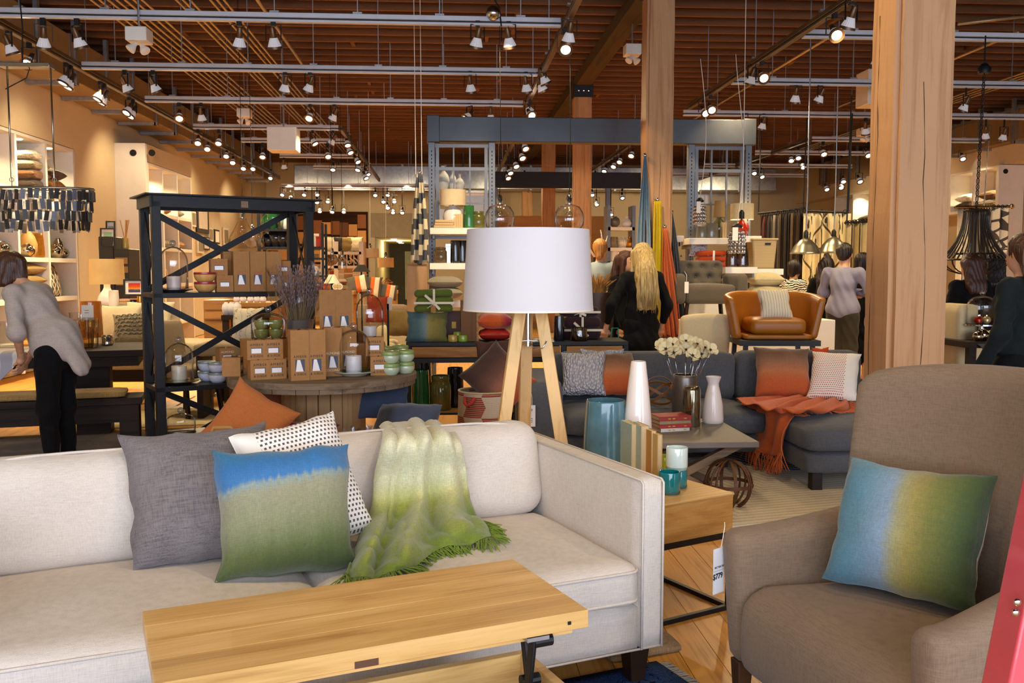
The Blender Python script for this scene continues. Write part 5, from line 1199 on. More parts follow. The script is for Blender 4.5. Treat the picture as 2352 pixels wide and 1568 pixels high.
# ---- candle cartons
KRAFT = plain('kraft_card', '#a9763f', 0.75, 0, 0.06, 30); CANDLE = plain('white_wax', '#f1e8e4', 0.35, 0, 0.02, coat=0.2); WINB = plain('box_inside', '#51586a', 0.8)
TWINE = {'AMBER': INK, 'ALMOND': INKW, 'GRAPE': INKR}; NBOX = {}
def carton(label, loc, rz, w, d, h, name='AMBER', sub='& SUEDE', tall=False):
    t = thing('candle_carton', label, 'box', loc, rz, 'kraft candle cartons')
    ww, wh = (w*0.52, h*0.24) if tall else (w*0.58, h*0.28); wz = h*0.30 if tall else h*0.47
    m = MB(); m.box(-w/2, w/2, 0.004, d, 0, h)
    o = m.obj('carton_body', KRAFT, t)
    m = MB(); m.box(-w/2, -ww/2, 0, 0.004, 0, h); m.box(ww/2, w/2, 0, 0.004, 0, h); m.box(-ww/2, ww/2, 0, 0.004, 0, wz-wh/2); m.box(-ww/2, ww/2, 0, 0.004, wz+wh/2, h)
    m.obj('window_frame', KRAFT, t)
    MB().box(-ww/2, ww/2, 0.003, 0.0045, wz-wh/2, wz+wh/2).obj('window_recess', WINB, t)
    m = MB()
    if tall: m.add([(-ww*0.45, 0.0015, wz-wh/2), (ww*0.36, 0.0015, wz-wh/2), (ww*0.02, 0.0015, wz+wh*0.46), (-ww*0.28, 0.0015, wz+wh*0.46), (-ww*0.45, 0.003, wz-wh/2), (ww*0.36, 0.003, wz-wh/2), (ww*0.02, 0.003, wz+wh*0.46), (-ww*0.28, 0.003, wz+wh*0.46)], [(0, 1, 2, 3), (4, 5, 6, 7), (0, 1, 5, 4), (1, 2, 6, 5), (2, 3, 7, 6), (3, 0, 4, 7)])
    else: m.box(-ww*0.47, ww*0.42, 0.001, 0.0035, wz-wh*0.5, wz+wh*0.35)
    m.obj('candle', CANDLE, t)
    ink = TWINE[name]; fs = w*0.19
    text2(name, fs, ink, t, (0, -0.0006, wz+wh/2+fs*0.8)); text2(sub, fs*0.95, ink, t, (0, -0.0006, wz-wh/2-fs*0.8))
    MB().tube([(-w*0.1, 0.0, h+0.001), (0.0, d*0.4, h+0.003), (w*0.12, d*0.6, h+0.002)], 0.0025, 5).obj('twine', ink, t)
    return t
# ---- glass bell jars
def cloche(label, loc, r, h, rz=0, name='glass_cloche', knob=0.022):
    t = thing(name, label, 'glass dome', loc, rz, 'glass domes')
    pr = [(r, 0), (r, h*0.62)]+[(r*math.cos(a), h*0.62+h*0.36*math.sin(a)) for a in np.linspace(0.12, PI/2*0.97, 12)]+[(0.0, h*0.98)]
    MB().lathe(pr, 40).obj('dome', GLASS, t, smooth=True)
    MB().ball((0, 0, h*0.98+knob), knob, 16).obj('knob', glass('glass_knob', (0.9, 0.9, 0.9), 0.2), t, smooth=True)
    MB().lathe([(r+0.001, 0), (r+0.003, 0.003), (r+0.001, 0.006)], 40).obj('rim', GLASS, t, smooth=True)
    return t
def plate(label, loc, r, mat, rim=None, cat='plate', group='plates', h=0.02):
    t = thing('plate', label, cat, loc, 0, group)
    MB().lathe([(0, 0), (r*0.55, 0), (r*0.6, 0.004), (r, h), (r, h+0.003), (r*0.6, 0.009), (0, 0.008)], 40).obj('dish', rim or mat, t, smooth=50)
    if rim: MB().lathe([(0, 0.0085), (r*0.6, 0.0095), (r*0.97, h+0.0035), (r*0.97, h+0.003), (0, 0.008)], 40).obj('glaze', mat, t, smooth=50)
    return t
def pillar_candle(label, loc, r, h, mat=CANDLE):
    t = thing('pillar_candle', label, 'candle', loc, 0, 'pillar candles'); MB().lathe([(0, 0), (r*0.98, 0), (r, 0.004), (r, h-0.004), (r*0.97, h), (r*0.9, h-0.003), (0, h-0.008)], 32).obj('wax', mat, t, smooth=50)
    MB().tube([(0, 0, h-0.01), (0.001, 0, h+0.008)], 0.001, 5).obj('wick', INK, t); return t
def bowl(label, loc, r, h, mat, rim, group='stacked bowls', lid=False):
    t = thing('bowl', label, 'bowl', loc, 0, group)
    if lid:
        MB().lathe([(0, 0), (r*.72, 0), (r*.95, h*.22), (r*1.02, h*.42), (r*.96, h*.62), (0, h*.62)], 28).obj('body', mat, t, smooth=50); MB().lathe([(r*.97, h*.62), (r*1.03, h*.66), (r*1.03, h*.80), (r*.97, h*.92), (r*.6, h*.985), (0, h*.985)], 28).obj('lid', rim, t, smooth=50); return t
    MB().lathe([(0, 0), (r*0.6, 0), (r*0.85, h*0.25), (r, h*0.6), (r, h*0.8), (r*0.94, h*0.8), (r*0.9, h*0.5), (r*0.5, 0.01), (0, 0.01)], 28).obj('body', mat, t, smooth=50)
    MB().lathe([(r*1.0, h*0.78), (r*1.03, h*0.84), (r*1.0, h), (r*0.9, h), (r*0.9, h*0.78)], 28, close=True).obj('rim', rim, t, smooth=50); return t
z = ZS[0]
REDD = plain('red_glaze', '#a02a30', 0.25, 0, 0.05, coat=0.4); TANB = wood('bamboo_bowl', '#c98f4a', '#dba660', 2, 2, 0.4); SLATE = plain('slate_plate', '#3c3a38', 0.3, coat=0.3)
plate('dark plate with a red rim under the tall cloche', E_(0.17, 0.17, z), 0.13, REDD, SLATE)
pillar_candle('pink-white pillar candle under the tall cloche', E_(0.17, 0.17, z+0.012), 0.048, 0.10, plain('pink_wax', '#f1d9cc', 0.35, coat=0.2))
cloche('tall glass cloche on the upper etagere shelf', E_(0.17, 0.17, z+0.026), 0.098, 0.30)
for k in range(2): bowl(f'{("lower", "upper")[k]} bamboo bowl with a red rim beside the tall cloche', E_(0.375, 0.13, z+k*0.068), 0.075, 0.072, TANB, REDD)
bowl('bamboo bowl with a red rim at the far end of the etagere', E_(1.02, 0.15, z), 0.062, 0.12, TANB, REDD)
yy = 0.09
carton('small carton, bottom of the pair beside the bamboo bowls', E_(0.505, yy, z), EA-0.12, 0.115, 0.11, 0.118, 'GRAPE', 'FRUIT'); carton('small carton, top of the pair beside the bamboo bowls', E_(0.475, yy+0.03, z+0.118), EA-0.12, 0.115, 0.11, 0.118, 'GRAPE', 'FRUIT')
for k in range(3): carton(f'{ORD[k]} tall red-lettered carton in the row on the upper etagere shelf', E_(0.625+k*0.118, yy, z), EA-0.15, 0.112, 0.11, 0.29, 'GRAPE', 'FRUIT', True)
for k in range(2): carton(f'{("lower", "upper")[k]} small carton at the far end of the tall row', E_(0.945, yy+0.02, z+k*0.112), EA-0.15, 0.10, 0.10, 0.111, 'GRAPE', 'FRUIT')
carton('tall carton half hidden behind the upper shelf row', E_(0.60, yy+0.17, z), EA-0.1, 0.112, 0.11, 0.29, 'GRAPE', 'FRUIT', True)
z = ZS[1]
YELP = stripes('yellow_floral', [(0, '#b79a1e'), (0.4, '#8a7a1a'), (0.6, '#d0b53a')], 'x', 14, wob=0.3)
plate('yellow patterned plate on the lower etagere shelf', E_(0.19, 0.17, z), 0.135, YELP, SLATE)
pillar_candle('cream pillar candle on the yellow plate', E_(0.19, 0.17, z+0.012), 0.052, 0.115, plain('cream_wax', '#f0e2c8', 0.35, coat=0.2))
cloche('round-topped glass cloche on the lower etagere shelf', E_(0.19, 0.17, z+0.026), 0.098, 0.27)
DELFT = stripes('blue_white_floral', [(0, '#dcdce8'), (0.5, '#5a68a8'), (0.62, '#dcdce8')], 'z', 9, wob=0.5, wscale=16); GRYR = plain('grey_rim', '#8d948e', 0.3, coat=0.3)
for k in range(2):
    bowl(f'{("lower", "upper")[k]} blue and white bowl at the front of the lower shelf', E_(0.44, 0.10, z+k*0.072), 0.066, 0.072, DELFT, GRYR); bowl(f'{("lower", "upper")[k]} blue and white bowl behind the front pair', E_(0.40, 0.24, z+k*0.072), 0.064, 0.072, DELFT, GRYR)
carton('small almond carton, bottom of the pair on the lower etagere shelf', E_(0.56, 0.10, z), EA, 0.115, 0.11, 0.12, 'ALMOND', 'COCONUT'); carton('small almond carton, top of the pair on the lower etagere shelf', E_(0.525, 0.14, z+0.12), EA, 0.115, 0.11, 0.12, 'ALMOND', 'COCONUT')
for k in range(3): carton(f'{ORD[k]} tall almond carton on the lower etagere shelf', E_(0.69+k*0.122, 0.12, z), EA-0.1, 0.115, 0.11, 0.30, 'ALMOND', 'COCONUT', True)
cloche('low glass cloche standing under the etagere', E_(0.19, 0.16, 0.30), 0.10, 0.14)
MB_ = thing('etagere_riser', 'low black riser under the lowest cloche', 'riser', E_(0.19, 0.16, 0), EA); MB().box(-0.14, 0.2, -0.14, 0.14, 0.27, 0.30).obj('board', ESTEEL, MB_, bevel=0.003)
for sx in (-0.12, 0.18):
    for sy in (-0.12, 0.12): MB().box(sx-0.012, sx+0.012, sy-0.012, sy+0.012, 0, 0.27).obj('foot', ESTEEL, MB_)

# ================================================================ CABLE-SPOOL TABLE
PX, PY, PZ, PR = X(738, 6.0), 6.02, 0.795, 0.593
sp = thing('spool_table', 'round weathered cable-spool table with plank drum', 'table', (PX, PY, 0))
SPW = wood('weathered_plank', '#5c4a3a', '#83705a', 0, 0.9, 0.8, 12)
def circ_seg(y0, y1, r):
    pts = []; N = 14
    ya = np.linspace(y0, y1, N); pts = [(math.sqrt(max(0, r*r-y*y)), y) for y in ya]+[(-math.sqrt(max(0, r*r-y*y)), y) for y in ya[::-1]]; return pts
ys = np.linspace(-PR, PR, 10)
for k in range(9): MB().prism(circ_seg(ys[k]+0.0015, ys[k+1]-0.0015, PR), PZ-0.035, PZ, RZ(0.2)).obj('top_plank', SPW, sp)
for k in range(9): MB().prism(circ_seg(ys[k]+0.0015, ys[k+1]-0.0015, PR*0.985), PZ-0.065, PZ-0.036, RZ(0.2+PI/2)).obj('under_plank', SPW, sp)
for k in range(9): MB().prism(circ_seg(ys[k]+0.0015, ys[k+1]-0.0015, PR), 0.02, 0.08, RZ(0.2)).obj('base_plank', SPW, sp)
SPD = wood('drum_stave', '#7d6244', '#a8875e', 2, 0.9, 0.8, 12)
for k in range(22):
    a = 2*PI*k/22; M = RZ(a) @ TR((0.25, 0, 0)); MB().box(-0.012, 0.012, -0.034, 0.034, 0.081, PZ-0.066, M).obj('stave', SPD, sp)
def on_spool(px, py, dz=0.0): q = G(px, py, PZ+0.001); return Vector((q.x, q.y, PZ+0.001+dz))
KA = math.radians(24)
for (px, py, nm) in ((690, 874, 'tall amber carton with its lit side showing at the front of the spool table'), (728, 872, 'second tall amber carton at the front of the spool table')): carton(nm, on_spool(px, py), KA-0.1, 0.108, 0.105, 0.30, 'AMBER', '& SUEDE', True)
for (px, py, nm) in ((766, 864, 'tall almond carton beside the amber pair'), (800, 860, 'tall almond carton behind the front cloche')): carton(nm, on_spool(px, py), KA-0.2, 0.108, 0.105, 0.30, 'ALMOND', 'COCONUT', True)
for i, (px, py) in enumerate(((598, 872), (637, 870))):
    q = on_spool(px, py); carton(f'{("outer", "inner")[i]} small amber carton in the bottom row on the spool table', q, KA-0.05, 0.112, 0.11, 0.118, 'AMBER', '& SUEDE')
    carton(f'{("outer", "inner")[i]} small amber carton in the top row on the spool table', q+Vector((-0.022, 0.02, 0.118)), KA-0.05, 0.112, 0.11, 0.118, 'AMBER', '& SUEDE')
carton('small carton turned sideways at the edge of the spool table', on_spool(556, 862), KA+1.2, 0.112, 0.11, 0.115, 'AMBER', '& SUEDE')
q = on_spool(872, 862); carton('lower small amber carton beside the green bowls', q, KA-0.3, 0.112, 0.11, 0.118); carton('upper small amber carton beside the green bowls', q+Vector((-0.03, 0.03, 0.118)), KA-0.3, 0.112, 0.11, 0.118)
LIMP = stripes('green_floral', [(0, '#7f9a5a'), (0.4, '#b6c59a'), (0.6, '#5f7f42')], 'x', 12, wob=0.4, wscale=12)
q = on_spool(813, 862); plate('green patterned plate at the front of the spool table', q, 0.128, LIMP, plain('cream_dish', '#d9d2c0', 0.25, coat=0.4), h=0.026)
pillar_candle('white pillar candle on the green plate', q+Vector((0, 0, 0.012)), 0.049, 0.112); cloche('glass cloche over the white candle on the spool table', q+Vector((0, 0.02, 0.03)), 0.098, 0.26)
GRB = plain('celadon_bowl', '#b9c4a4', 0.25, 0, 0.05, coat=0.4); GRR = plain('celadon_rim', '#8fa460', 0.25, 0, 0.04, coat=0.4)
for i, (px, py) in enumerate(((897, 860), (932, 856), (888, 846), (920, 842))):
    for k in range(2): bowl(f'{("lower", "upper")[k]} celadon lidded bowl in {("front inner", "front outer", "rear inner", "rear outer")[i]} stack on the spool table', on_spool(px, py, k*0.075), 0.055, 0.076, GRB, GRR, lid=True)
# risers and back row
rz_ = thing('kraft_riser', 'low kraft riser behind the amber cartons on the spool table', 'riser', on_spool(610, 846), KA); MB().box(-0.12, 0.12, 0, 0.2, 0, 0.19).obj('body', KRAFT, rz_, bevel=0.004)
q = on_spool(612, 846, 0.192)+Vector((0.0, 0.1, 0)); cloche('wide glass cloche over green bowls on the spool table', q, 0.115, 0.18)
OLB = plain('olive_bowl', '#7f8040', 0.25, 0, 0.06, coat=0.4)
for i, dx in enumerate((-0.048, 0.05)):
    for k in range(2): bowl(f'{("lower", "upper")[k]} olive bowl under the wide cloche, {("outer", "inner")[i]} stack', q+Vector((dx, 0, 0.002+k*0.062)), 0.046, 0.062, OLB, OLB)
r2_ = thing('kraft_riser', 'tall kraft riser behind the almond cartons on the spool table', 'riser', on_spool(775, 838), 0.1); MB().box(-0.22, 0.20, 0, 0.22, 0, 0.22).obj('body', KRAFT, r2_, bevel=0.004)
for i, px in enumerate((752, 790)): carton(f'{ORD[i]} tall red-lettered carton on the riser at the back of the spool table', Vector((X(px, 6.35), 6.33, PZ+0.223)), 0.12, 0.108, 0.10, 0.30, 'GRAPE', 'FRUIT', True)
pillar_candle('white pillar candle under the tall rear cloche', Vector((X(847, 6.35), 6.38, PZ+0.17)), 0.046, 0.105)
r3_ = thing('kraft_riser', 'small kraft riser under the tall rear cloche', 'riser', (X(847, 6.35), 6.30, PZ+0.001), 0.1); MB().box(-0.11, 0.11, 0, 0.18, 0, 0.165).obj('body', KRAFT, r3_, bevel=0.004)
cloche('tall glass cloche at the back of the spool table', Vector((X(847, 6.35), 6.38, PZ+0.17)), 0.093, 0.33)
# lavender in a bucket
lq = on_spool(684, 842); bu = thing('metal_bucket', 'small galvanised bucket holding the dried lavender', 'bucket', (lq.x, lq.y+0.12, PZ+0.001))
MB().lathe([(0, 0), (0.075, 0), (0.092, 0.31), (0.096, 0.315), (0.088, 0.315), (0.072, 0.01), (0, 0.01)], 28).obj('pail', plain('zinc', '#b9b6b4', 0.3, 0.85, 0.1), bu, smooth=40)
lv = thing('dried_lavender', 'bunch of dried lavender wrapped in clear cellophane', 'dried flowers', (lq.x, lq.y+0.12, PZ+0.25))
m = MB(); bud = MB()
for i in range(150):
    a = random.uniform(0, 2*PI); s = random.random()**0.6; L = random.uniform(0.28, 0.44); tip = Vector((math.cos(a)*0.19*s, math.sin(a)*0.13*s, L)); b = Vector((math.cos(a)*0.05*s, math.sin(a)*0.05*s, 0))
    mid = b.lerp(tip, 0.5)+Vector((random.uniform(-.01, .01), 0, 0)); m.tube([b, mid, tip], 0.0013, 3)
    for k in range(6):
        p = b.lerp(tip, 0.55+0.45*k/5)+Vector((random.uniform(-.005, .005), random.uniform(-.005, .005), 0)); bud.ball(p, random.uniform(0.003, 0.006), 5, (1, 1, 1.8))
o = m.obj('stems', plain('dry_stem', '#7d6a4c', 0.9), lv); o['kind'] = 'stuff'; o = bud.obj('buds', plain('lavender_bud', '#85707a', 0.9, 0, 0.3, 60), lv); o['kind'] = 'stuff'
def cello(u, v):
    a = u*2*PI; r = 0.085+0.14*v**1.1+0.012*math.sin(a*9+v*6)*v+0.02*mnoise.noise(Vector((math.cos(a)*3, math.sin(a)*3, v*4))); return Vector((r*math.cos(a)*1.05, r*math.sin(a)*0.8, 0.02+(0.36+0.07*math.sin(a*5+1)+0.03*math.sin(a*11))*v))
MB().grid(cello, 70, 12, cu=True).obj('cellophane', glass('cellophane', (0.97, 0.97, 0.98), 0.10, 0.16), lv, smooth=False)
# pillows and things round the spool foot
TERRA = fabric('terracotta_linen', '#c0713c', 0.08, 0.6, 0.3)
pillow('terracotta linen pillow standing on its corner by the spool table', P(452, 1006, 5.30), P(590, 1092, 5.22), P(514, 842, 5.45), TERRA, 0.17, seed=51, pinch=0.12)
pillow('dark terracotta pillow behind the bright one under the spool table', P(560, 990, 6.0), P(655, 985, 6.0), P(560, 870, 6.05), fabric('rust_linen', '#7d4630', 0.1), 0.12, seed=52, w=0.36, h=0.36)
pillow('crimson pillow lying at the foot of the spool table', P(600, 1030, 5.35), P(760, 1030, 5.35), P(610, 962, 5.5), ombre('crimson_dip', [(0, '#b8381c'), (0.5, '#9c2230'), (1, '#5e1630')], 'x', 0.1), 0.16, seed=53, w=0.46, h=0.17)
pillow('navy and black velvet pillow leaning at the spool foot', P(836, 1030, 5.5), P(985, 1035, 5.35), P(826, 905, 5.85), ombre('navy_black_dip', [(0, '#0c0d12'), (0.3, '#12141c'), (0.42, '#33405e'), (1, '#4a5570')], 'x', 0.1), 0.17, seed=54, w=0.40, h=0.34)
pillow('slate blue pillow behind the navy velvet one', P(838, 960, 5.9), P(915, 960, 5.9), P(835, 893, 6.0), fabric('slate_cloth', '#3e4a60', 0.1), 0.1, seed=55, w=0.34, h=0.26)
hb = thing('tote_basket', 'basket with a bent rattan handle behind the grey pillow', 'basket', P(522, 1060, 5.1)); hb.location.z = 0
hz_ = P(522, 1015, 5.1).z
soft('body', 0.32, 0.2, hz_-0.02, 0.03, fabric('seagrass', '#8d7048', 0.2, 0.2, 0.9), hb, (0, 0, 0.0))
MB().tube([(-0.055, -0.09, hz_-0.03), (-0.06, -0.09, hz_+0.06), (-0.045, -0.09, hz_+0.095), (0.045, -0.09, hz_+0.095), (0.065, -0.09, hz_+0.06), (0.062, -0.09, hz_-0.03)], 0.011, 8).obj('handle', plain('rattan', '#b98a4c', 0.6), hb, smooth=True)
for i, px in enumerate((815, 862, 895)):
    t = thing('foil_parcel', f'{ORD[i]} clear-wrapped gift parcel behind the cream sofa', 'parcel', P(px, 1000, 4.9)); 
    def wrap(u, v, px=px): a = u*2*PI; r = (0.05+0.02*math.sin(a*6+px))*(0.5+v); return Vector((r*math.cos(a), r*0.7*math.sin(a), -0.12+0.15*v+0.02*math.sin(a*4)*v))
    MB().grid(wrap, 24, 6, cu=True).obj('wrap', glass('cellophane2', (0.75, 0.78, 0.85), 0.25, 0.1), t); soft('content', 0.09, 0.08, t.location.z-0.02, 0.01, plain('parcel_fill', '#5a5f70', 0.5), t, (0, 0, -t.location.z+0.0), n=(4, 4, 4))

# ================================================================ DINING AREA
DA = math.radians(14); DARKW = wood('dark_oak', '#1a110c', '#2e2118', 0, 0.7, 0.65)
DT = P(345, 795, 8.2); DT.z = 0
dt = thing('dining_table', 'long dark wood dining table set with plates', 'table', DT, DA)
DZ = 0.77
for k in range(4): MB().box(-2.6, 0, k*0.235+0.001, k*0.235+0.234, DZ-0.055, DZ).obj('table_plank', DARKW, dt, bevel=0.003)
MB().box(-2.5, -0.1, 0.05, 0.89, DZ-0.14, DZ-0.056).obj('apron', DARKW, dt)
for x in (-0.50, -2.2): MB().box(x-0.14, x+0.14, 0.32, 0.62, 0, DZ-0.14).obj('pedestal', DARKW, dt, bevel=0.004)
MB().box(-2.3, -0.4, 0.42, 0.52, 0.1, 0.2).obj('stretcher', DARKW, dt)
DM = TR(DT) @ RZ(DA)
def D_(x, y, z=0): return DM @ Vector((x, y, DZ+z))
RUN = stripes('striped_cloth', [(0, '#e8e2dc'), (0.62, '#b8b4c0'), (0.72, '#e8e2dc'), (0.84, '#a8a4b2'), (0.88, '#e8e2dc')], 'x', 2.2)
rn = thing('table_runner', 'white cloth with grey stripes hanging over the dining table edge', 'table runner')
rows = [[D_(-2.35, 0.9, .004), D_(-2.0, 0.9, .004), D_(-1.5, 0.9, .004), D_(-0.5, 0.5, .004)], [D_(-2.1, 0.3, .004), D_(-1.7, 0.3, .004), D_(-1.2, 0.3, .004), D_(-0.75, 0.2, .004)],
        [D_(-1.95, -0.012, .004), D_(-1.6, -0.012, .004), D_(-1.25, -0.012, .004), D_(-0.85, -0.012, .004)], [D_(-1.9, -0.03, -.12), D_(-1.55, -0.03, -.16), D_(-1.3, -0.03, -.12), D_(-1.0, -0.03, -.06)], [D_(-1.75, -0.05, -.22), D_(-1.5, -0.05, -.36), D_(-1.25, -0.05, -.30), D_(-1.05, -0.05, -.12)]]
cloth('cloth', ctrl_surface(rows, 30, 30), RUN, rn, thick=0.004)
be = thing('bench', 'dark wood bench with a woven tan seat pad', 'bench', P(325, 900, 7.55), DA); be.location.z = 0
MB().box(-2.4, 0.0, 0, 0.36, 0.39, 0.445).obj('seat', DARKW, be, bevel=0.004); MB().box(-2.35, -0.05, 0.02, 0.06, 0.25, 0.39).obj('apron', DARKW, be); MB().box(-2.35, -0.05, 0.30, 0.34, 0.25, 0.39).obj('apron', DARKW, be)
for x in (-0.10, -2.3):
    for y in (0.05, 0.31): MB().box(x-0.07, x+0.07, y-0.04, y+0.04, 0, 0.39).obj('leg', DARKW, be, bevel=0.003)
soft('seat_pad', 2.2, 0.35, 0.05, 0.022, fabric('seagrass_pad', '#a5854e', 0.2, 0.25, 0.8), be, (-1.22, 0.18, 0.446), n=(30, 8, 4))
CG = fabric('greige_chair', '#9d8a6c', 0.1)
dc = thing('dining_chair', 'greige upholstered dining chair with a curved back behind the etagere', 'chair', P(428, 905, 9.5), math.radians(60)); dc.location.z = 0
soft('seat', 0.5, 0.5, 0.1, 0.04, CG, dc, (0, 0, 0.40)); soft('backrest', 0.5, 0.08, 0.52, 0.035, CG, dc, (0, 0.27, 0.42), n=(16, 6, 12), warp=lambda p: Vector((p.x*(1-0.12*p.z), p.y-0.9*p.x*p.x+0.15*p.z, p.z)))
for sx in (-1, 1):
    for sy in (-1, 1): MB().bar((sx*0.20, sy*0.20, 0.41), (sx*0.23, sy*0.25, 0), 0.035).obj('leg', DARKW, dc)
CLR = glass('tumbler_glass', (0.95, 0.94, 0.9), 0.10); AMBG = glass('amber_glass', (0.95, 0.72, 0.38), 0.12); RIBG = glass('ribbed_glass', (0.9, 0.88, 0.84), 0.18)
WPL = plain('white_plate', '#e6ddd2', 0.3, 0, 0.02, coat=0.3)
for i, (x, y) in enumerate(((-0.72, 0.17), (-1.82, 0.17))):
    nm = ('right-hand end', 'middle')[i]; nm = ('far-end', 'middle')[i]
    plate(f'large white dinner plate at the {nm} place setting', D_(x, y, .006), 0.16, WPL); bowl(f'white bowl on the {nm} dinner plate', D_(x, y, .018), 0.085, 0.055, WPL, WPL, None)
    t = thing('napkin', f'folded brown napkin in the {nm} bowl', 'napkin', D_(x, y, .05), 0.3); soft('fold', 0.09, 0.07, 0.05, 0.02, fabric('taupe_napkin', '#6b5444', 0.2), t, n=(8, 8, 6), bump=0.02)
TUM = [(0, 0), (0.8, 0), (0.86, 0.03), (1, 1.0)]; WINE = [(0, 0), (0.8, 0), (0.78, 0.02), (0.1, 0.05), (0.08, 0.42), (0.5, 0.5), (0.95, 0.66), (1, 0.8), (0.85, 1.0)]
for i, (px, py, r, h, pr, m, nm) in enumerate(((205, 790, 0.085, 0.26, TUM, RIBG, 'tall ribbed glass vase beside the leaning woman'), (188, 785, 0.10, 0.30, TUM, RIBG, 'large clear ribbed vase partly hidden by the leaning woman'), (222, 772, 0.05, 0.21, WINE, CLR, 'clear stemmed wine glass on the dining table'), (20, 785, 0.09, 0.23, TUM, RIBG, 'ribbed glass hurricane at the edge of the photo'), (60, 785, 0.07, 0.19, TUM, AMBG, 'amber glass tumbler on the dining table'), (246, 788, 0.055, 0.09, JAR, plain('silver_jar', '#b7ae9c', 0.15, 0.9, 0.2, 30), 'small silver mercury jar on the dining table'), (185, 770, 0.12, 0.24, TUM, AMBG, 'big amber ribbed cylinder on the dining table'))):
    Y = 8.45+0.14*(i % 3); bottle(nm, px, py, Y, r, h, pr, m, DZ+0.004, 'glassware', 'dining table glassware', 'glass_vase', 24, inner=False)
oj = bottle('orange glass lamp base on the table behind the glasses', 210, 760, 9.6, 0.11, 0.36, CYL, plain('orange_glass', '#c9701c', 0.15, 0, 0.1, coat=0.6), 0.78)
t = thing('card_stand', 'small framed price card beside the orange lamp base', 'sign', P(201, 716, 8.5), 0.1); t.location.z = DZ
zc = P(201, 716, 8.5).z-DZ; MB().box(-0.05, 0.05, 0, 0.004, zc-0.07, zc+0.06).obj('card', PAPER, t); MB().bar((0, 0.01, 0), (0, 0.01, zc), 0.006).obj('stand', BLACK, t)
for k in range(2): MB().box(-0.025, 0.01, -0.001, 0, zc+0.01-k*0.02, zc+0.014-k*0.02).obj('lettering', INK, t)
# pillows beyond the dining table, on a daybed
db = thing('daybed', 'cream daybed behind the dining table piled with pillows', 'daybed'); soft('mattress', 1.6, 0.8, 0.28, 0.06, fabric('cream_weave', '#cdbb95'), db, (X(330, 10.2), 10.2, 0.42)); MB().box(X(330, 10.2)-0.78, X(330, 10.2)+0.78, 9.85, 10.55, 0.30, 0.42).obj('frame', DARKW, db)
for sx in (-0.72, 0.72):
    for y in (9.9, 10.5): MB().box(X(330, 10.2)+sx-0.03, X(330, 10.2)+sx+0.03, y-0.03, y+0.03, 0, 0.30).obj('leg', DARKW, db)
CRM = fabric('cream_pillow_cloth', '#e0cfa8', 0.08); HONEY = fabric('grey_smocked', '#8d8268', 0.15, 0.5, 0.4)
pillow('cream pillow with dark piping on the daybed', P(235, 790, 9.95), P(290, 790, 9.9), P(232, 725, 10.1), CRM, 0.16, seed=61, w=0.46, h=0.44, piping=INK)
pillow('cream pillow behind the smocked grey one', P(300, 785, 10.1), P(372, 785, 10.1), P(295, 712, 10.25), CRM, 0.15, seed=62, w=0.5, h=0.46, piping=INK)
hp = pillow('grey honeycomb-smocked pillow on the daybed', P(272, 795, 9.75), P(350, 792, 9.8), P(262, 727, 9.9), HONEY, 0.17, seed=63, w=0.46, h=0.36)
m = MB()
for i in range(7):
    for j in range(7):
        x = (i-3+0.5*(j % 2))*0.055; z = 0.05+j*0.042
        if abs(x) < 0.19: y = -0.085*max(0.05, (1-(x/0.23)**2)*(1-((z-0.18)/0.18)**2))**0.5-0.004; m.tube([(x-0.027, y, z), (x-0.012, y-0.01, z+0.02), (x+0.012, y-0.01, z+0.02), (x+0.027, y, z)], 0.006, 5)
m.obj('smocking_rib', HONEY, hp, smooth=True)
stack_pillow('grey bolster pillow behind the cream pillows', (X(295, 10.35), 10.4, 0.96), 0.4, 0.3, 0.12, fabric('ash_cloth', '#77706a'), seed=64)
# ---- capiz chandelier
chy = 8.4; chx = X(84, chy); zr = Zp(440, chy)
chd = thing('chandelier', 'oval chandelier of dark shell strips hanging over the dining table', 'chandelier', (chx, chy, zr))
AXR, AYR = 128/FPX*chy, 0.20
SHELL = plain('dark_shell', '#352f2b', 0.45, 0.0, 0.35, 25); SHELL2 = plain('grey_shell', '#5f616c', 0.4, 0.0, 0.2, 25)
MB().tube([(AXR*math.cos(a), AYR*math.sin(a), 0) for a in np.linspace(0, 2*PI, 60)[:-1]], 0.012, 6, closed=True).obj('ring', plain('silver_leaf', '#a09a8c', 0.3, 0.8), chd, smooth=True)
SS = [MB().box(-0.019, 0.019, -0.002, 0.002, -0.085, 0).mesh('shell_strip') for _ in range(2)]; SS[0].materials.append(SHELL); SS[1].materials.append(SHELL2)
for tier in range(4):
    N = 56-4*tier
    for k in range(N):
        a = 2*PI*(k+0.5*(tier % 2))/N; sc_ = 1-0.03*tier
        o = link('shell_strip', SS[1 if random.random() < 0.28 else 0], chd, loc=(AXR*sc_*math.cos(a), AYR*sc_*math.sin(a), -0.005-tier*0.085-random.uniform(0, .025)), rot=(random.uniform(-.12, .12), random.uniform(-.15, .15), a+PI/2+random.uniform(-.5, .5)))
zc_ = Zp(170, chy)-zr
for px in (35, 133):
    x = X(px, chy)-chx; MB().tube([(x, 0, 0.02), (x, 0, 0.10)], 0.004, 5).obj('hook', CHROME, chd); MB().tube([(x, 0, 0.10), (x, 0, zc_)], 0.008, 8).obj('rod', plain('nickel', '#a39a88', 0.25, 0.9), chd, smooth=True)
    MB().tube([(x+0.018*math.cos(a), 0, 0.08+0.018*math.sin(a)) for a in np.linspace(0, 2*PI, 14)[:-1]], 0.003, 5, closed=True).obj('ring_link', CHROME, chd)
MB().box(X(20, chy)-chx, X(137, chy)-chx, -0.06, 0.06, zc_, zc_+0.035).obj('canopy', plain('nickel', '#a39a88', 0.25, 0.9), chd, bevel=0.004)
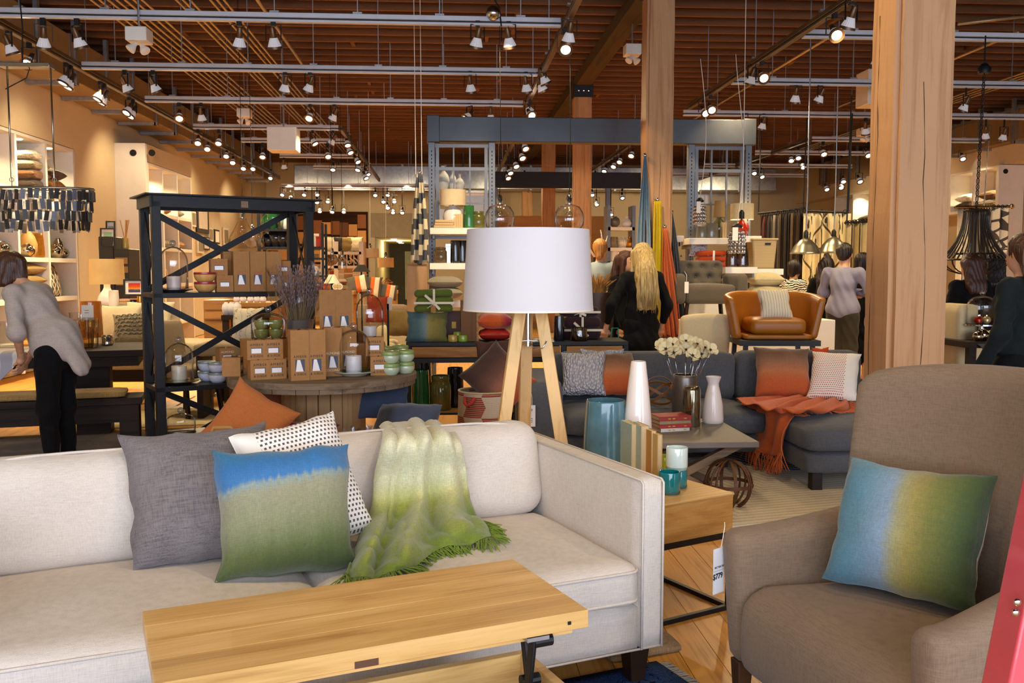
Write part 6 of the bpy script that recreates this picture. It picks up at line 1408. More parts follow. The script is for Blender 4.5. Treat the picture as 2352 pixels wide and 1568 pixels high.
MB().tube([(-0.05, 0, zc_+0.03), (-0.04, 0, zc_+0.35), (-0.06, 0, 3.86-zr)], 0.006, 5).obj('cord', BLACK, chd); MB().tube([(-0.02, 0, zc_+0.03), (0.05, 0.0, zc_+0.12), (-0.03, 0.02, zc_-0.08), (-0.2, 0, zc_-0.18)], 0.005, 5).obj('cord', BLACK, chd, smooth=True)
light('chandelier_bulb', 'POINT', (chx, chy, zr-0.12), 12, WARM, 0.05)
# ================================================================ SHELVED WALL
def cubby(label, face, back, ys, z0, z1, shelves, sgn, cat='bookcase'):
    """white wall unit; cells open towards +x (sgn 1) or -x (sgn -1)"""
    t = thing('wall_bookcase', label, cat); th = 0.06; xa, xb = min(face, back), max(face, back)
    MB().box(back-0.01 if sgn > 0 else back, back if sgn > 0 else back+0.01, ys[0], ys[-1], z0, z1).obj('back_panel', WHITE, t)
    for y in ys: MB().box(xa, xb, y-th/2, y+th/2, z0, z1).obj('divider', WHITE, t, bevel=0.003)
    for i in range(len(ys)-1):
        for z in shelves: MB().box(xa, xb-0.005 if sgn > 0 else xb, ys[i]+th/2, ys[i+1]-th/2, z-th, z).obj('shelf_board', WHITE, t)
    MB().box(xa, xb, ys[0], ys[-1], z1, z1+0.04).obj('top_board', WHITE, t); return t
SHZ = [0.5, 1.07, 1.62, 2.52]
cubby('built-in white bookcase behind the shell chandelier', LX, -5.94, [10.6, 11.6, 12.58, 13.5, 14.47], 0.1, 3.19, SHZ, 1)
yw = lambda px, x=-5.72: x*FPX/(px-1025)
FUR = [fabric('fur_%d' % i, c, 0.35, 0.12, 1.0) for i, c in enumerate(('#e9dfcb', '#8d8068', '#6b4a2c', '#3c3026', '#a8752e', '#54463a'))]
def shelfpil(items, z, px, x=-5.70, side='wall'):
    zz = z
    for i, (m, t, nm) in enumerate(items): stack_pillow(nm, (x, yw(px, x), zz), 0.36, 0.55, t, FUR[m], rz=0, seed=70+int(px)+i, group='shelf pillows'); zz += t*0.86
shelfpil(((3, .17, 'dark fur pillow at the bottom of the first niche stack'), (2, .16, 'brown fur pillow in the first niche stack'), (1, .15, 'sage velvet pillow in the first niche stack'), (0, .15, 'white fur pillow on top of the first niche stack')), SHZ[3], 112)
shelfpil(((4, .24, 'ginger fur pillow in the second niche'), (5, .18, 'dark brown fur pillow on the ginger one')), SHZ[3], 149)
KHA = fabric('khaki_cloth', '#8d7442', 0.12)
for k in range(3): stack_pillow(f'{("bottom", "middle", "top")[k]} khaki pillow in the low niche stack', (-5.70, 13.1, SHZ[1]+k*0.155), 0.38, 0.62, 0.165, KHA, seed=90+k, group='khaki pillows')
pillow('ribbed cream pillow standing beside the khaki stack', Vector((-5.60, 12.64, SHZ[1])), Vector((-5.60, 13.0, SHZ[1])), Vector((-5.70, 12.64, SHZ[1]+0.47)), stripes('ribbed_cream', [(0, '#d8c493'), (0.5, '#b8a06a')], 'z', 20), 0.14, seed=95)
def lattice():
    t = NT('lattice_print'); g = t.coord('Generated'); s = t.n('ShaderNodeSeparateXYZ'); t.l(g, s.inputs[0]); a = t.math('SINE', t.math('MULTIPLY', s.outputs[2], 14)); f1 = t.math('ABSOLUTE', t.math('SUBTRACT', t.math('FRACT', t.math('ADD', t.math('MULTIPLY', s.outputs[0], 4), t.math('MULTIPLY', a, 0.28))), 0.5)); f2 = t.math('ABSOLUTE', t.math('SUBTRACT', t.math('FRACT', t.math('SUBTRACT', t.math('MULTIPLY', s.outputs[0], 4), t.math('MULTIPLY', a, 0.28))), 0.5))
    c = t.mix(t.math('LESS_THAN', t.math('MINIMUM', f1, f2), 0.1), '#4b4034', '#e8dcc2'); t.bsdf(c, 0.9); return t.m
pillow('dark pillow with a cream lattice print in the white niche', Vector((-5.60, 13.58, SHZ[1])), Vector((-5.60, 14.08, SHZ[1])), Vector((-5.70, 13.58, SHZ[1]+0.47)), lattice(), 0.15, seed=96)
stack_pillow('brown round pillow in the lowest visible niche', (-5.70, 14.0, SHZ[0]), 0.36, 0.6, 0.3, FUR[4], seed=97)
SILV = plain('mercury_silver', '#c9bfa6', 0.08, 1.0, 0.25, 30); TAN = plain('tan_stone', '#c99a58', 0.5); GOLDG = plain('amber_mercury', '#c98a34', 0.12, 0.7, 0.2, 20)
GOURD = [(0, 0), (0.6, 0), (0.95, 0.2), (1, 0.4), (0.75, 0.62), (0.3, 0.78), (0.26, 0.92), (0.34, 1.0)]; BALL = [(0, 0), (0.5, 0.0), (0.9, 0.25), (1, 0.5), (0.85, 0.78), (0.4, 0.95), (0.4, 1.0)]
def wv(label, px, z, r, h, pr, m, x=-5.7, group='niche vases', dy=0): return vase('shelf_vase', label, (x, yw(px, x)+dy, z), scaled(pr, h, r), m, 'vase', group, 18, inner=False)
wv('tall tan gourd vase on the top niche shelf', 12, SHZ[3], 0.15, 0.42, GOURD, TAN); wv('silver globe in front of the tall tan vase', 6, SHZ[3], 0.09, 0.17, BALL, SILV, -5.58)
wv('tan gourd vase on the middle niche shelf', 103, SHZ[2], 0.12, 0.46, GOURD, TAN); wv('silver mercury globe beside the tan gourd vase', 101, SHZ[2], 0.10, 0.18, BALL, SILV, -5.57)
wv('amber mercury cylinder on the middle niche shelf', 119, SHZ[2], 0.16, 0.34, CYL, GOLDG); wv('spiky bronze vase beside the amber cylinder', 131, SHZ[2], 0.10, 0.30, [(0, 0), (1, 0), (0.8, 0.2), (0.95, 0.3), (0.7, 0.5), (0.8, 0.6), (0.4, 1)], GOLDG)
for i, (px, r, h) in enumerate(((160, 0.10, 0.20), (168, 0.08, 0.30), (178, 0.11, 0.17), (191, 0.12, 0.20))): wv(f'{ORD[i]} silver globe in the third niche', px, SHZ[2], r, h, BALL, SILV)
for i, (px, r, h) in enumerate(((8, 0.13, 0.34), (22, 0.12, 0.22), (45, 0.13, 0.2))): wv(f'{ORD[i]} gold mercury vase above the bent woman', px, SHZ[2], r, h, BALL, (SILV, GOLDG, SILV)[i])
for y in (12.1, 13.05, 14.0): tag(MB().lathe([(0, 0), (0.06, 0), (0.07, 0.01), (0, 0.01)], 16).obj('downlight', emit('niche_glow', '#fff0cc', 6), loc=(-5.68, y, 3.178)), f'recessed downlight over the niche at {("the fur pillow stack", "the ginger pillow", "the niche end")[[12.1, 13.05, 14.0].index(y)]}', 'downlight', 'niche downlights')
# second unit with white end panel
b2 = cubby('tall white bookcase with a blank end panel', -5.0, -5.48, [16.34, 17.15, 18.05, 19.0], 0.1, 3.22, [0.5, 1.2, 1.85, 2.45], 1)
MB().box(-5.5, -5.0, 16.2, 16.3, 0, 3.56).obj('end_panel', WHITE, b2, bevel=0.004); MB().box(-5.5, -5.0, 16.3, 19.05, 3.27, 3.56).obj('fascia', CREAM, b2)
for px in (306, 349): MB().lathe([(0, 0), (0.055, 0), (0.055, 0.01), (0, 0.01)], 16, TR(P(px, 351, 16.2)) @ Matrix.Rotation(PI/2, 4, 'X')).obj('grommet', BLACK, b2)
k = 0
for z in (2.45, 1.85):
    for y in (16.75, 17.6, 18.5):
        for j in range(2 if z > 2 else 1): stack_pillow(f'{ORD[k]} pale pillow counted through the white bookcase', (-5.24, y, z+j*0.15), 0.36, 0.5, 0.16, FUR[(0, 1, 4)[(k+j) % 3]], seed=120+k, group='bookcase pillows'); k += 1
for i, (y, z, m) in enumerate(((16.7, 1.2, EMER), (17.5, 1.2, TAN), (16.9, 0.5, FUR[4]), (17.7, 0.5, FUR[1]))): wv(f'{ORD[i]} rounded vase on the lower bookcase shelves', 1025-5.2*FPX/y, z, 0.14, 0.34, BALL, m, -5.2, 'bookcase vases')
# secretary desk, frames, sideboard with lamp
BLK = plain('ebonised_wood', '#17120e', 0.45, 0, 0.1)
sd_ = thing('secretary_desk', 'black secretary cabinet against the tan wall', 'cabinet'); dy = 13.9
MB().box(X(228, dy), X(262, dy), dy, dy+0.5, 0, Zp(545, dy)).obj('side_case', BLK, sd_, bevel=0.01); MB().box(X(262, dy), X(296, dy), dy, dy+0.5, 0, Zp(572, dy)).obj('case', BLK, sd_, bevel=0.01)
for py in (592, 612, 640): MB().box(X(266, dy), X(294, dy), dy-0.01, dy, Zp(py, dy)-0.09, Zp(py, dy)).obj('pigeonhole', plain('cubby_inside', '#8a6f46', 0.7), sd_)
def frame(label, px0, py0, px1, py1, Y, art, lean=0.0, mat=BLK, mt=True, wall=None):
    a, b = P(px0, py1, Y), P(px1, py0, Y); w, h = abs(b.x-a.x), b.z-a.z; t = thing('picture_frame', label, 'picture', (a.x+w/2, Y, a.z), 0, rot=(-lean, 0, 0)); e = 0.028 if w > 0.3 else 0.018
    m = MB(); m.box(-w/2, w/2, 0, 0.03, 0, e); m.box(-w/2, w/2, 0, 0.03, h-e, h); m.box(-w/2, -w/2+e, 0, 0.03, e, h-e); m.box(w/2-e, w/2, 0, 0.03, e, h-e); m.obj('frame', mat, t)
    MB().box(-w/2+e, w/2-e, 0.018, 0.022, e, h-e).obj('mat_board', PAPER, t); g = 0.22 if mt else 0.12; MB().box(-w/2+w*g, w/2-w*g, 0.015, 0.018, h*g, h-h*g).obj('print', art, t); return t
frame('black-framed print of a coral dot on pale green', 229, 523, 262, 566, dy-0.02, stripes('coral_dot_print', [(0, '#8fc09a'), (0.35, '#d06a4a'), (0.6, '#8fc09a')], 'z', 1.0, wob=0.4), 0.12)
frame('tall slim black frame behind the coral-dot print', 243, 507, 263, 560, dy+0.12, plain('grey_print', '#9a9a8c', 0.7), 0.05)
br_ = thing('reed_diffuser', 'jar of pale reeds on the black cabinet', 'vase', (X(279, dy), dy+0.2, Zp(572, dy)))
MB().lathe(scaled(CYL, 0.16, 0.05), 16).obj('jar', CANY, br_, smooth=50)
for i in range(5): MB().tube([(0, 0, 0.1), (random.uniform(-.1, .1), random.uniform(-.05, .05), 0.42)], 0.007, 5).obj('reed', TAN, br_)
sb = thing('sideboard', 'tan sideboard carrying the drum table lamp and framed sunset', 'sideboard'); sy = 11.3; sz = Zp(704, sy)
MB().box(X(190, sy), X(352, sy), sy, sy+0.5, sz-0.05, sz).obj('top', OAKD, sb, bevel=0.003); MB().box(X(194, sy), X(348, sy), sy+0.02, sy+0.48, sz-0.55, sz-0.05).obj('case', CREAM, sb)
for px in (196, 344): MB().box(X(px, sy)-0.03, X(px, sy)+0.03, sy+0.05, sy+0.45, 0, sz-0.55).obj('leg', DARKW, sb)
lp = thing('table_lamp', 'table lamp with a tan drum shade and white bottle base', 'lamp', (X(234, sy), sy+0.15, sz)); s1, s0 = Zp(595, sy)-sz, Zp(652, sy)-sz
MB().lathe([(0.20, s0), (0.19, s1), (0.186, s1), (0.196, s0)], 40, close=True).obj('lamp_shade', plain('tan_linen_shade', '#cfae74', 0.85), lp, smooth=40); MB().lathe(scaled([(0, 0), (0.6, 0), (0.95, 0.1), (1, 0.3), (0.8, 0.5), (0.42, 0.7), (0.32, 0.8), (0.34, 1)], s0+0.02, 0.115), 24).obj('base', CERW, lp, smooth=50)
light('table_lamp_bulb', 'POINT', (X(234, sy), sy+0.15, sz+s0+0.12), 14, WARM, 0.05)
frame('black-framed sunset painting on the sideboard', 283, 641, 331, 679, sy-0.05, stripes('sunset_print', [(0, '#3a3a6a'), (0.25, '#5a4a70'), (0.38, '#d8a020'), (0.55, '#d8601c'), (0.8, '#c03a3a')], 'z', 1.0, wob=0.25, interp='LINEAR'), 0.08)
for i, (c, w) in enumerate((('#c98a34', .26), ('#d0a050', .24), ('#b8562a', .22))): t = thing('book', f'{ORD[i]} book from the bottom of the sideboard stack', 'book', (X(285, sy), sy+0.1, sz+0.001+i*0.032), 0.1); MB().box(-w/2, w/2, 0, 0.17, 0, 0.03).obj('cover', plain('cover_'+c, c, 0.6), t, bevel=0.002); MB().box(-w/2+0.01, w/2-0.01, -0.002, 0.0, 0.004, 0.026).obj('pages', OLDP, t)
for i, (px, m, h, r) in enumerate(((306, DARKG, .09, .04), (322, GOLDG, .14, .035), (262, WHITE, .2, .06), (335, TAN, .16, .04))): bottle(f'{("dark cup", "amber bottle", "white canister", "tan jar")[i]} on the sideboard beside the sunset painting', px, 704, sy+0.08, r, h, CYL, m, sz+0.001, 'jar')
# wall pictures beyond the white bookcase
GREY = plain('grey_art', '#8f8468', 0.7)
for i, (px, py, w, h) in enumerate(((464, 505, 10, 34), (484, 498, 26, 76), (501, 540, 10, 30), (514, 545, 11, 32), (478, 562, 14, 40), (490, 560, 14, 30), (534, 545, 12, 40))):
    Y = 5.46*FPX/(1025-px); wy = w/FPX*Y*Y/5.46; hz2 = h/FPX*Y; t = thing('picture_frame', f'{ORD[i]} framed picture along the tan wall past the white bookcase', 'picture', (-5.479, Y, Zp(py, Y)), 0, 'wall pictures')
    MB().box(-0.02, 0.02, -wy/2, wy/2, -hz2/2, hz2/2).obj('frame', (WHITE, BLK)[i % 2], t, bevel=0.004); MB().box(0.02, 0.024, -wy*0.36, wy*0.36, -hz2*0.38, hz2*0.38).obj('print', (GREY, PAPER)[i % 2], t)
# ---- glass pendants over the middle aisle
def pendant(label, px, py, Y, r, h, prof, mat, top=None, cord=BLACK, cap=CHROME, name='pendant_lamp', bulb=True, cw=0.004):
    top = top or (3.86 if abs(Y-A) < .05 else 4.995); c = P(px, py, Y); t = thing(name, label, 'pendant lamp', c, 0); MB().lathe(scaled(prof, h, r), 32).obj('shade', mat, t, smooth=50)
    MB().lathe([(0, h), (0.03, h), (0.03, h+0.07), (0.012, h+0.10), (0, h+0.10)], 16).obj('socket', cap, t, smooth=50); MB().tube([(0, 0, h+0.09), (0.01, 0, h+0.6), (0, 0, top-c.z)], cw, 6).obj('cord', cord, t)
    if bulb: MB().ball((0, 0, h*0.62), min(0.035, r*0.4), 12, (1, 1, 1.3)).obj('bulb', glass('bulb_glass', (0.95, 0.93, 0.9), 0.2), t, smooth=True)
    return t
GLOBE = [(0.35, 0.0), (0.7, 0.07), (0.95, 0.28), (1.0, 0.5), (0.93, 0.72), (0.7, 0.92), (0.25, 1.0)]
PG = glass('pendant_glass', (0.96, 0.94, 0.9), 0.13)
pendant('clear glass globe pendant above the lamp shade, nearer the folded green throw', 1148, 536, A, 0.152, 0.29, GLOBE, PG); pendant('clear glass globe pendant above the lamp shade, nearer the timber column', 1307, 536, A, 0.152, 0.29, GLOBE, PG)
t = thing('track_transformer', 'round chrome transformer on the first cross track', 'fitting', P(1133, 30, A-0.05)); MB().ball((0, 0, 0), 0.075, 20).obj('housing', CHROME, t, smooth=True); MB().tube([(0.07, 0, -0.05), (0.08, 0.02, -0.12), (0.06, 0.02, 0.06), (0, 0.02, 0.15)], 0.008, 6).obj('cord', BLACK, t)
BELL = [(1, 0), (0.97, 0.1), (0.8, 0.4), (0.45, 0.72), (0.26, 0.9), (0.24, 1.0)]
pendant('bell-shaped clear glass pendant seen through the etagere', 558, 570, 12.2, 0.20, 0.38, BELL, PG); pendant('small clear glass pendant beside the bell-shaped one', 580, 568, 12.6, 0.12, 0.2, GLOBE, PG)
pendant('smoky glass pendant before the white shelving', 763, 608, 15.5, 0.095, 0.17, GLOBE, glass('smoke_glass', (0.55, 0.5, 0.45), 0.15)); pendant('tall ribbed glass pendant before the white shelving', 786, 620, 15.5, 0.07, 0.22, CYL, RIBG)
DRUM = [(1, 0), (1, 1.0), (0.96, 1.0), (0.96, 0.0)]
pendant('tan drum pendant before the passage', 886, 614, 17, 0.145, 0.175, DRUM, plain('tan_linen_shade', '#cfae74', 0.85), cord=WHITE); pendant('pale drum pendant beside the tan one', 850, 592, 18, 0.165, 0.175, DRUM, plain('pale_shade', '#d8c6a0', 0.85), cord=WHITE)
# ---- dark open shelving with vases
def open_shelf(label, px0, px1, Y, pys, top, mat=METAL, depth=0.4, posts=True):
    t = thing('open_shelving', label, 'shelving unit'); x0, x1 = X(px0, Y), X(px1, Y); zt = Zp(top, Y)
    for x in (x0, x1):
        for y in (Y, Y+depth): MB().box(x-0.018, x+0.018, y-0.018, y+0.018, 0, zt).obj('post', mat, t)
    for py in pys: MB().box(x0, x1, Y-0.02, Y+depth+0.02, Zp(py, Y)-0.03, Zp(py, Y)).obj('shelf_board', mat, t)
    return t
o1 = 13.2; open_shelf('dark metal shelving with black vases behind the etagere', 596, 672, o1, (527, 568, 640, 700), 455)
for i, (px, py, r, h, m) in enumerate(((614, 526, .085, .20, EMER), (628, 526, .10, .32, EMER), (645, 526, .095, .25, glass('green_glass', (0.6, 0.75, 0.62), .2)), (657, 526, .08, .2, WHITE), (616, 567, .10, .19, DARKG), (634, 567, .11, .26, DARKG), (650, 567, .11, .25, DARKG), (664, 567, .10, .26, DARKG))):
    bottle(f'{ORD[i]} glazed vase counted along the dark shelving', px, py, o1+0.15, r, h, BALL, m, Zp(py, o1), group='dark shelving vases', inner=False)
open_shelf('slim dark metal shelving before the white bookcase', 705, 742, 14.5, (568, 592, 632, 670), 513)
for i, (px, py, w, h, c) in enumerate(((718, 567, .2, .2, '#e8dcc0'), (735, 567, .1, .16, '#b03020'), (718, 592, .2, .06, '#8a6a44'), (716, 632, .16, .14, '#efe6d2'), (728, 632, .18, .12, '#d8c6a0'), (718, 670, .2, .12, '#e8dcc0'), (730, 670, .14, .10, '#b8462a'))): t = thing('storage_box', f'{ORD[i]} small box counted down the slim dark shelving', 'box', (X(px, 14.55), 14.55, Zp(py, 14.5)), 0.2, 'shelving boxes'); MB().box(-w/2, w/2, 0, 0.2, 0, h*0.8).obj('box_body', plain('bx_'+c, c, 0.7), t, bevel=0.004); MB().box(-w/2-0.004, w/2+0.004, -0.004, 0.204, h*0.8, h).obj('lid', plain('bx_'+c, c, 0.7), t, bevel=0.004)
# low tables full of ceramics under the etagere view
def lowtable(label, px0, px1, py, Y, mat=DARKW, d=0.6, th=0.05):
    t = thing('display_table', label, 'table'); z = Zp(py, Y); x0, x1 = X(px0, Y), X(px1, Y); MB().box(x0, x1, Y, Y+d, z-th, z).obj('table_top', mat, t, bevel=0.003)
    for x in (x0+0.04, x1-0.04):
        for y in (Y+0.04, Y+d-0.04): MB().box(x-0.03, x+0.03, y-0.03, y+0.03, 0, z-th).obj('leg', mat, t)
    return z
z = lowtable('wooden display table with cream owls behind the etagere', 525, 640, 694, 11.0, wood('honey_table', '#8a5a2c', '#b8803e', 0))
for i, px in enumerate((541, 556, 573, 588, 602)):
    t = thing('ceramic_owl', f'{ORD[i]} cream ceramic owl on the honey display table', 'figurine', (X(px, 11.1), 11.12, z), 0, 'cream owls'); MB().lathe(scaled([(0, 0), (0.7, 0), (1, 0.25), (0.95, 0.5), (0.7, 0.62), (0.8, 0.75), (0.7, 0.95), (0, 1)], 0.10, 0.04), 16).obj('body', CERW, t, smooth=True); MB().ball((0, -0.034, 0.08), 0.01, 8).obj('beak', TAN, t)
z = lowtable('dark display table under the cream bowls', 505, 600, 722, 10.4, DARKW, 0.5)
for i, px in enumerate((520, 532, 545)): bottle(f'{ORD[i]} knobbly cream vase on the dark display table', px, 722, 10.5, 0.05, 0.14, BALL, CERW, z, group='knobbly vases')
t = thing('console_cabinet', 'brown storage console with two drawers beyond the dining chair', 'cabinet'); cy2 = 10.9; MB().box(X(465, cy2), X(515, cy2), cy2, cy2+0.45, 0.1, Zp(688, cy2)).obj('case', OAKD, t, bevel=0.004)
for py in (700, 722): MB().box(X(468, cy2), X(512, cy2), cy2-0.012, cy2, Zp(py+9, cy2), Zp(py-8, cy2)).obj('drawer', OAKD, t)
for sx in (467, 512): MB().box(X(sx, cy2)-0.02, X(sx, cy2)+0.02, cy2+0.03, cy2+0.4, 0, 0.1).obj('foot', DARKW, t)
pillow('white pillow with a grey branch print on the display bench', P(540, 785, 9.3), P(590, 785, 9.3), P(538, 700, 9.45), stripes('branch_print', [(0, '#e8dcc0'), (0.6, '#a89a80'), (0.72, '#e8dcc0')], 'x', 5, wob=0.5), 0.14, seed=140, w=0.3, h=0.36)
b_ = thing('display_bench', 'low display bench with the branch-print pillow', 'bench'); soft('seat', 0.9, 0.5, 0.12, 0.04, CG, b_, (X(560, 9.4), 9.4, 0.62)); 
for sx in (-0.4, 0.4): MB().box(X(560, 9.4)+sx-0.03, X(560, 9.4)+sx+0.03, 9.2, 9.6, 0, 0.62).obj('leg', DARKW, b_)
# rug by the dining chair
rr_ = thing('area_rug', 'cream patterned rug beyond the dining chair', 'rug', (X(430, 9.2), 9.4, 0), 0.2); soft('pile', 1.8, 1.1, 0.012, 0.005, stripes('zig_rug', [(0, '#cdbd94'), (0.8, '#9a8a62'), (0.86, '#cdbd94')], 'y', 10, wob=0.05), rr_, (0, 0, 0.001), n=(10, 10, 2))
rr_ = thing('area_rug', 'grey-brown rug under the bench', 'rug', (-3.6, 7.4, 0), DA); soft('pile', 3.2, 1.9, 0.012, 0.005, fabric('sisal', '#7d6a4e', 0.2, 0.3, 0.8), rr_, (0, 0, 0.001), n=(10, 10, 2))
# ---- wood-block mosaic wall
mw_ = thing('wood_mosaic', 'wall panel of staggered reclaimed wood blocks at the back', 'wall panel'); my = BY-0.08; MB().box(X(618, my), X(846, my), my, my+0.07, Zp(650, my), Zp(487, my)).obj('backing', DECK, mw_)
WB = [wood(f'mosaic_{i}', a, b, 2, 0.7, 0.6) for i, (a, b) in enumerate((('#6b3c1c', '#8d5428'), ('#8d5a2c', '#b5773c'), ('#4f2c16', '#6e401f'), ('#a8703a', '#c98f50')))]
bmz = [MB().box(0, 0.26, -0.03-0.01*i, 0, 0, 0.42-0.06*(i % 2)).mesh('wood_block') for i in range(4)]
for i in range(4): bmz[i].materials.append(WB[i])
x = X(620, my)
while x < X(842, my)-0.2:
    zz = Zp(650, my)-random.uniform(0, .3)
    while zz < Zp(490, my)-0.3: link('wood_block', random.choice(bmz), mw_, loc=(x, my, max(zz, Zp(650, my)))); zz += 0.43
    x += 0.27
tag(MB().box(X(852, my), X(985, my), BY-0.04, BY, Zp(545, BY), Zp(490, BY)).obj('grey_wall_panel', plain('greige_panel', '#8d7f66', 0.8)), 'plain greige panel above the passage opening', 'panel')
# ---- white shelving in the middle distance
wy = 17.5; WS = thing('white_shelving', 'white shelving with pillows and ribboned bundles before the wood mosaic', 'shelving unit')
for px in (742, 772, 830): MB().box(X(px, wy)-0.04, X(px, wy)+0.04, wy, wy+0.4, 0, Zp(555, wy)).obj('upright', WHITE, WS)
for py in (578, 610, 640, 668): MB().box(X(742, wy), X(830, wy), wy, wy+0.4, Zp(py, wy)-0.05, Zp(py, wy)).obj('shelf_board', WHITE, WS)
for i, (px, py, w, m) in enumerate(((758, 578, .3, CRM), (775, 578, .24, plain('blk_p', '#2a2420', .9)), (800, 578, .36, KHA), (815, 578, .3, CRM))): pillow(f'{ORD[i]} pillow on the top of the white shelving', P(px, py, wy+0.1)-Vector((w/2, 0, 0)), P(px, py, wy+0.1)+Vector((w/2, 0, 0)), P(px, py-34, wy+0.2)-Vector((w/2, 0, 0)), m, 0.14, seed=150+i, group='white shelving pillows')
for i, px in enumerate((783, 796, 812, 822)): folded_throw('folded_throw', f'{ORD[i]} black bundle tied with cream ribbon on the white shelving', (X(px, wy), wy+0.15, Zp(610, wy)), 0.10, 0.12, 0.2, fabric('black_wool', '#1c1a1a'), 0, 1, True)
for i, (px, c, w, h) in enumerate(((752, '#c9b78c', .2, .16), (764, '#b03424', .12, .14), (785, '#d8c9a4', .18, .2), (800, '#a8804a', .16, .22), (818, '#e4d8b8', .14, .18))): t = thing('storage_box', f'{ORD[i]} box on the lower white shelving', 'box', (X(px, wy), wy+0.05, Zp(640, wy)), 0.1, 'shelving boxes'); MB().box(-w/2, w/2, 0, 0.2, 0, h).obj('box_body', plain('bx_'+c, c, 0.7), t, bevel=0.004); MB().box(-w/2, w/2, -0.004, 0.0, h*0.4, h*0.5).obj('band', PAPER, t)
# tables, pillows and lamps around the centre aisle
z = lowtable('dark console holding clocks and pillows in the centre aisle', 735, 812, 668, 12.5, OAKD)
for i, px in enumerate((769, 779)): t = thing('alarm_clock', f'{("first", "second")[i]} round white clock on the aisle console', 'clock', (X(px, 12.5), 12.55, z+0.06), 0, rot=(PI/2, 0, 0)); MB().lathe([(0, -0.02), (0.04, -0.02), (0.04, 0.02), (0, 0.02)], 20).obj('case', CERW, t, smooth=40); MB().lathe([(0, 0.02), (0.03, 0.02), (0, 0.022)], 20).obj('dial', plain('gold_dial', '#c8b070', .4), t)
t = thing('thread_spool', 'red spool beside the white clocks', 'spool', (X(748, 12.5), 12.55, z)); MB().lathe([(0, 0), (0.05, 0), (0.05, 0.01), (0.04, 0.015), (0.04, 0.085), (0.05, 0.09), (0.05, 0.1), (0, 0.1)], 18).obj('body', REDD, t, smooth=40); MB().lathe([(0.041, 0.03), (0.042, 0.07), (0, 0.07)], 18).obj('thread', TOR, t, smooth=40)
GOP = stripes('grey_orange_block', [(0, '#5e564c'), (0.42, '#d86a2c'), (0.62, '#e8d8b4'), (0.85, '#5e564c')], 'x', 1.0)
bz_ = thing('aisle_sofa', 'grey sofa in the aisle with colour-block pillows', 'sofa'); ay = 13.0; soft('seat', 1.1, 0.7, 0.4, 0.05, CG, bz_, (X(840, ay), ay+0.35, 0.15)); soft('backrest', 1.1, 0.2, 0.5, 0.06, CG, bz_, (X(840, ay), ay+0.75, 0.45)); 
for sx in (-0.5, 0.5): MB().box(X(840, ay)+sx-0.03, X(840, ay)+sx+0.03, ay+0.1, ay+0.7, 0, 0.16).obj('leg', DARKW, bz_)
for i, (px, py, w, h, a) in enumerate(((800, 676, .30, .24, -.2), (830, 680, .26, .28, .1), (866, 684, .26, .2, .15))): c = P(px, py, ay-0.1+0.04*i); pillow(f'{ORD[i]} grey and orange colour-block pillow in the aisle', c, c+Vector((w, 0, -w*a)), c+Vector((0.05, 0.1, h)), GOP, 0.12, seed=160+i, group='colour-block pillows')
z = lowtable('pale writing desk in the centre aisle with books and a copper ornament', 845, 910, 668, 14.6, wood('pale_desk', '#a87f48', '#cfa56a', 0))
for i, c in enumerate(('#d8c08a', '#c9a868', '#e0cfa0')): t = thing('book', f'{ORD[i]} book in the pale desk stack', 'book', (X(867, 14.7), 14.7, z+i*0.035), 0.1*i); MB().box(-0.12, 0.12, 0, 0.16, 0, 0.033).obj('cover', plain('cover_'+c, c, 0.6), t, bevel=0.002); MB().box(-0.11, 0.11, -0.002, 0, 0.005, 0.028).obj('pages', PAPER, t)
t = thing('wire_ornament', 'copper wire geometric ornament on the pale desk', 'ornament', (X(887, 14.7), 14.75, z)); pts = [(0, 0, 0), (0.08, 0.02, 0.03), (0.10, 0.05, 0.13), (0.0, 0.08, 0.2), (-0.08, 0.02, 0.12), (-0.06, -0.04, 0.02)]
for i in range(6):
    for j in (i+1, i+2): MB().tube([pts[i], pts[j % 6]], 0.006, 5).obj('wire', plain('copper', '#c8703a', 0.25, 0.9), t)
for i, (px, py, Y, r, h, c) in enumerate(((830, 624, 13.5, .13, .10, '#2c2620'), (812, 655, 13.8, .12, .12, '#6b6250'), (762, 650, 13.0, .11, .12, '#e8dcc0'))):
    t = thing('table_lamp', f'small table lamp with {("black", "grey", "cream")[i]} cone shade in the aisle', 'lamp', (X(px, Y), Y, 0)); zz = Zp(py, Y); MB().lathe([(r, zz), (r*0.35, zz+h), (r*0.33, zz+h), (r*0.97, zz)], 24, close=True).obj('lamp_shade', plain('shd_'+c, c, .8), t, smooth=40); MB().tube([(0, 0, 0.02), (0, 0, zz+h)], 0.012, 8).obj('stem', BLACK, t); MB().lathe([(0, 0), (0.12, 0), (0.12, 0.02), (0, 0.03)], 20).obj('base', BLACK, t)
ch = thing('accent_sofa', 'cream armchair with a taupe pillow beside the console', 'armchair'); soft('seat', 0.5, 0.7, 0.42, 0.06, CRM, ch, (X(900, 9.8), 9.9, 0.1)); soft('arm', 0.16, 0.7, 0.62, 0.07, CRM, ch, (X(892, 9.4), 9.7, 0.1)); soft('backrest', 0.6, 0.2, 0.75, 0.08, CRM, ch, (X(920, 9.9), 10.3, 0.1))
for sx in (-0.2, 0.2): MB().box(X(900, 9.8)+sx-0.03, X(900, 9.8)+sx+0.03, 9.6, 10.2, 0, 0.1).obj('leg', DARKW, ch)
pillow('taupe pillow on the cream armchair', P(905, 770, 9.5), P(940, 770, 9.6), P(905, 712, 9.7), KHA, 0.14, seed=170, w=0.3, h=0.3); pillow('orange throw pillow glimpsed through the rear cloche', P(845, 740, 8.9), P(885, 740, 8.9), P(852, 680, 9.0), plain('orange_cloth', '#c2481c', 0.9), 0.12, seed=171, w=0.2, h=0.26)
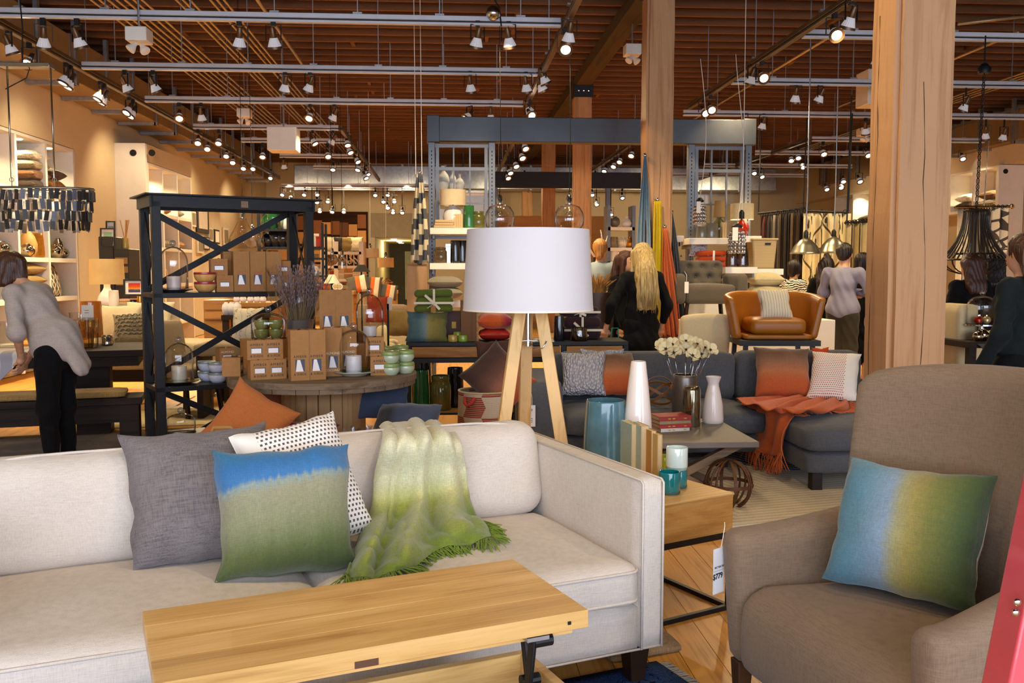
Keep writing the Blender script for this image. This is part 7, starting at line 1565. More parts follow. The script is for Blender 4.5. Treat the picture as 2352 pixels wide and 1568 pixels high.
pd = thing('display_pedestal', 'tall tan wooden pedestal below the hanging patterned throw', 'pedestal'); py_ = 10.4; MB().box(X(934, py_), X(980, py_), py_, py_+0.4, 0, Zp(607, py_)).obj('plinth', wood('tan_plinth', '#8d6a44', '#a8835a', 2), pd, bevel=0.004); MB().box(X(934, py_)-0.01, X(980, py_)+0.01, py_-0.01, py_+0.41, Zp(607, py_), Zp(604, py_)).obj('cap', OAKD, pd)
t = thing('card_stand', 'framed price card on a thin stand in the aisle', 'sign', (X(890, 9.0), 9.0, 0)); zc = Zp(697, 9.0); MB().box(-0.04, 0.04, 0, 0.005, zc-0.06, zc+0.06).obj('card', PAPER, t); MB().bar((0, 0.01, 0), (0, 0.01, zc), 0.02).obj('stand', BLACK, t)
# ---- ceiling fittings
def ebox(label, px, py, Y):
    t = thing('emergency_light', label, 'emergency light', P(px, py, Y)); MB().box(-0.10, 0.10, -0.11, 0.11, 0, 0.13).obj('case', WHITE, t, bevel=0.01); MB().tube([(0, 0, 0.15), (0, 0, 4.995-t.location.z)], 0.01, 6).obj('hanger_rod', GALV, t)
    for s in (-1, 1): M = TR((s*0.055, -0.05+0.03*s, -0.075)) @ Matrix.Rotation(-0.45, 4, 'X') @ Matrix.Rotation(-s*0.6, 4, 'Y'); MB().lathe([(0, 0.08), (0.015, 0.08), (0.022, 0.05), (0.048, 0.0), (0.048, -0.015), (0, -0.025)], 18, M).obj('lamp_head', WHITE, t, smooth=50)
ebox('white twin-head emergency light near the conduits', 320, 98, 9.4); ebox('white twin-head emergency light beside the middle timber column', 1452, 128, 12.0); ebox('white twin-head emergency light far along the conduits', 562, 270, 15); ebox('white twin-head emergency light over the curtain displays', 1985, 312, 16)
for i, (px, py, Y, w, h) in enumerate(((652, 322, 14.2, .42, .34), (2035, 205, 13, .7, .48))): t = thing('ceiling_unit', ('boxy white ceiling speaker unit over the middle aisle', 'large boxy white ceiling unit behind the nearest column')[i], 'ceiling unit', P(px, py, Y)); MB().box(-w/2, w/2, -0.2, 0.2, -h/2, h/2).obj('case', WHITE, t, bevel=0.01); MB().tube([(0, 0, h/2), (0, 0, 4.995-t.location.z)], 0.012, 6).obj('hanger_rod', GALV, t)
for i, (px, py, Y, w, h) in enumerate(((190, 168, 12.0, .5, .3), (395, 0, 11, .2, .1))): pass
# ================================================================ STEEL FRAME DISPLAYS
f0 = FY-0.42
z1s = shelf(988, 1135, 523, f0, 0.36, 'upper white shelf on the throw side of the steel frame'); z2s = shelf(987, 1130, 604, f0, 0.36, 'middle white shelf on the throw side of the steel frame'); z3s = shelf(990, 1130, 691, f0, 0.36, 'lowest white shelf on the throw side of the steel frame')
fy = f0+0.14
def lampobj(label, px, Y, z, r, s0, s1, shade, base, br, bh, taper=1.0):
    t = thing('table_lamp', label, 'lamp', (X(px, Y), Y, z)); MB().lathe([(r, s0), (r*taper, s1), (r*taper-0.004, s1), (r-0.004, s0)], 32, close=True).obj('lamp_shade', shade, t, smooth=40); MB().lathe(scaled(BALL, bh, br), 20).obj('base', base, t, smooth=50); MB().tube([(0, 0, bh*0.9), (0, 0, s1-0.02)], 0.01, 8).obj('stem', CHROME, t); return t
q = Zp(472, fy)-z1s; lampobj('table lamp with a tan drum shade on the steel frame shelf', 1041, fy, z1s, 0.155, q, Zp(436, fy)-z1s, plain('pale_shade', '#d8c6a0', 0.85), CERW, 0.12, q)
for i, (w, c) in enumerate(((.24, '#d8c6a4'), (.23, '#b8783c'), (.21, '#cdb890'))): t = thing('book', f'{ORD[i]} flat book under the lamp on the steel frame shelf', 'book', (X(1021, fy-0.1), fy-0.14, z1s+i*0.032), 0.02*i, 'flat shelf books'); MB().box(-w/2, w/2, 0, 0.17, 0, 0.03).obj('cover', plain('cover_'+c, c, 0.6), t, bevel=0.002); MB().box(-w/2+0.008, w/2-0.008, -0.002, 0, 0.004, 0.026).obj('pages', OLDP, t)
for i, px in enumerate((1046, 1051, 1056, 1061)): book(f'{ORD[i]} upright cream book on the steel frame shelf', (X(px, fy-0.1), fy-0.12, z1s), 0.026, 0.165, 0.13, '#cbb48a', 0, group='upright shelf books')
bottle('tall green glass cylinder on the steel frame shelf', 1077, 520, fy, 0.068, 0.27, CYL, plain('bottle_green', '#2f6b3a', .12, 0, .2, 8, coat=.6), z1s, inner=False); bottle('squat olive glass jar on the steel frame shelf', 1099, 520, fy, 0.075, 0.20, JAR, OLIVEG, z1s, 'jar')
for i, (px, h, r) in enumerate(((1018, .30, .085), (1040, .26, .05), (1056, .2, .06))):                      # bottles on a rear shelf seen through the panes
    bottle(f'{("tall white", "slim white", "small white")[i]} bottle vase behind the glazed bay', px, 437, FY+0.3, r, h, GOURD, CERW, Zp(437, FY+0.3), inner=False)
shelf(995, 1128, 437, FY+0.052, 0.40, 'rear shelf with white bottles behind the glazed bay', 0.03)
bottle('brown glass jar on the middle shelf of the steel frame', 1012, 602, fy, 0.078, 0.19, JAR, plain('brown_glass_jar', '#54452f', .12, 0, .2, coat=.6), z2s, 'jar')
for i, px in enumerate((1046, 1062)): bottle(f'{("first", "second")[i]} midnight blue vase on the middle shelf of the steel frame', px, 602, fy+0.06*i, 0.062, 0.27, CYL, DARKG, z2s)
for k in range(2): stack_pillow(f'{("lower", "upper")[k]} grey linen pillow stacked at the steel frame', (X(1022, f0), f0-0.02, Zp(705, f0)+0.10+k*0.125), 0.42, 0.36, 0.14, fabric('grey_shelf_linen', '#8d8672'), seed=180+k)
t = thing('mirror_bottle', 'mirrored square vase behind the brown glass jar', 'vase', (X(1030, fy), fy+0.14, z2s)); MB().box(-0.06, 0.06, -0.04, 0.04, 0, 0.2).obj('body', CHROME, t, bevel=0.006); MB().box(-0.03, 0.03, -0.03, 0.03, 0.2, 0.23).obj('neck', CHROME, t)
# patterned throw hung from a cord
def drape(label, px0, px1, pxb0, pxb1, py0, py1, Y, mat, pleats=5, depth=0.05, name='hanging_throw', hook=True, ends=None):
    t = thing(name, label, 'hanging throw'); a0, a1, b0, b1 = P(px0, py0, Y), P(px1, py0, Y), P(pxb0, py1, Y), P(pxb1, py1, Y)
    def f(u, v):
        p = a0.lerp(a1, u).lerp(b0.lerp(b1, u), v); e = math.sin(min(1, v*6)*PI/2); k = depth*(0.35+0.65*v)
        ph = u*pleats*2*PI+1.5*math.sin(v*3+px0); bul = math.sin(v*PI)*0.25*(b1.x-b0.x-(a1.x-a0.x))*(u-0.5)
        return Vector((p.x+bul, p.y-0.02-k*(0.6+0.45*math.sin(ph)+0.9*mnoise.noise(Vector((u*pleats*1.7, v*1.4, px0))))*e, p.z+0.02*math.sin(u*PI*3)*(v > 0.97)))
    MB().grid(f, 48, 36).obj('cloth', mat, t, smooth=True, solid=0.004)
    if hook: MB().ball((a0+a1)/2+Vector((0, 0.0, 0.015)), 0.025, 12).obj('hook', CHROME, t, smooth=True)
    return t
def ikat():
    t = NT('ikat_check'); g = t.coord('Object', (1, 1, 1)); s = t.n('ShaderNodeSeparateXYZ'); t.l(g, s.inputs[0]); n = t.noise(g, 3, 2); u = t.math('FLOOR', t.math('ADD', t.math('MULTIPLY', s.outputs[0], 20), t.math('MULTIPLY', n, 2))); v = t.math('FLOOR', t.math('ADD', t.math('MULTIPLY', s.outputs[2], 9), t.math('MULTIPLY', u, 0.5)))
    c = t.mix(t.math('MODULO', t.math('ABSOLUTE', t.math('ADD', u, v)), 2), '#4a4c50', '#cfc0a0'); t.bsdf(c, 0.9); return t.m
hk = drape('black and cream block-pattern throw hanging from a cord', 958, 970, 944, 985, 400, 605, 10.25, ikat(), 3, 0.05)
for px in (955, 969): MB().tube([P(px, 400, 10.25), Vector((X(px, 10.25), 10.25, 4.75))], 0.004, 5).obj('cord', PAPER, hk)
# cloths pinned to the middle column
cyf = 10.03
drape('long faded blue cloth hanging on the middle timber column', 1478, 1484, 1450, 1492, 360, 770, cyf, ombre('denim_fade', [(0, '#8fa2a8'), (.5, '#7f98a6'), (.8, '#3a5a78'), (1, '#2f4f70')], 'z', .05), 4, .05)
drape('plum cloth hanging on the middle timber column', 1482, 1494, 1474, 1500, 505, 765, cyf, fabric('plum_cloth', '#3b2030', .1), 3, .03); drape('mustard yellow cloth hanging on the middle timber column', 1501, 1518, 1496, 1524, 462, 765, cyf-0.02, fabric('mustard_cloth', '#b59a18', .08), 3, .04)
drape('burnt orange cloth hanging on the middle timber column', 1521, 1531, 1522, 1562, 524, 775, cyf-0.04, fabric('burnt_orange_cloth', '#b45a2e', .08), 4, .06); drape('dark slate cloth hanging round the column edge', 1540, 1544, 1546, 1575, 490, 775, cyf+0.1, fabric('slate_drape', '#3e4144', .08), 3, .05)
# curtain-side displays of the frame
g0 = FY-0.50
u1 = shelf(1583, 1712, 545, g0, 0.40, 'upper white shelf on the curtain side of the steel frame'); u2 = shelf(1690, 1748, 540, g0+0.25, 0.40, 'upper white shelf beside the wicker basket'); u3 = shelf(1666, 1740, 613, g0-0.15, 0.40, 'lower white shelf under the brown glass vases'); u4 = shelf(1715, 1800, 617, g0+0.2, 0.40, 'lower white shelf under the wicker basket'); u5 = shelf(1552, 1570, 540, g0+0.3, 0.3, 'short white shelf beside the dark slate cloth')
gy = g0+0.12
lampobj('cream drum lamp on the curtain-side shelf', 1702, gy+0.25, u2, 0.142, Zp(499, gy)-u2, Zp(461, gy)-u2, plain('cream_shade', '#e6d2a0', .85), REDD, 0.09, Zp(502, gy)-u2); lampobj('tan cone lamp on the curtain-side shelf', 1650, gy+0.12, u1, 0.07, Zp(495, gy)-u1, Zp(456, gy)-u1, plain('gold_shade', '#a8854c', .7), OLIVEG, 0.075, Zp(496, gy)-u1, 0.8)
light('shelf_lamp_bulb', 'POINT', (X(1702, gy+.25), gy+.25, Zp(485, gy)), 10, WARM, .04)
GRYV = plain('taupe_glaze', '#6b665a', .2, 0, .1, coat=.5)
for i, (px, r, h) in enumerate(((1612, .07, .14), (1634, .085, .18))): bottle(f'{("small", "larger")[i]} taupe glazed vase on the curtain-side shelf', px, 532, gy, r, h, CYL, GRYV, u1)
for i, px in enumerate((1658, 1663)): book(f'{("first", "second")[i]} pale upright book on the curtain-side shelf', (X(px, gy), gy-0.05, u1), 0.025, 0.19, 0.14, '#e0c890', 0, group='pale upright books')
pendant('red glass cone pendant before the cream drum lamp', 1703, 528, g0-0.3, .075, .13, [(1, 0), (.95, .2), (.3, .8), (.15, 1)], plain('red_gloss', '#b02a16', .12, 0, .05, coat=.7), cord=PAPER, cap=BLACK)
def beadlamp(label, px, py, Y, r, h):
    c = P(px, py, Y); t = thing('pendant_lamp', label, 'pendant lamp', c); bm_ = MB().ball((0, 0, 0), 0.021, 10).mesh('glass_bead'); bm_.materials.append(CHROME); bm_.polygons.foreach_set('use_smooth', [True]*len(bm_.polygons)); nr = int(h/0.043)
    for j in range(nr):
        for k in range(12): a = 2*PI*k/12; rr_ = r*(1-0.25*max(0, (j-nr*0.55)/(nr*0.45))); link('glass_bead', bm_, t, loc=(rr_*math.cos(a), rr_*math.sin(a), j*0.043))
    MB().lathe([(0, h), (r*0.7, h), (r*0.72, h+0.02), (0.02, h+0.05), (0, h+0.05)], 20).obj('cap', BLACK, t); pts = [Vector((0.06*math.sin(z*2.2), 0, h+0.05+z)) for z in np.linspace(0, 3.86-c.z-h-0.05, 12)]; MB().tube(pts, .004, 5).obj('cord', PAPER, t, smooth=True); MB().box(-r*1.1, -r*.35, -r-0.05, -r-0.047, h*.45, h*1.0).obj('price_card', PAPER, t)
beadlamp('small beaded glass pendant with a price card', 1607, 512, g0-0.25, .062, .24); beadlamp('larger beaded glass pendant beside the wicker basket', 1692, 578, g0-0.5, .085, .27)
RTH = fabric('rust_throw', '#b0421c', .1)
for k in range(3): folded_throw('folded_throw', f'{("bottom", "middle", "top")[k]} rust folded throw with a cream band', (X(1631, gy), gy-0.02, u1-0.075-0.28+k*0.068), .33, .25, .066, RTH, 0, 1, False); t = bpy.data.objects[[o.name for o in COL.objects if o.name.startswith('folded_throw')][-1]]; MB().box(-.012, .012, -.131, .131, -0.001, .0685).obj('band', PAPER, t)
tshelf = thing('display_shelf', 'white shelf under the rust folded throws', 'shelf', group='white frame shelves'); MB().box(X(1583, gy), X(1665, gy), g0, g0+.4, u1-.075-.28-.05, u1-.075-.282).obj('board', WHITE, tshelf, bevel=.004)
pillow('blue and white marbled pillow beside the rust throws', P(1590, 588, gy+.2), P(1620, 588, gy+.2), P(1590, 555, gy+.25), stripes('marble_blue', [(0, '#d8d8d8'), (.5, '#4a6a98'), (.7, '#d8d8d8')], 'z', 4, wob=.8), .1, seed=190, w=.24, h=.19)
BRG = glass('cocoa_glass', (0.5, 0.36, 0.3), .12)
for i, px in enumerate((1681, 1705)): bottle(f'{("first", "second")[i]} brown glass cylinder on the lower white shelf', px, 612, g0, .075, .2, CYL, BRG, u3, inner=False)
wb = thing('wicker_basket', 'tall cream wicker basket with a dark handle slot', 'basket', (X(1748, gy+.2), gy+.2, u4)); hz3 = Zp(547, gy+.2)-u4
MB().hexa([Vector((sx*.13, sy*.11, 0)) for sx, sy in ((-1, -1), (1, -1), (1, 1), (-1, 1))], [Vector((sx*.155, sy*.13, hz3)) for sx, sy in ((-1, -1), (1, -1), (1, 1), (-1, 1))]).obj('body', stripes('wicker', [(0, '#a08a62'), (.5, '#c9b184')], 'z', 26), wb, bevel=.02); MB().box(-.165, .165, -.14, .14, hz3-.02, hz3+.005).obj('rim', stripes('wicker', [(0, '#a08a62')]), wb, bevel=.008); MB().box(.0, .07, -.136, -.12, hz3-.075, hz3-.05).obj('handle_slot', BLACK, wb)
for k in range(2): stack_pillow(f'{("lower", "upper")[k]} cream pillow stacked behind the tan leather chair', (X(1758, 11.2), 11.2, Zp(672, 11.2)-.08+k*.15), .40, .36, .17, fabric('pale_linen', '#b8ab84'), seed=195+k)
pb = thing('display_plinth', 'white plinth holding cream pillows and the tufted chair', 'plinth'); MB().box(X(1575, 10.9), X(1800, 10.9), 10.9, 11.38, 0, Zp(672, 11.2)-.085).obj('block', WHITE, pb, bevel=.006); MB().box(X(1575, 10.9), X(1800, 10.9), 10.88, 10.9, .0, .08).obj('kick', BLACK, pb)
# tufted chair
TUF = fabric('tufted_grey', '#5b5347', .1); ty = 9.9; tfz = Zp(715, ty)
tc = thing('tufted_armchair', 'grey tufted armchair raised on a display platform', 'armchair', (X(1637, ty), ty+.3, 0)); lo = tfz-.02
def tuft(p):
    if p.y < 0:
        d = min(math.hypot(p.x-tx, p.z-tz) for tx, tz in TP); p = p+Vector((0, .06*math.exp(-(d/.035)**2), 0))
    return Vector((p.x*(1+.15*p.z), p.y+.15*p.z, p.z))
TP = [(-.22+.15*i+(.075 if j % 2 else 0), .12+.12*j) for j in range(4) for i in range(4)]
zs_ = lambda py: Zp(py, ty)
soft('seat', .56, .55, zs_(655)-zs_(700), .05, TUF, tc, (0, 0, zs_(700)), crown=.02); soft('backrest', .62, .16, zs_(596)-zs_(690), .06, TUF, tc, (-.03, .3, zs_(690)), n=(34, 6, 30), warp=tuft)
for m_, x in ((0, -.34), (1, .34)): soft('arm', .13, .58, zs_(628)-zs_(700), .055, TUF, tc, (x, 0, zs_(700)))
for tx, tz in TP: MB().ball((-.03+tx*1.05, .275+.15*tz, zs_(690)+tz), .012, 8).obj('button', TUF, tc, smooth=True)
for sx in (-.25, .25):
    for sy in (-.22, .25): MB().bar((sx, sy, zs_(700)+.01), (sx*1.1, sy*1.1, zs_(735)), .035).obj('leg', LEGW, tc)
t = thing('display_platform', 'white platform under the tufted and leather chairs', 'platform'); MB().box(X(1560, ty), X(1900, ty), ty-.25, ty+.9, 0, zs_(735)).obj('block', WHITE, t, bevel=.006); MB().box(X(1560, ty), X(1900, ty), ty-.27, ty-.25, 0, .08).obj('kick', BLACK, t)
tgx = thing('price_tag', 'price tag hanging from the tufted armchair', 'price tag', P(1577, 660, ty-.12)); MB().box(-.022, .022, -.001, .001, -.06, .06).obj('card', PAPER, tgx); MB().tube([(0, 0, .06), (.005, .02, .13), (0, .1, .17)], .002, 4).obj('string', PAPER, tgx)
# cream chair
cc = thing('dining_chair', 'cream upholstered chair with a flared back behind the anemones', 'chair', (X(1630, 8.6), 8.75, 0), 0); CRF = fabric('cream_chair', '#e2cda0', .06); zz = lambda py: Zp(py, 8.6)
soft('backrest', .48, .09, zz(729)-zz(812)+.1, .035, CRF, cc, (0, -.1, zz(812)-.1), n=(18, 6, 16), warp=lambda p: Vector((p.x*(.88+.35*p.z), p.y+.8*p.x*p.x, p.z+.03*(p.z > .2)*(1-(p.x/.24)**2)))); soft('seat', .46, .46, .1, .03, CRF, cc, (0, .2, .42))
for sx in (-.19, .19):
    for sy in (0, .4): MB().box(sx-.02, sx+.02, sy-.02, sy+.02, 0, .43).obj('leg', LEGW, cc)
# tan leather armchair
LEA = plain('tan_leather', '#b06a18', .38, 0, .1, 4, .08, 60); ly = 8.3; lz = lambda py: Zp(py, ly)
lc = thing('leather_armchair', 'tan leather barrel armchair with a striped pillow', 'armchair', (X(1793, ly), ly, 0), math.radians(-6)); z0_ = lz(785)
soft('base', .62, .58, lz(772)-z0_, .02, LEA, lc, (0, .3, z0_)); soft('seat_cushion', .50, .5, .14, .05, LEA, lc, (0, .24, lz(772)), crown=.02, n=(16, 12, 8))
hh = lz(672)-z0_
def barrel(p):     # slab of length L bent to a U
    s = p.x/.95; a = s*2.1; R_ = .34
    x = math.sin(a)*R_*1.0+(0.04*(p.z/hh))*math.sin(a)*2.0; y = .28+math.cos(a)*R_ if abs(a) < PI/2 else .28-(abs(a)-PI/2)*R_*1.0
    if abs(a) >= PI/2: x = math.copysign(R_+.08*(p.z/hh), a)
    nx, ny = (math.sin(a), math.cos(a)) if abs(a) < PI/2 else (math.copysign(1, a), 0); z = p.z*(1-.13*max(0, abs(s)-.35)/.65)
    return Vector((x+nx*p.y, y+ny*p.y, z))
soft('backrest', 1.9, .07, hh, .03, LEA, lc, (0, 0, z0_), n=(60, 6, 14), warp=barrel)
MB().box(-.36, .36, -.06, .6, z0_-.05, z0_).obj('plinth_rail', BLK, lc)
for sx in (-.3, .3):
    for sy in (0, .5): MB().bar((sx, sy, z0_-.04), (sx*1.15, sy-.03, 0), .04).obj('leg', BLK, lc)
pillow('cream pillow with fine grey stripes on the leather armchair', P(1748, 730, ly+.12), P(1822, 731, ly+.1), P(1745, 665, ly+.3), stripes('fine_stripe', [(0, '#e8dcc0'), (.7, '#a8a090'), (.85, '#e8dcc0')], 'x', 12), .13, seed=199)
wp2 = thing('white_pouf', 'low white pouf beside the leather armchair', 'pouf', (X(1885, 8.9), 8.9, 0)); soft('top', .4, .4, .2, .08, CRF, wp2, (0, 0, .45)); soft('body', .36, .36, .46, .04, CRF, wp2)
# stool/drawers behind the plum throws and the aisle
z = lowtable('aisle table behind the blonde woman with parcels', 1365, 1450, 712, 11.2, OAKD, .6)
for i, (px, w, h, c) in enumerate(((1372, .2, .14, '#d8ccb0'), (1392, .16, .22, '#b8a488'), (1412, .14, .12, '#8a5a34'))): t = thing('storage_box', f'{ORD[i]} parcel on the aisle table', 'box', (X(px, 11.3), 11.3, z), .3, 'aisle parcels'); MB().box(-w/2, w/2, 0, .2, 0, h).obj('box_body', plain('bx_'+c, c, .7), t, bevel=.004); MB().box(-w/2-.003, w/2+.003, -.003, .203, h*.9, h).obj('lid', PAPER, t)
# background shelving seen through the frame
by_ = 17.0; WS2 = thing('white_shelving', 'bright white shelving with pillows seen through the steel frame', 'shelving unit')
for px in (1398, 1455): MB().box(X(px, by_)-.03, X(px, by_)+.03, by_, by_+.4, 0, Zp(470, by_)).obj('upright', STEELL, WS2)
for py in (520, 568, 600, 640, 675): MB().box(X(1396, by_), X(1457, by_), by_, by_+.4, Zp(py, by_)-.06, Zp(py, by_)).obj('shelf_board', WHITE, WS2)
for i, (px, py, m) in enumerate(((1412, 520, GRYV), (1440, 520, CERW), (1408, 568, FUR[1]), (1430, 568, FUR[0]), (1446, 568, GOLDG), (1410, 600, CERW), (1440, 600, FUR[0]), (1412, 640, REDD), (1436, 640, TAN))): bottle(f'{ORD[i]} homeware vase on the bright white shelving', px, py, by_+.12, .1, .2, (BALL, GOURD, CYL)[i % 3], m, Zp(py, by_), group='bright shelving homeware', inner=False)
ant = thing('antler_mount', 'white antler ornament behind the denim-vested person', 'ornament', P(1366, 590, 14.5))
for s in (-1, 1): MB().tube([(0, 0, 0), (s*.08, 0, .12), (s*.12, 0, .25), (s*.09, 0, .42)], [.02, .018, .014, .006], 8).obj('antler', CERW, ant, smooth=True); MB().tube([(s*.09, 0, .16), (s*.17, 0, .22), (s*.2, 0, .33)], [.014, .012, .005], 8).obj('tine', CERW, ant, smooth=True)
MB().tube([(0, 0, 0), (0, 0, -ant.location.z)], .02, 8).obj('stand', BLACK, ant)
tag(MB().box(X(1135, 24), X(1400, 24), 24, 24.1, .9, Zp(495, 24)).obj('display_wall', wood('plywood_wall', '#a8804a', '#c9a064', 0, .5)), 'plywood display wall far behind the globe pendants', 'display wall')
dh = thing('grass_planter', 'leather bucket of dried grasses behind the lamp shade', 'planter', (X(1372, 9.6), 9.6, Zp(760, 9.6)-.6)); dh.location.z = 0
MB().lathe([(0, 0), (.15, 0), (.18, Zp(672, 9.6)), (.165, Zp(672, 9.6)), (0, .05)], 24).obj('pot', plain('dark_leather', '#3a2416', .5), dh, smooth=50)
m = MB(); zb_ = Zp(672, 9.6)
for i in range(70): a = random.uniform(0, 2*PI); s = random.random(); m.tube([(.08*s*math.cos(a), .08*s*math.sin(a), zb_-.1), (.12*s*math.cos(a), .12*s*math.sin(a), zb_+.06), (.24*s*math.cos(a), .2*s*math.sin(a), zb_+.10+.1*random.random())], [.006, .01, .004], 5)
o = m.obj('grass_stems', plain('straw', '#9a6a2c', .9, 0, .3, 20), dh); o['kind'] = 'stuff'
# ================================================================ CURTAIN SIDE
pendant('dark metal dome pendant nearer the cream lamp', 1850, 583, 11.6, .19, .20, [(1, 0), (1, .06), (.93, .12), (.75, .5), (.4, .85), (.15, 1)], plain('gunmetal', '#8d8672', .3, .85, .1), cord=GALV, cap=BLACK, bulb=False, cw=.008); pendant('dark metal dome pendant above the man in the pale shirt', 1914, 581, 12.4, .20, .22, [(1, 0), (1, .06), (.93, .12), (.75, .5), (.4, .85), (.15, 1)], plain('gunmetal', '#8d8672', .3, .85, .1), cord=GALV, cap=BLACK, bulb=False, cw=.008)
def curtain(label, px0, px1, py0, py1, Y, mat, pleats=4):
    t = thing('hanging_curtain', label, 'curtain', group='curtain samples'); a, b = P(px0, py0, Y), P(px1, py1, Y)
    MB().grid(lambda u, v: Vector((a.x+(b.x-a.x)*u, Y+.05*math.sin(u*pleats*2*PI), a.z+(b.z-a.z)*v)), 40, 12).obj('cloth', mat, t, smooth=True, solid=.004)
    for k in range(4): MB().tube([Vector((a.x+(b.x-a.x)*(k+.5)/4+.03*math.cos(q), Y, a.z+.03+.03*math.sin(q))) for q in np.linspace(0, 2*PI, 10)[:-1]], .006, 5, closed=True).obj('ring', BLACK, t)
cyy = 14.5
rod = thing('curtain_rod', 'long dark curtain rod over the fabric samples', 'curtain rod'); MB().tube([P(1740, 490, cyy+.6), P(1850, 478, cyy+.3)], .018, 8).obj('rod', BLACK, rod); MB().tube([P(1850, 484, cyy), P(1950, 488, cyy)], .018, 8).obj('rod', BLACK, rod)
for px, Y in ((1742, cyy+.6), (1845, cyy+.3), (1948, cyy)): MB().tube([P(px, 489, Y), Vector((X(px, Y), Y, 3.9))], .01, 6).obj('drop_rod', BLACK, rod)
for i, (a, b, c) in enumerate(((1748, 1760, '#4a1410'), (1760, 1772, '#1c1512'), (1772, 1784, '#6b6256'), (1784, 1798, '#3a2a1a'), (1798, 1812, '#17120f'), (1812, 1826, '#54402a'), (1826, 1844, '#2c1f14'))): curtain(f'{ORD[i]} dark curtain sample from the red end of the rod', a, b, 497-i*1.5, 700, cyy+.6-.05*i, fabric('curt_'+c, c, .15), 2)
def rune():
    t = NT('branch_lattice'); g = t.coord('Object', (1, 1, 1)); s = t.n('ShaderNodeSeparateXYZ'); t.l(g, s.inputs[0]); x, z = s.outputs[0], s.outputs[2]
    L = lambda e, w: t.math('LESS_THAN', t.math('ABSOLUTE', t.math('SUBTRACT', t.math('FRACT', e), .5)), w)
    d1 = L(t.math('ADD', t.math('MULTIPLY', x, 1.6), t.math('MULTIPLY', z, .9)), .02); d2 = L(t.math('SUBTRACT', t.math('MULTIPLY', x, 1.6), t.math('MULTIPLY', z, .9)), .02); h_ = L(t.math('MULTIPLY', z, 1.4), .02)
    n = t.noise(t.coord('Object', (26, 1, 3)), 1, 2); st_ = t.math('GREATER_THAN', n, .6); m_ = t.math('MAXIMUM', t.math('MAXIMUM', d1, d2), t.math('MAXIMUM', h_, st_)); t.bsdf(t.mix(m_, '#e6d6a6', '#54462c'), .9); return t.m
curtain('cream curtain with a dark branch lattice print', 1846, 1948, 490, 730, cyy, rune(), 5)
for i in range(5): curtain(f'{ORD[i]} cream linen curtain sample beside the nearest column', 1942+i*18, 1961+i*18, 516-i*2, 760, 13.0-.1*i, fabric('cream_curtain_%d' % (i % 2), ('#d8c590', '#b8a06a')[i % 2], .1), 2)
ROD2 = thing('curtain_rod', 'short rod carrying the cream linen samples', 'curtain rod'); MB().tube([P(1940, 512, 13.0), P(2040, 505, 12.5)], .015, 8).obj('rod', BLACK, ROD2); MB().tube([P(1945, 512, 13.0), Vector((X(1945, 13), 13.0, 3.9))], .01, 6).obj('drop_rod', BLACK, ROD2)
RS = [2.73, 3.5]; cubby('white wall unit with fur pillows above the curtains', RX-.45, RX-.01, [18.4, 19.3, 20.2, 21.1, 22, 23, 24, 25.2, 26.4], 2.67, 3.52, [2.73], -1)
rp = thing('wall_end_panel', 'white end panel of the wall unit beside the long-haired person', 'panel'); MB().box(RX-.55, RX-.02, 18.2, 18.3, 0, 3.55).obj('panel', WHITE, rp, bevel=.004); MB().lathe([(0, 0), (.05, 0), (.05, .01), (0, .01)], 14, TR((RX-.42, 18.2, 3.42)) @ Matrix.Rotation(PI/2, 4, 'X')).obj('grommet', BLACK, rp)
for i, (y, m) in enumerate(((18.85, 1), (19.75, 5), (20.65, 0), (23.5, 0), (24.6, 1))):
    for k in range(2 if i < 2 else 1): stack_pillow(f'{ORD[2*i+k]} fur pillow in the wall unit above the curtains', (RX-.24, y, 2.735+k*.17), .4, .6, .19, FUR[(m+k) % 6], seed=210+i*3+k, group='wall unit pillows')
for i, (px, c) in enumerate(((2208, '#e6dcc0'), (2222, '#3a3430'), (2236, '#8a8378'), (2250, '#2c2622'), (2262, '#b8ad98'), (2268, '#4a4440'))): curtain(f'{ORD[i]} striped curtain sample behind the bead chandelier', px-7, px+7, 480, 720, 16.5, fabric('curt_'+c, c, .15), 2)
def ironwork():
    t = NT('ironwork_print'); v = t.n('ShaderNodeTexVoronoi', feature='DISTANCE_TO_EDGE'); v.inputs['Scale'].default_value = 5; t.l(t.coord('Object', (1, .01, 1)), v.inputs['Vector']); t.bsdf(t.mix(t.math('LESS_THAN', v.outputs['Distance'], .09), '#e2d8c2', '#4a4540'), .9); return t.m
curtain('white curtain with a grey ironwork print beside the bead chandelier', 2278, 2308, 478, 720, 16.3, ironwork(), 2)
rw = thing('curtain_rod', 'rod carrying the curtains behind the bead chandelier', 'curtain rod'); MB().tube([P(2195, 476, 16.5), P(2322, 474, 16.3)], .02, 8).obj('rod', CHROME, rw); MB().ball(P(2324, 474, 16.3), .05, 12).obj('finial', CHROME, rw); MB().tube([P(2260, 475, 16.4), Vector((X(2260, 16.4), 16.4, 3.93))], .01, 6).obj('drop_rod', CHROME, rw)
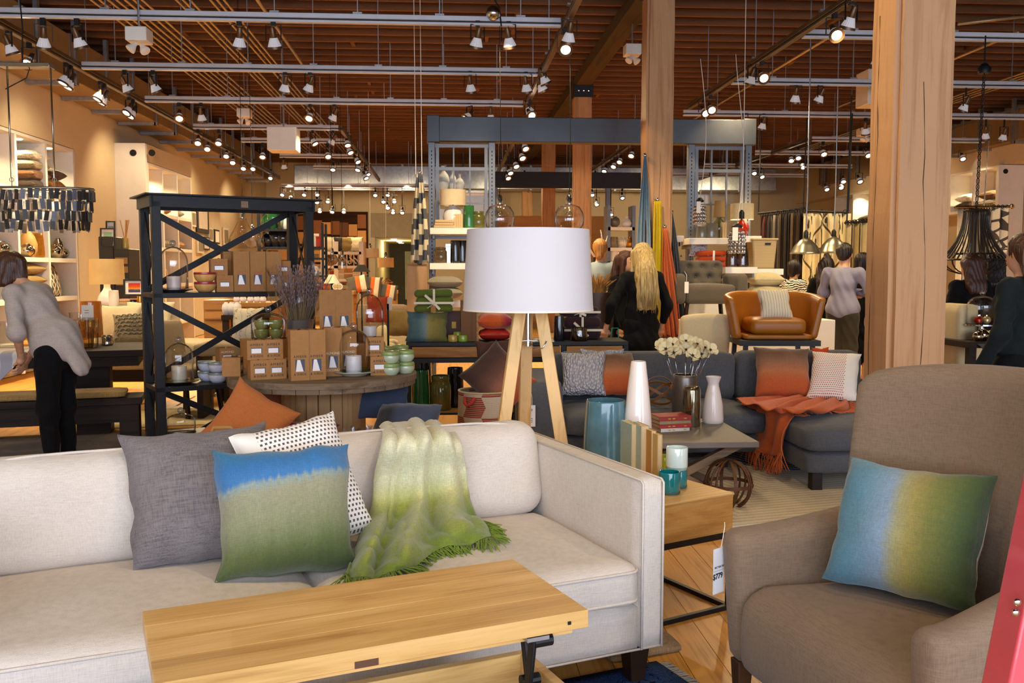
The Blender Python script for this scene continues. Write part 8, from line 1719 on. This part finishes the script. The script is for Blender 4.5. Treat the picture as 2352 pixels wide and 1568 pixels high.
# bead-string chandelier
by2 = 9.5; bc = thing('bead_chandelier', 'chandelier of draped dark bead strings beside the nearest column', 'chandelier', P(2238, 600, by2)); zt3 = Zp(478, by2)-bc.location.z; BEAD = plain('dark_bead', '#2c2622', .3)
MB().tube([(.12*math.cos(a), .12*math.sin(a), zt3) for a in np.linspace(0, 2*PI, 24)[:-1]], .008, 6, closed=True).obj('top_ring', BEAD, bc); MB().tube([(.33*math.cos(a), .33*math.sin(a), .02) for a in np.linspace(0, 2*PI, 36)[:-1]], .008, 6, closed=True).obj('low_ring', BEAD, bc)
for k in range(36):
    a = 2*PI*k/36; MB().tube([(.12*math.cos(a)+(.21*math.cos(a))*s**2.4, .12*math.sin(a)+.21*math.sin(a)*s**2.4, zt3*(1-s)+.02*s) for s in np.linspace(0, 1, 9)], .006, 4).obj('bead_strand', BEAD, bc, smooth=True)
    if k % 2 == 0: MB().tube([(.33*math.cos(a)*(1-s*s), .33*math.sin(a)*(1-s*s), .02-.16*math.sin(s*PI/2)) for s in np.linspace(0, .92, 6)], .006, 4).obj('bead_strand', BEAD, bc, smooth=True)
for k in range(4): a = PI/4+k*PI/2; MB().bar((0, 0, .08), (.2*math.cos(a), .2*math.sin(a), .08), .02).obj('arm', BLACK, bc); MB().ball((.22*math.cos(a), .22*math.sin(a), .085), .032, 12).obj('bulb', glass('bulb_glass', (.95, .93, .9), .2), bc, smooth=True)
MB().tube([(0, 0, .05), (0, 0, zt3)], .012, 6).obj('stem', BLACK, bc); n_ = 46; zc4 = Zp(150, by2)-bc.location.z
cm_ = MB().tube([(.016*math.cos(a), 0, .028*math.sin(a)) for a in np.linspace(0, 2*PI, 12)[:-1]], .004, 4, closed=True).mesh('chain_link'); cm_.materials.append(BLACK)
for k in range(n_): link('chain_link', cm_, bc, loc=(0.03*k/n_, 0, zt3+(zc4-zt3)*k/n_), rot=(0, 0, PI/2*(k % 2)))
MB().lathe([(0, 0), (.06, 0), (.07, .05), (.03, .1), (0, .1)], 16, TR((.03, 0, zc4))).obj('canopy', BLACK, bc, smooth=50); MB().tube([(.03, 0, zc4+.08), (.03, 0, 3.86-bc.location.z)], .008, 5).obj('hanger', BLACK, bc)
# table with cake dome and chair at the far side of the nearest column
wc = thing('dining_chair', 'white high-back slipcovered chair beside the nearest column', 'chair', (X(2205, 7.6), 7.6, 0)); soft('backrest', .17, .46, Zp(702, 7.5)-.42, .02, CRF, wc, (.02, .1, .42), n=(6, 8, 10)); soft('seat', .44, .46, .42, .02, CRF, wc, (.3, .1, 0))
zt4 = lowtable('dark wood table carrying the glass cake dome', 2232, 2330, 792, 7.2, DARKW, .7); nc = thing('table_napkin', 'dark grey napkin hanging over the dome table edge', 'napkin'); q0 = P(2245, 792, 7.19); cloth('cloth', ctrl_surface([[q0+Vector((0, .2, .003)), q0+Vector((.12, .2, .003)), q0+Vector((.25, .2, .003))], [q0+Vector((0, -.004, .003)), q0+Vector((.12, -.004, .003)), q0+Vector((.25, -.004, .003))], [q0+Vector((.05, -.012, -.05)), q0+Vector((.09, -.012, -.09)), q0+Vector((.2, -.012, -.04))]], 10, 10), fabric('grey_napkin', '#54504a'), nc)
cloche('ribbed glass dome on the table beside the nearest column', (X(2262, 7.4), 7.42, zt4+.13), .115, .24); cd = thing('cake_stand', 'silver tiered cake stand under the ribbed dome', 'cake stand', (X(2262, 7.4), 7.42, zt4)); MB().lathe([(0, 0), (.07, 0), (.02, .03), (.02, .11), (.13, .12), (.13, .13), (0, .13)], 32).obj('stand', CHROME, cd, smooth=40)
for i, (px, r) in enumerate(((2245, .04), (2256, .05), (2272, .045), (2284, .04), (2250, .035))): bottle(f'{ORD[i]} silver ornament round the cake stand', px, 780, 7.28+.03*(i % 2), r, r*2, BALL, SILV, zt4, 'ornament', 'silver ornaments', 'silver_ornament', 14, inner=False)
for i, (dx, c) in enumerate(((-.04, '#c03020'), (.03, '#e0c890'), (0.0, '#b8b0a0'))): t = thing('bauble', f'{("red", "gold", "silver")[i]} bauble under the ribbed glass dome', 'ornament', (X(2262, 7.4)+dx, 7.40+.05*(i == 2), zt4+.165)); MB().ball((0, 0, 0), .034, 14).obj('ball', plain('bb_'+c, c, .15, .6), t, smooth=True); MB().lathe([(.008, .032), (.008, .042), (0, .042)], 8).obj('cap', CHROME, t)
sfa = thing('side_chair', 'cream low chair under the window side table', 'chair', (X(2290, 8.4), 8.5, 0)); soft('seat', .7, .6, .42, .06, CRF, sfa, (0, 0, 0)); soft('backrest', .7, .16, .36, .06, CRF, sfa, (0, .28, .4))
# ================================================================ PEOPLE (facing local +y, right hand at +x)
SKIN = plain('skin', '#d09a78', .5, 0, .05, 20)
def hairmat(name, c1, c2):
    t = NT(name); n = t.noise(t.coord('Object', (120, 120, 5)), 1, 4, .6); t.bsdf(t.ramp(n, [(.3, c1), (.7, c2)]), .38, 0, .5, t.bump(n, .6, .01)); return t.m
HB = hairmat('blonde_hair', '#8a6a34', '#e2c684'); HD = hairmat('dark_hair', '#0e0a08', '#2c1c14'); HBR = hairmat('brown_hair', '#2a160e', '#5c3420'); HSB = hairmat('sandy_hair', '#7a4e20', '#c48a44')
def rotx(p, a, c): p = np.array(p, float)-c; ca, sa = math.cos(a), math.sin(a); return np.array([p[0], p[1]*ca+p[2]*sa, -p[1]*sa+p[2]*ca])+c
def person(label, px, Y, H, rz, top, bottom, hair, hairp, bend=0.0, arms=None, hem=.80, sleeve=1.0, skirt=False, male=False, fat=1.0, head=(0, 0), hands=True, tops=None, ground=0.0, tail=0.0, neckline=1.40):
    s = H/1.68; t = thing('person', label, 'person', (X(px, Y), Y, ground), rz); t.scale = (s,)*3
    pel = np.array([0, 0, .92]); R = lambda p: rotx(p, bend, pel)
    sw = .185 if male else .165
    J = {'ne': R((0, -.005, 1.42)), 'he': R((head[0]*.5, .015+head[1]*.5, 1.565)), 'ch': R((0, .0, 1.26)), 'wa': R((0, 0, 1.08))}
    for k, sg in (('L', -1), ('R', 1)):
        J['s'+k] = R((sg*sw, -.01, 1.36)); d = (arms or {}).get(k, ((sg*.25, -.03, 1.08), (sg*.25, .10, .86)))
        J['e'+k], J['w'+k] = R(d[0]), R(d[1])
    def A(k): return J[k]
    legs = []; legsc = []
    for sg in (-1, 1):
        h_, k_, a_, t_ = (sg*.085, 0, .88), (sg*.09, .015, .48), (sg*.095, -.01, .08), (sg*.11, .12, .03)
        legs += [('c', h_, k_, .082, .055), ('c', k_, a_, .055, .036), ('c', a_, t_, .04, .03)]
        e = .02 if male else .010
        legsc += [('c', h_, k_, .085*fat+e, .060+e), ('c', k_, a_, .060+e*.8, .042+e*.8)]
    hc = J['he']; fwd = R((0, 1, 1.565))-R((0, 0, 1.565)); upv = R((0, 0, 1))-R((0, 0, 0)); rt = np.array([1.0, 0, 0])
    if head[0]: ca, sa = math.cos(head[0]), math.sin(head[0]); fwd, rt = fwd*ca+rt*sa, rt*ca-fwd*sa
    body = [('c', R((0, 0, 1.0)), A('ch'), .115, .125), ('c', A('ch'), R((0, -.01, 1.34)), .12, .09), ('c', A('ne'), hc-upv*.04, .052, .048), ('e', hc+upv*.02, (.074, .092, .108)), ('e', hc-upv*.055+fwd*.03, (.052, .058, .058)),
            ('c', hc+fwd*.088+upv*.005, hc+fwd*.104-upv*.028, .008, .013, .015), ('e', hc+fwd*.10-upv*.055, (.022, .008, .008), None, .01)]+[('e', hc+rt*sg*.076-upv*.005, (.012, .022, .03), None, .01) for sg in (-1, 1)]
    for k in 'LR': body += [('c', A('s'+k), A('e'+k), .048*fat, .037), ('c', A('e'+k), A('w'+k), .037, .025)]
    sdf_obj('body', body+legs, SKIN, t, .0155, .035, 1)
    # clothes
    e = .014; tp = [('c', R((0, 0, hem+.08)), A('wa'), .135*fat+(.02 if tail else 0), .105*fat+e), ('c', A('wa'), A('ch'), .105*fat+e, .125*fat+e), ('c', A('ch'), R((0, -.01, 1.33)), .125*fat+e, .09+e), ('c', A('sL')*.9+A('ch')*.1, A('sR')*.9+A('ch')*.1, .042+e, .042+e)]
    tp += [('e', R((0, 0, 1.0)), (.165*fat, .115*fat, .16))]
    if hem < .86: tp += [('c', R((-.07, 0, hem+.1)), R((.07, 0, hem+.1)), .12*fat, .12*fat)]
    if tail: tp += [('c', R((-.06, -.10, 1.0)), (-.05, -.22, .74), .08, .015), ('c', R((.06, -.10, 1.0)), (.06, -.20, .78), .08, .02), ('c', R((0, -.12, 1.0)), (0, -.22, .75), .08, .025), ('c', (-.05, -.205, .77), (.06, -.195, .80), .02, .02)]
    for k in 'LR':
        tp.append(('c', A('s'+k), A('e'+k), .043*fat+e, .036+e))
        if sleeve > .5: w = A('e'+k)+(A('w'+k)-A('e'+k))*min(1, (sleeve-.5)*2); tp.append(('c', A('e'+k), w, .036+e, .028+e))
    tp.append(('cut', lambda Q: -(np.linalg.norm((Q-R((0, .06, 1.47)))/np.array([.085, .12, .07]), axis=1)-1)*.07))
    nz = lambda vv: vv+np.stack([.0035*np.sin(vv[:, 2]*43+vv[:, 0]*51+vv[:, 1]*37), .0045*np.sin(vv[:, 2]*29+vv[:, 0]*63+1), 0*vv[:, 0]], 1)
    sdf_obj('top', tp, top, t, .016, .05, 1, disp=nz)
    if skirt: bt = [('c', (0, 0, .95), (0, 0, .42), .125, .17), ('e', (0, 0, .9), (.16, .12, .12))]
    else: bt = legsc+[('e', (0, -.01, .90), (.155*fat, .118*fat, .12))]
    sdf_obj('skirt' if skirt else 'trousers', bt, bottom, t, .016, .045, 1, disp=nz)
    for sg in (-1, 1): sdf_obj('shoe', [('c', (sg*.095, -.03, .045), (sg*.11, .13, .035), .045, .035)], BLACK, t, .016, .03, 1)
    # face
    EW = plain('eye_white', '#e8e2da', .3); 
    for sg in (-1, 1): MB().ball(tuple(hc+fwd*.084+rt*sg*.031+upv*.012), .010, 10).obj('eye', EW, t, smooth=True); MB().ball(tuple(hc+fwd*.092+rt*sg*.031+upv*.012), .0045, 8).obj('iris', INK, t, smooth=True); b0 = hc+fwd*.09+rt*sg*.031+upv*.032; MB().tube([tuple(b0-rt*.016), tuple(b0+upv*.004+fwd*.004), tuple(b0+rt*.016)], .0035, 5).obj('eyebrow', hair, t, smooth=True)
    MB().tube([tuple(hc+fwd*.088+rt*-.02-upv*.055), tuple(hc+fwd*.102-upv*.054), tuple(hc+fwd*.088+rt*.02-upv*.055)], .005, 6).obj('mouth', plain('lips', '#b0584e', .4), t, smooth=True)
    # hair
    cap = [('e', hc+upv*.035-fwd*.012, (.088, .100, .105)), ('cut', lambda Q: -np.maximum(-((Q-(hc+fwd*.052)) @ fwd), ((Q-(hc+upv*.055)) @ upv)))]
    hp = list(cap)
    for q in hairp: a = hc+rt*q[0][0]+fwd*q[0][1]+upv*q[0][2]; b = hc+rt*q[1][0]+fwd*q[1][1]+(upv*q[1][2] if not bend else upv*q[1][2]*.5+np.array([0, 0, q[1][2]*.5])); hp.append(('c', a, b, q[2], q[3], .03))
    sdf_obj('hair', hp, hair, t, .011, .03, 1, disp=lambda vv: vv+np.stack([.004*np.sin(vv[:, 0]*180+vv[:, 1]*140), .004*np.sin(vv[:, 0]*150+vv[:, 1]*190+vv[:, 2]*4), 0*vv[:, 0]], 1))
    # hands
    if hands:
        for k, sg in (('L', -1), ('R', 1)):
            w = A('w'+k); d = (w-A('e'+k)); d /= np.linalg.norm(d); side = np.cross(d, np.array([0, 1.0, .2])); side /= np.linalg.norm(side); nrm = np.cross(side, d); pm = w+d*.055
            hp = [('c', w-d*.02, w+d*.02, .025, .026), ('c', pm-side*.018, pm+side*.018, .026, .026)]
            for i, (o_, L) in enumerate(((-.031, .06), (-.010, .075), (.011, .07), (.030, .055))): a = pm+side*o_+d*.015; b = a+d*L*.55+nrm*.006; c = b+d*L*.35+nrm*.022; hp += [('c', a, b, .0095, .009, .008), ('c', b, c, .009, .0075, .008)]
            th = pm-side*.03*sg-d*.025; hp += [('c', th, th-side*sg*.028+d*.03+nrm*.01, .012, .0105, .01), ('c', th-side*sg*.028+d*.03+nrm*.01, th-side*sg*.026+d*.055+nrm*.022, .0105, .008, .01)]
            sdf_obj('hand', hp, SKIN, t, .0065, .012, 1)
    return t
def LONG(z, w=.07, y=-.06):
    r = []
    for x in (-.055, 0, .055): r += [((x*.8, y, .03), (x*1.1, -.125, -.2), w, w*.75), ((x*1.1, -.125, -.2), (x*1.15, -.155, min(z, -.22)), w*.75, w*.5)]
    return r
SHEER = fabric('sheer_blouse', '#b3a69c', .10, .5, .2); JET = fabric('jet_knit', '#0c0c0e', .2, .6, .2, sheen=.02); JETP = fabric('black_trouser', '#0b0b0d', .2, .6, .2, sheen=.02)
person('person in a sheer grey blouse and black trousers leaning over the dining table', 122, 6.75, 1.66, math.radians(76), SHEER, JETP, HBR, [((-.04, -.03, .03), (-.075, .0, -.09), .055, .04), ((.04, -.03, .03), (.075, .0, -.09), .055, .04), ((0, -.06, .02), (0, -.06, -.09), .07, .05), ((-.03, .03, .07), (-.08, .055, -.07), .03, .03), ((.03, .03, .07), (.08, .055, -.07), .03, .03)], bend=.50, arms={'L': ((-.24, .05, 1.08), (-.10, .20, .98)), 'R': ((.22, .16, 1.12), (.10, .32, .98))}, hem=.86, sleeve=.58, tail=1.0, head=(0, .04))
bl_ = person('person with long straight blonde hair in a black top', 1474, 9.35, 1.70, math.radians(10), JET, JETP, HB, LONG(-.50, .062)+[((-.085, .0, .03), (-.10, -.03, -.42), .03, .02), ((.085, 0, .03), (.10, -.03, -.42), .03, .02), ((0, -.06, .09), (0, -.1, -.2), .05, .06)], arms={'L': ((-.34, -.06, 1.10), (-.36, .03, .86)), 'R': ((.27, -.03, 1.08), (.24, .05, .86))}, hem=.62, sleeve=.85, fat=1.05)
st_ = MB()
for i in range(60): a = random.uniform(-1, 1); x = a*.10; st_.tube([(x*.6, -.085-.03*(1-a*a), 1.64), (x, -.165-.02*(1-a*a), 1.4), (x*1.1+random.uniform(-.01, .01), -.185-.015*(1-a*a), 1.22), (x*1.15+random.uniform(-.02, .02), -.185, 1.03+random.uniform(-.03, .1))], [.003, .004, .004, .0015], 4)
o = st_.obj('hair_strand', HB, bl_, smooth=True); o['kind'] = 'stuff'
tb_ = thing('tote_bag', 'teal bag held beside the blonde-haired person', 'bag', P(1412, 790, 9.2)); soft('body', .14, .08, .26, .02, plain('teal_cloth', '#117f74', .7), tb_, (0, 0, -.2)); MB().tube([(-.04, 0, .05), (-.03, 0, .16), (.03, 0, .16), (.04, 0, .05)], .006, 6).obj('handle', plain('teal_cloth', '#117f74', .7), tb_)
person('person with dark red-brown hair facing the camera behind the blonde person', 1435, 10.0, 1.64, math.radians(222), JET, JETP, HBR, LONG(-.34, .06)+[((-.08, .02, .04), (-.095, .02, -.3), .028, .03), ((.08, .02, .04), (.095, .02, -.3), .028, .03)])
person('person in a grey denim hooded vest with sandy hair seen through the frame', 1378, 12.3, 1.84, math.radians(-20), fabric('denim_vest', '#7d8a92', .1), JETP, HSB, [((0, -.05, .05), (0, -.07, -.07), .07, .05)], sleeve=.5)
zeb = stripes('zebra_print', [(0, '#e8e0d0'), (.5, '#15120f')], 'z', 24, wob=.12)
person('person with short dark hair in a zebra-striped top by the curtains', 1824, 12.5, 1.57, math.radians(-60), zeb, JETP, HD, [((0, -.04, .05), (0, -.06, -.06), .085, .06), ((-.06, 0, .04), (-.07, 0, -.05), .04, .03), ((.06, 0, .04), (.07, 0, -.05), .04, .03)])
person('person in black with a top bun and long dark hair', 1899, 11.6, 1.60, math.radians(-35), JET, JETP, HD, LONG(-.45, .06)+[((0, -.03, .13), (0, -.03, .15), .045, .04)], skirt=True)
person('person in a pale blue shirt and olive trousers with folded arms', 1938, 10.9, 1.755, math.radians(-42), fabric('pale_blue_shirt', '#8d8a9c', .05, .6, .2), fabric('olive_trouser', '#3d372a', .1), HD, [((0, -.03, .02), (0, -.05, -.02), .07, .055)], arms={'L': ((-.27, .08, 1.12), (.02, .26, 1.10)), 'R': ((.29, .06, 1.12), (.0, .24, 1.14))}, hem=.84, male=True, fat=1.02)
person('person with curly black hair and a long black cardigan beside the pale-shirted one', 1982, 11.5, 1.65, math.radians(-75), JET, JETP, HD, [((0, -.05, .05), (0, -.08, -.10), .08, .06), ((-.07, 0, .04), (-.08, 0, -.08), .04, .035), ((.07, 0, .04), (.08, 0, -.08), .04, .035)], hem=.55, skirt=True)
person('person in black with long dark hair standing under the bead chandelier', 2228, 9.0, 1.60, math.radians(5), JET, JETP, HBR, LONG(-.26, .065), fat=1.1)
person('person with dark hair in black beyond the bead chandelier', 2286, 9.7, 1.62, math.radians(-30), JET, JETP, HD, LONG(-.22, .06))
person('person in a dark teal jacket with long brown hair cut off by the photo edge', 2352, 5.6, 1.66, math.radians(25), fabric('dark_teal_jacket', '#161e20', .12, sheen=.03), JETP, HBR, LONG(-.45, .062), hem=.70, fat=1.15)
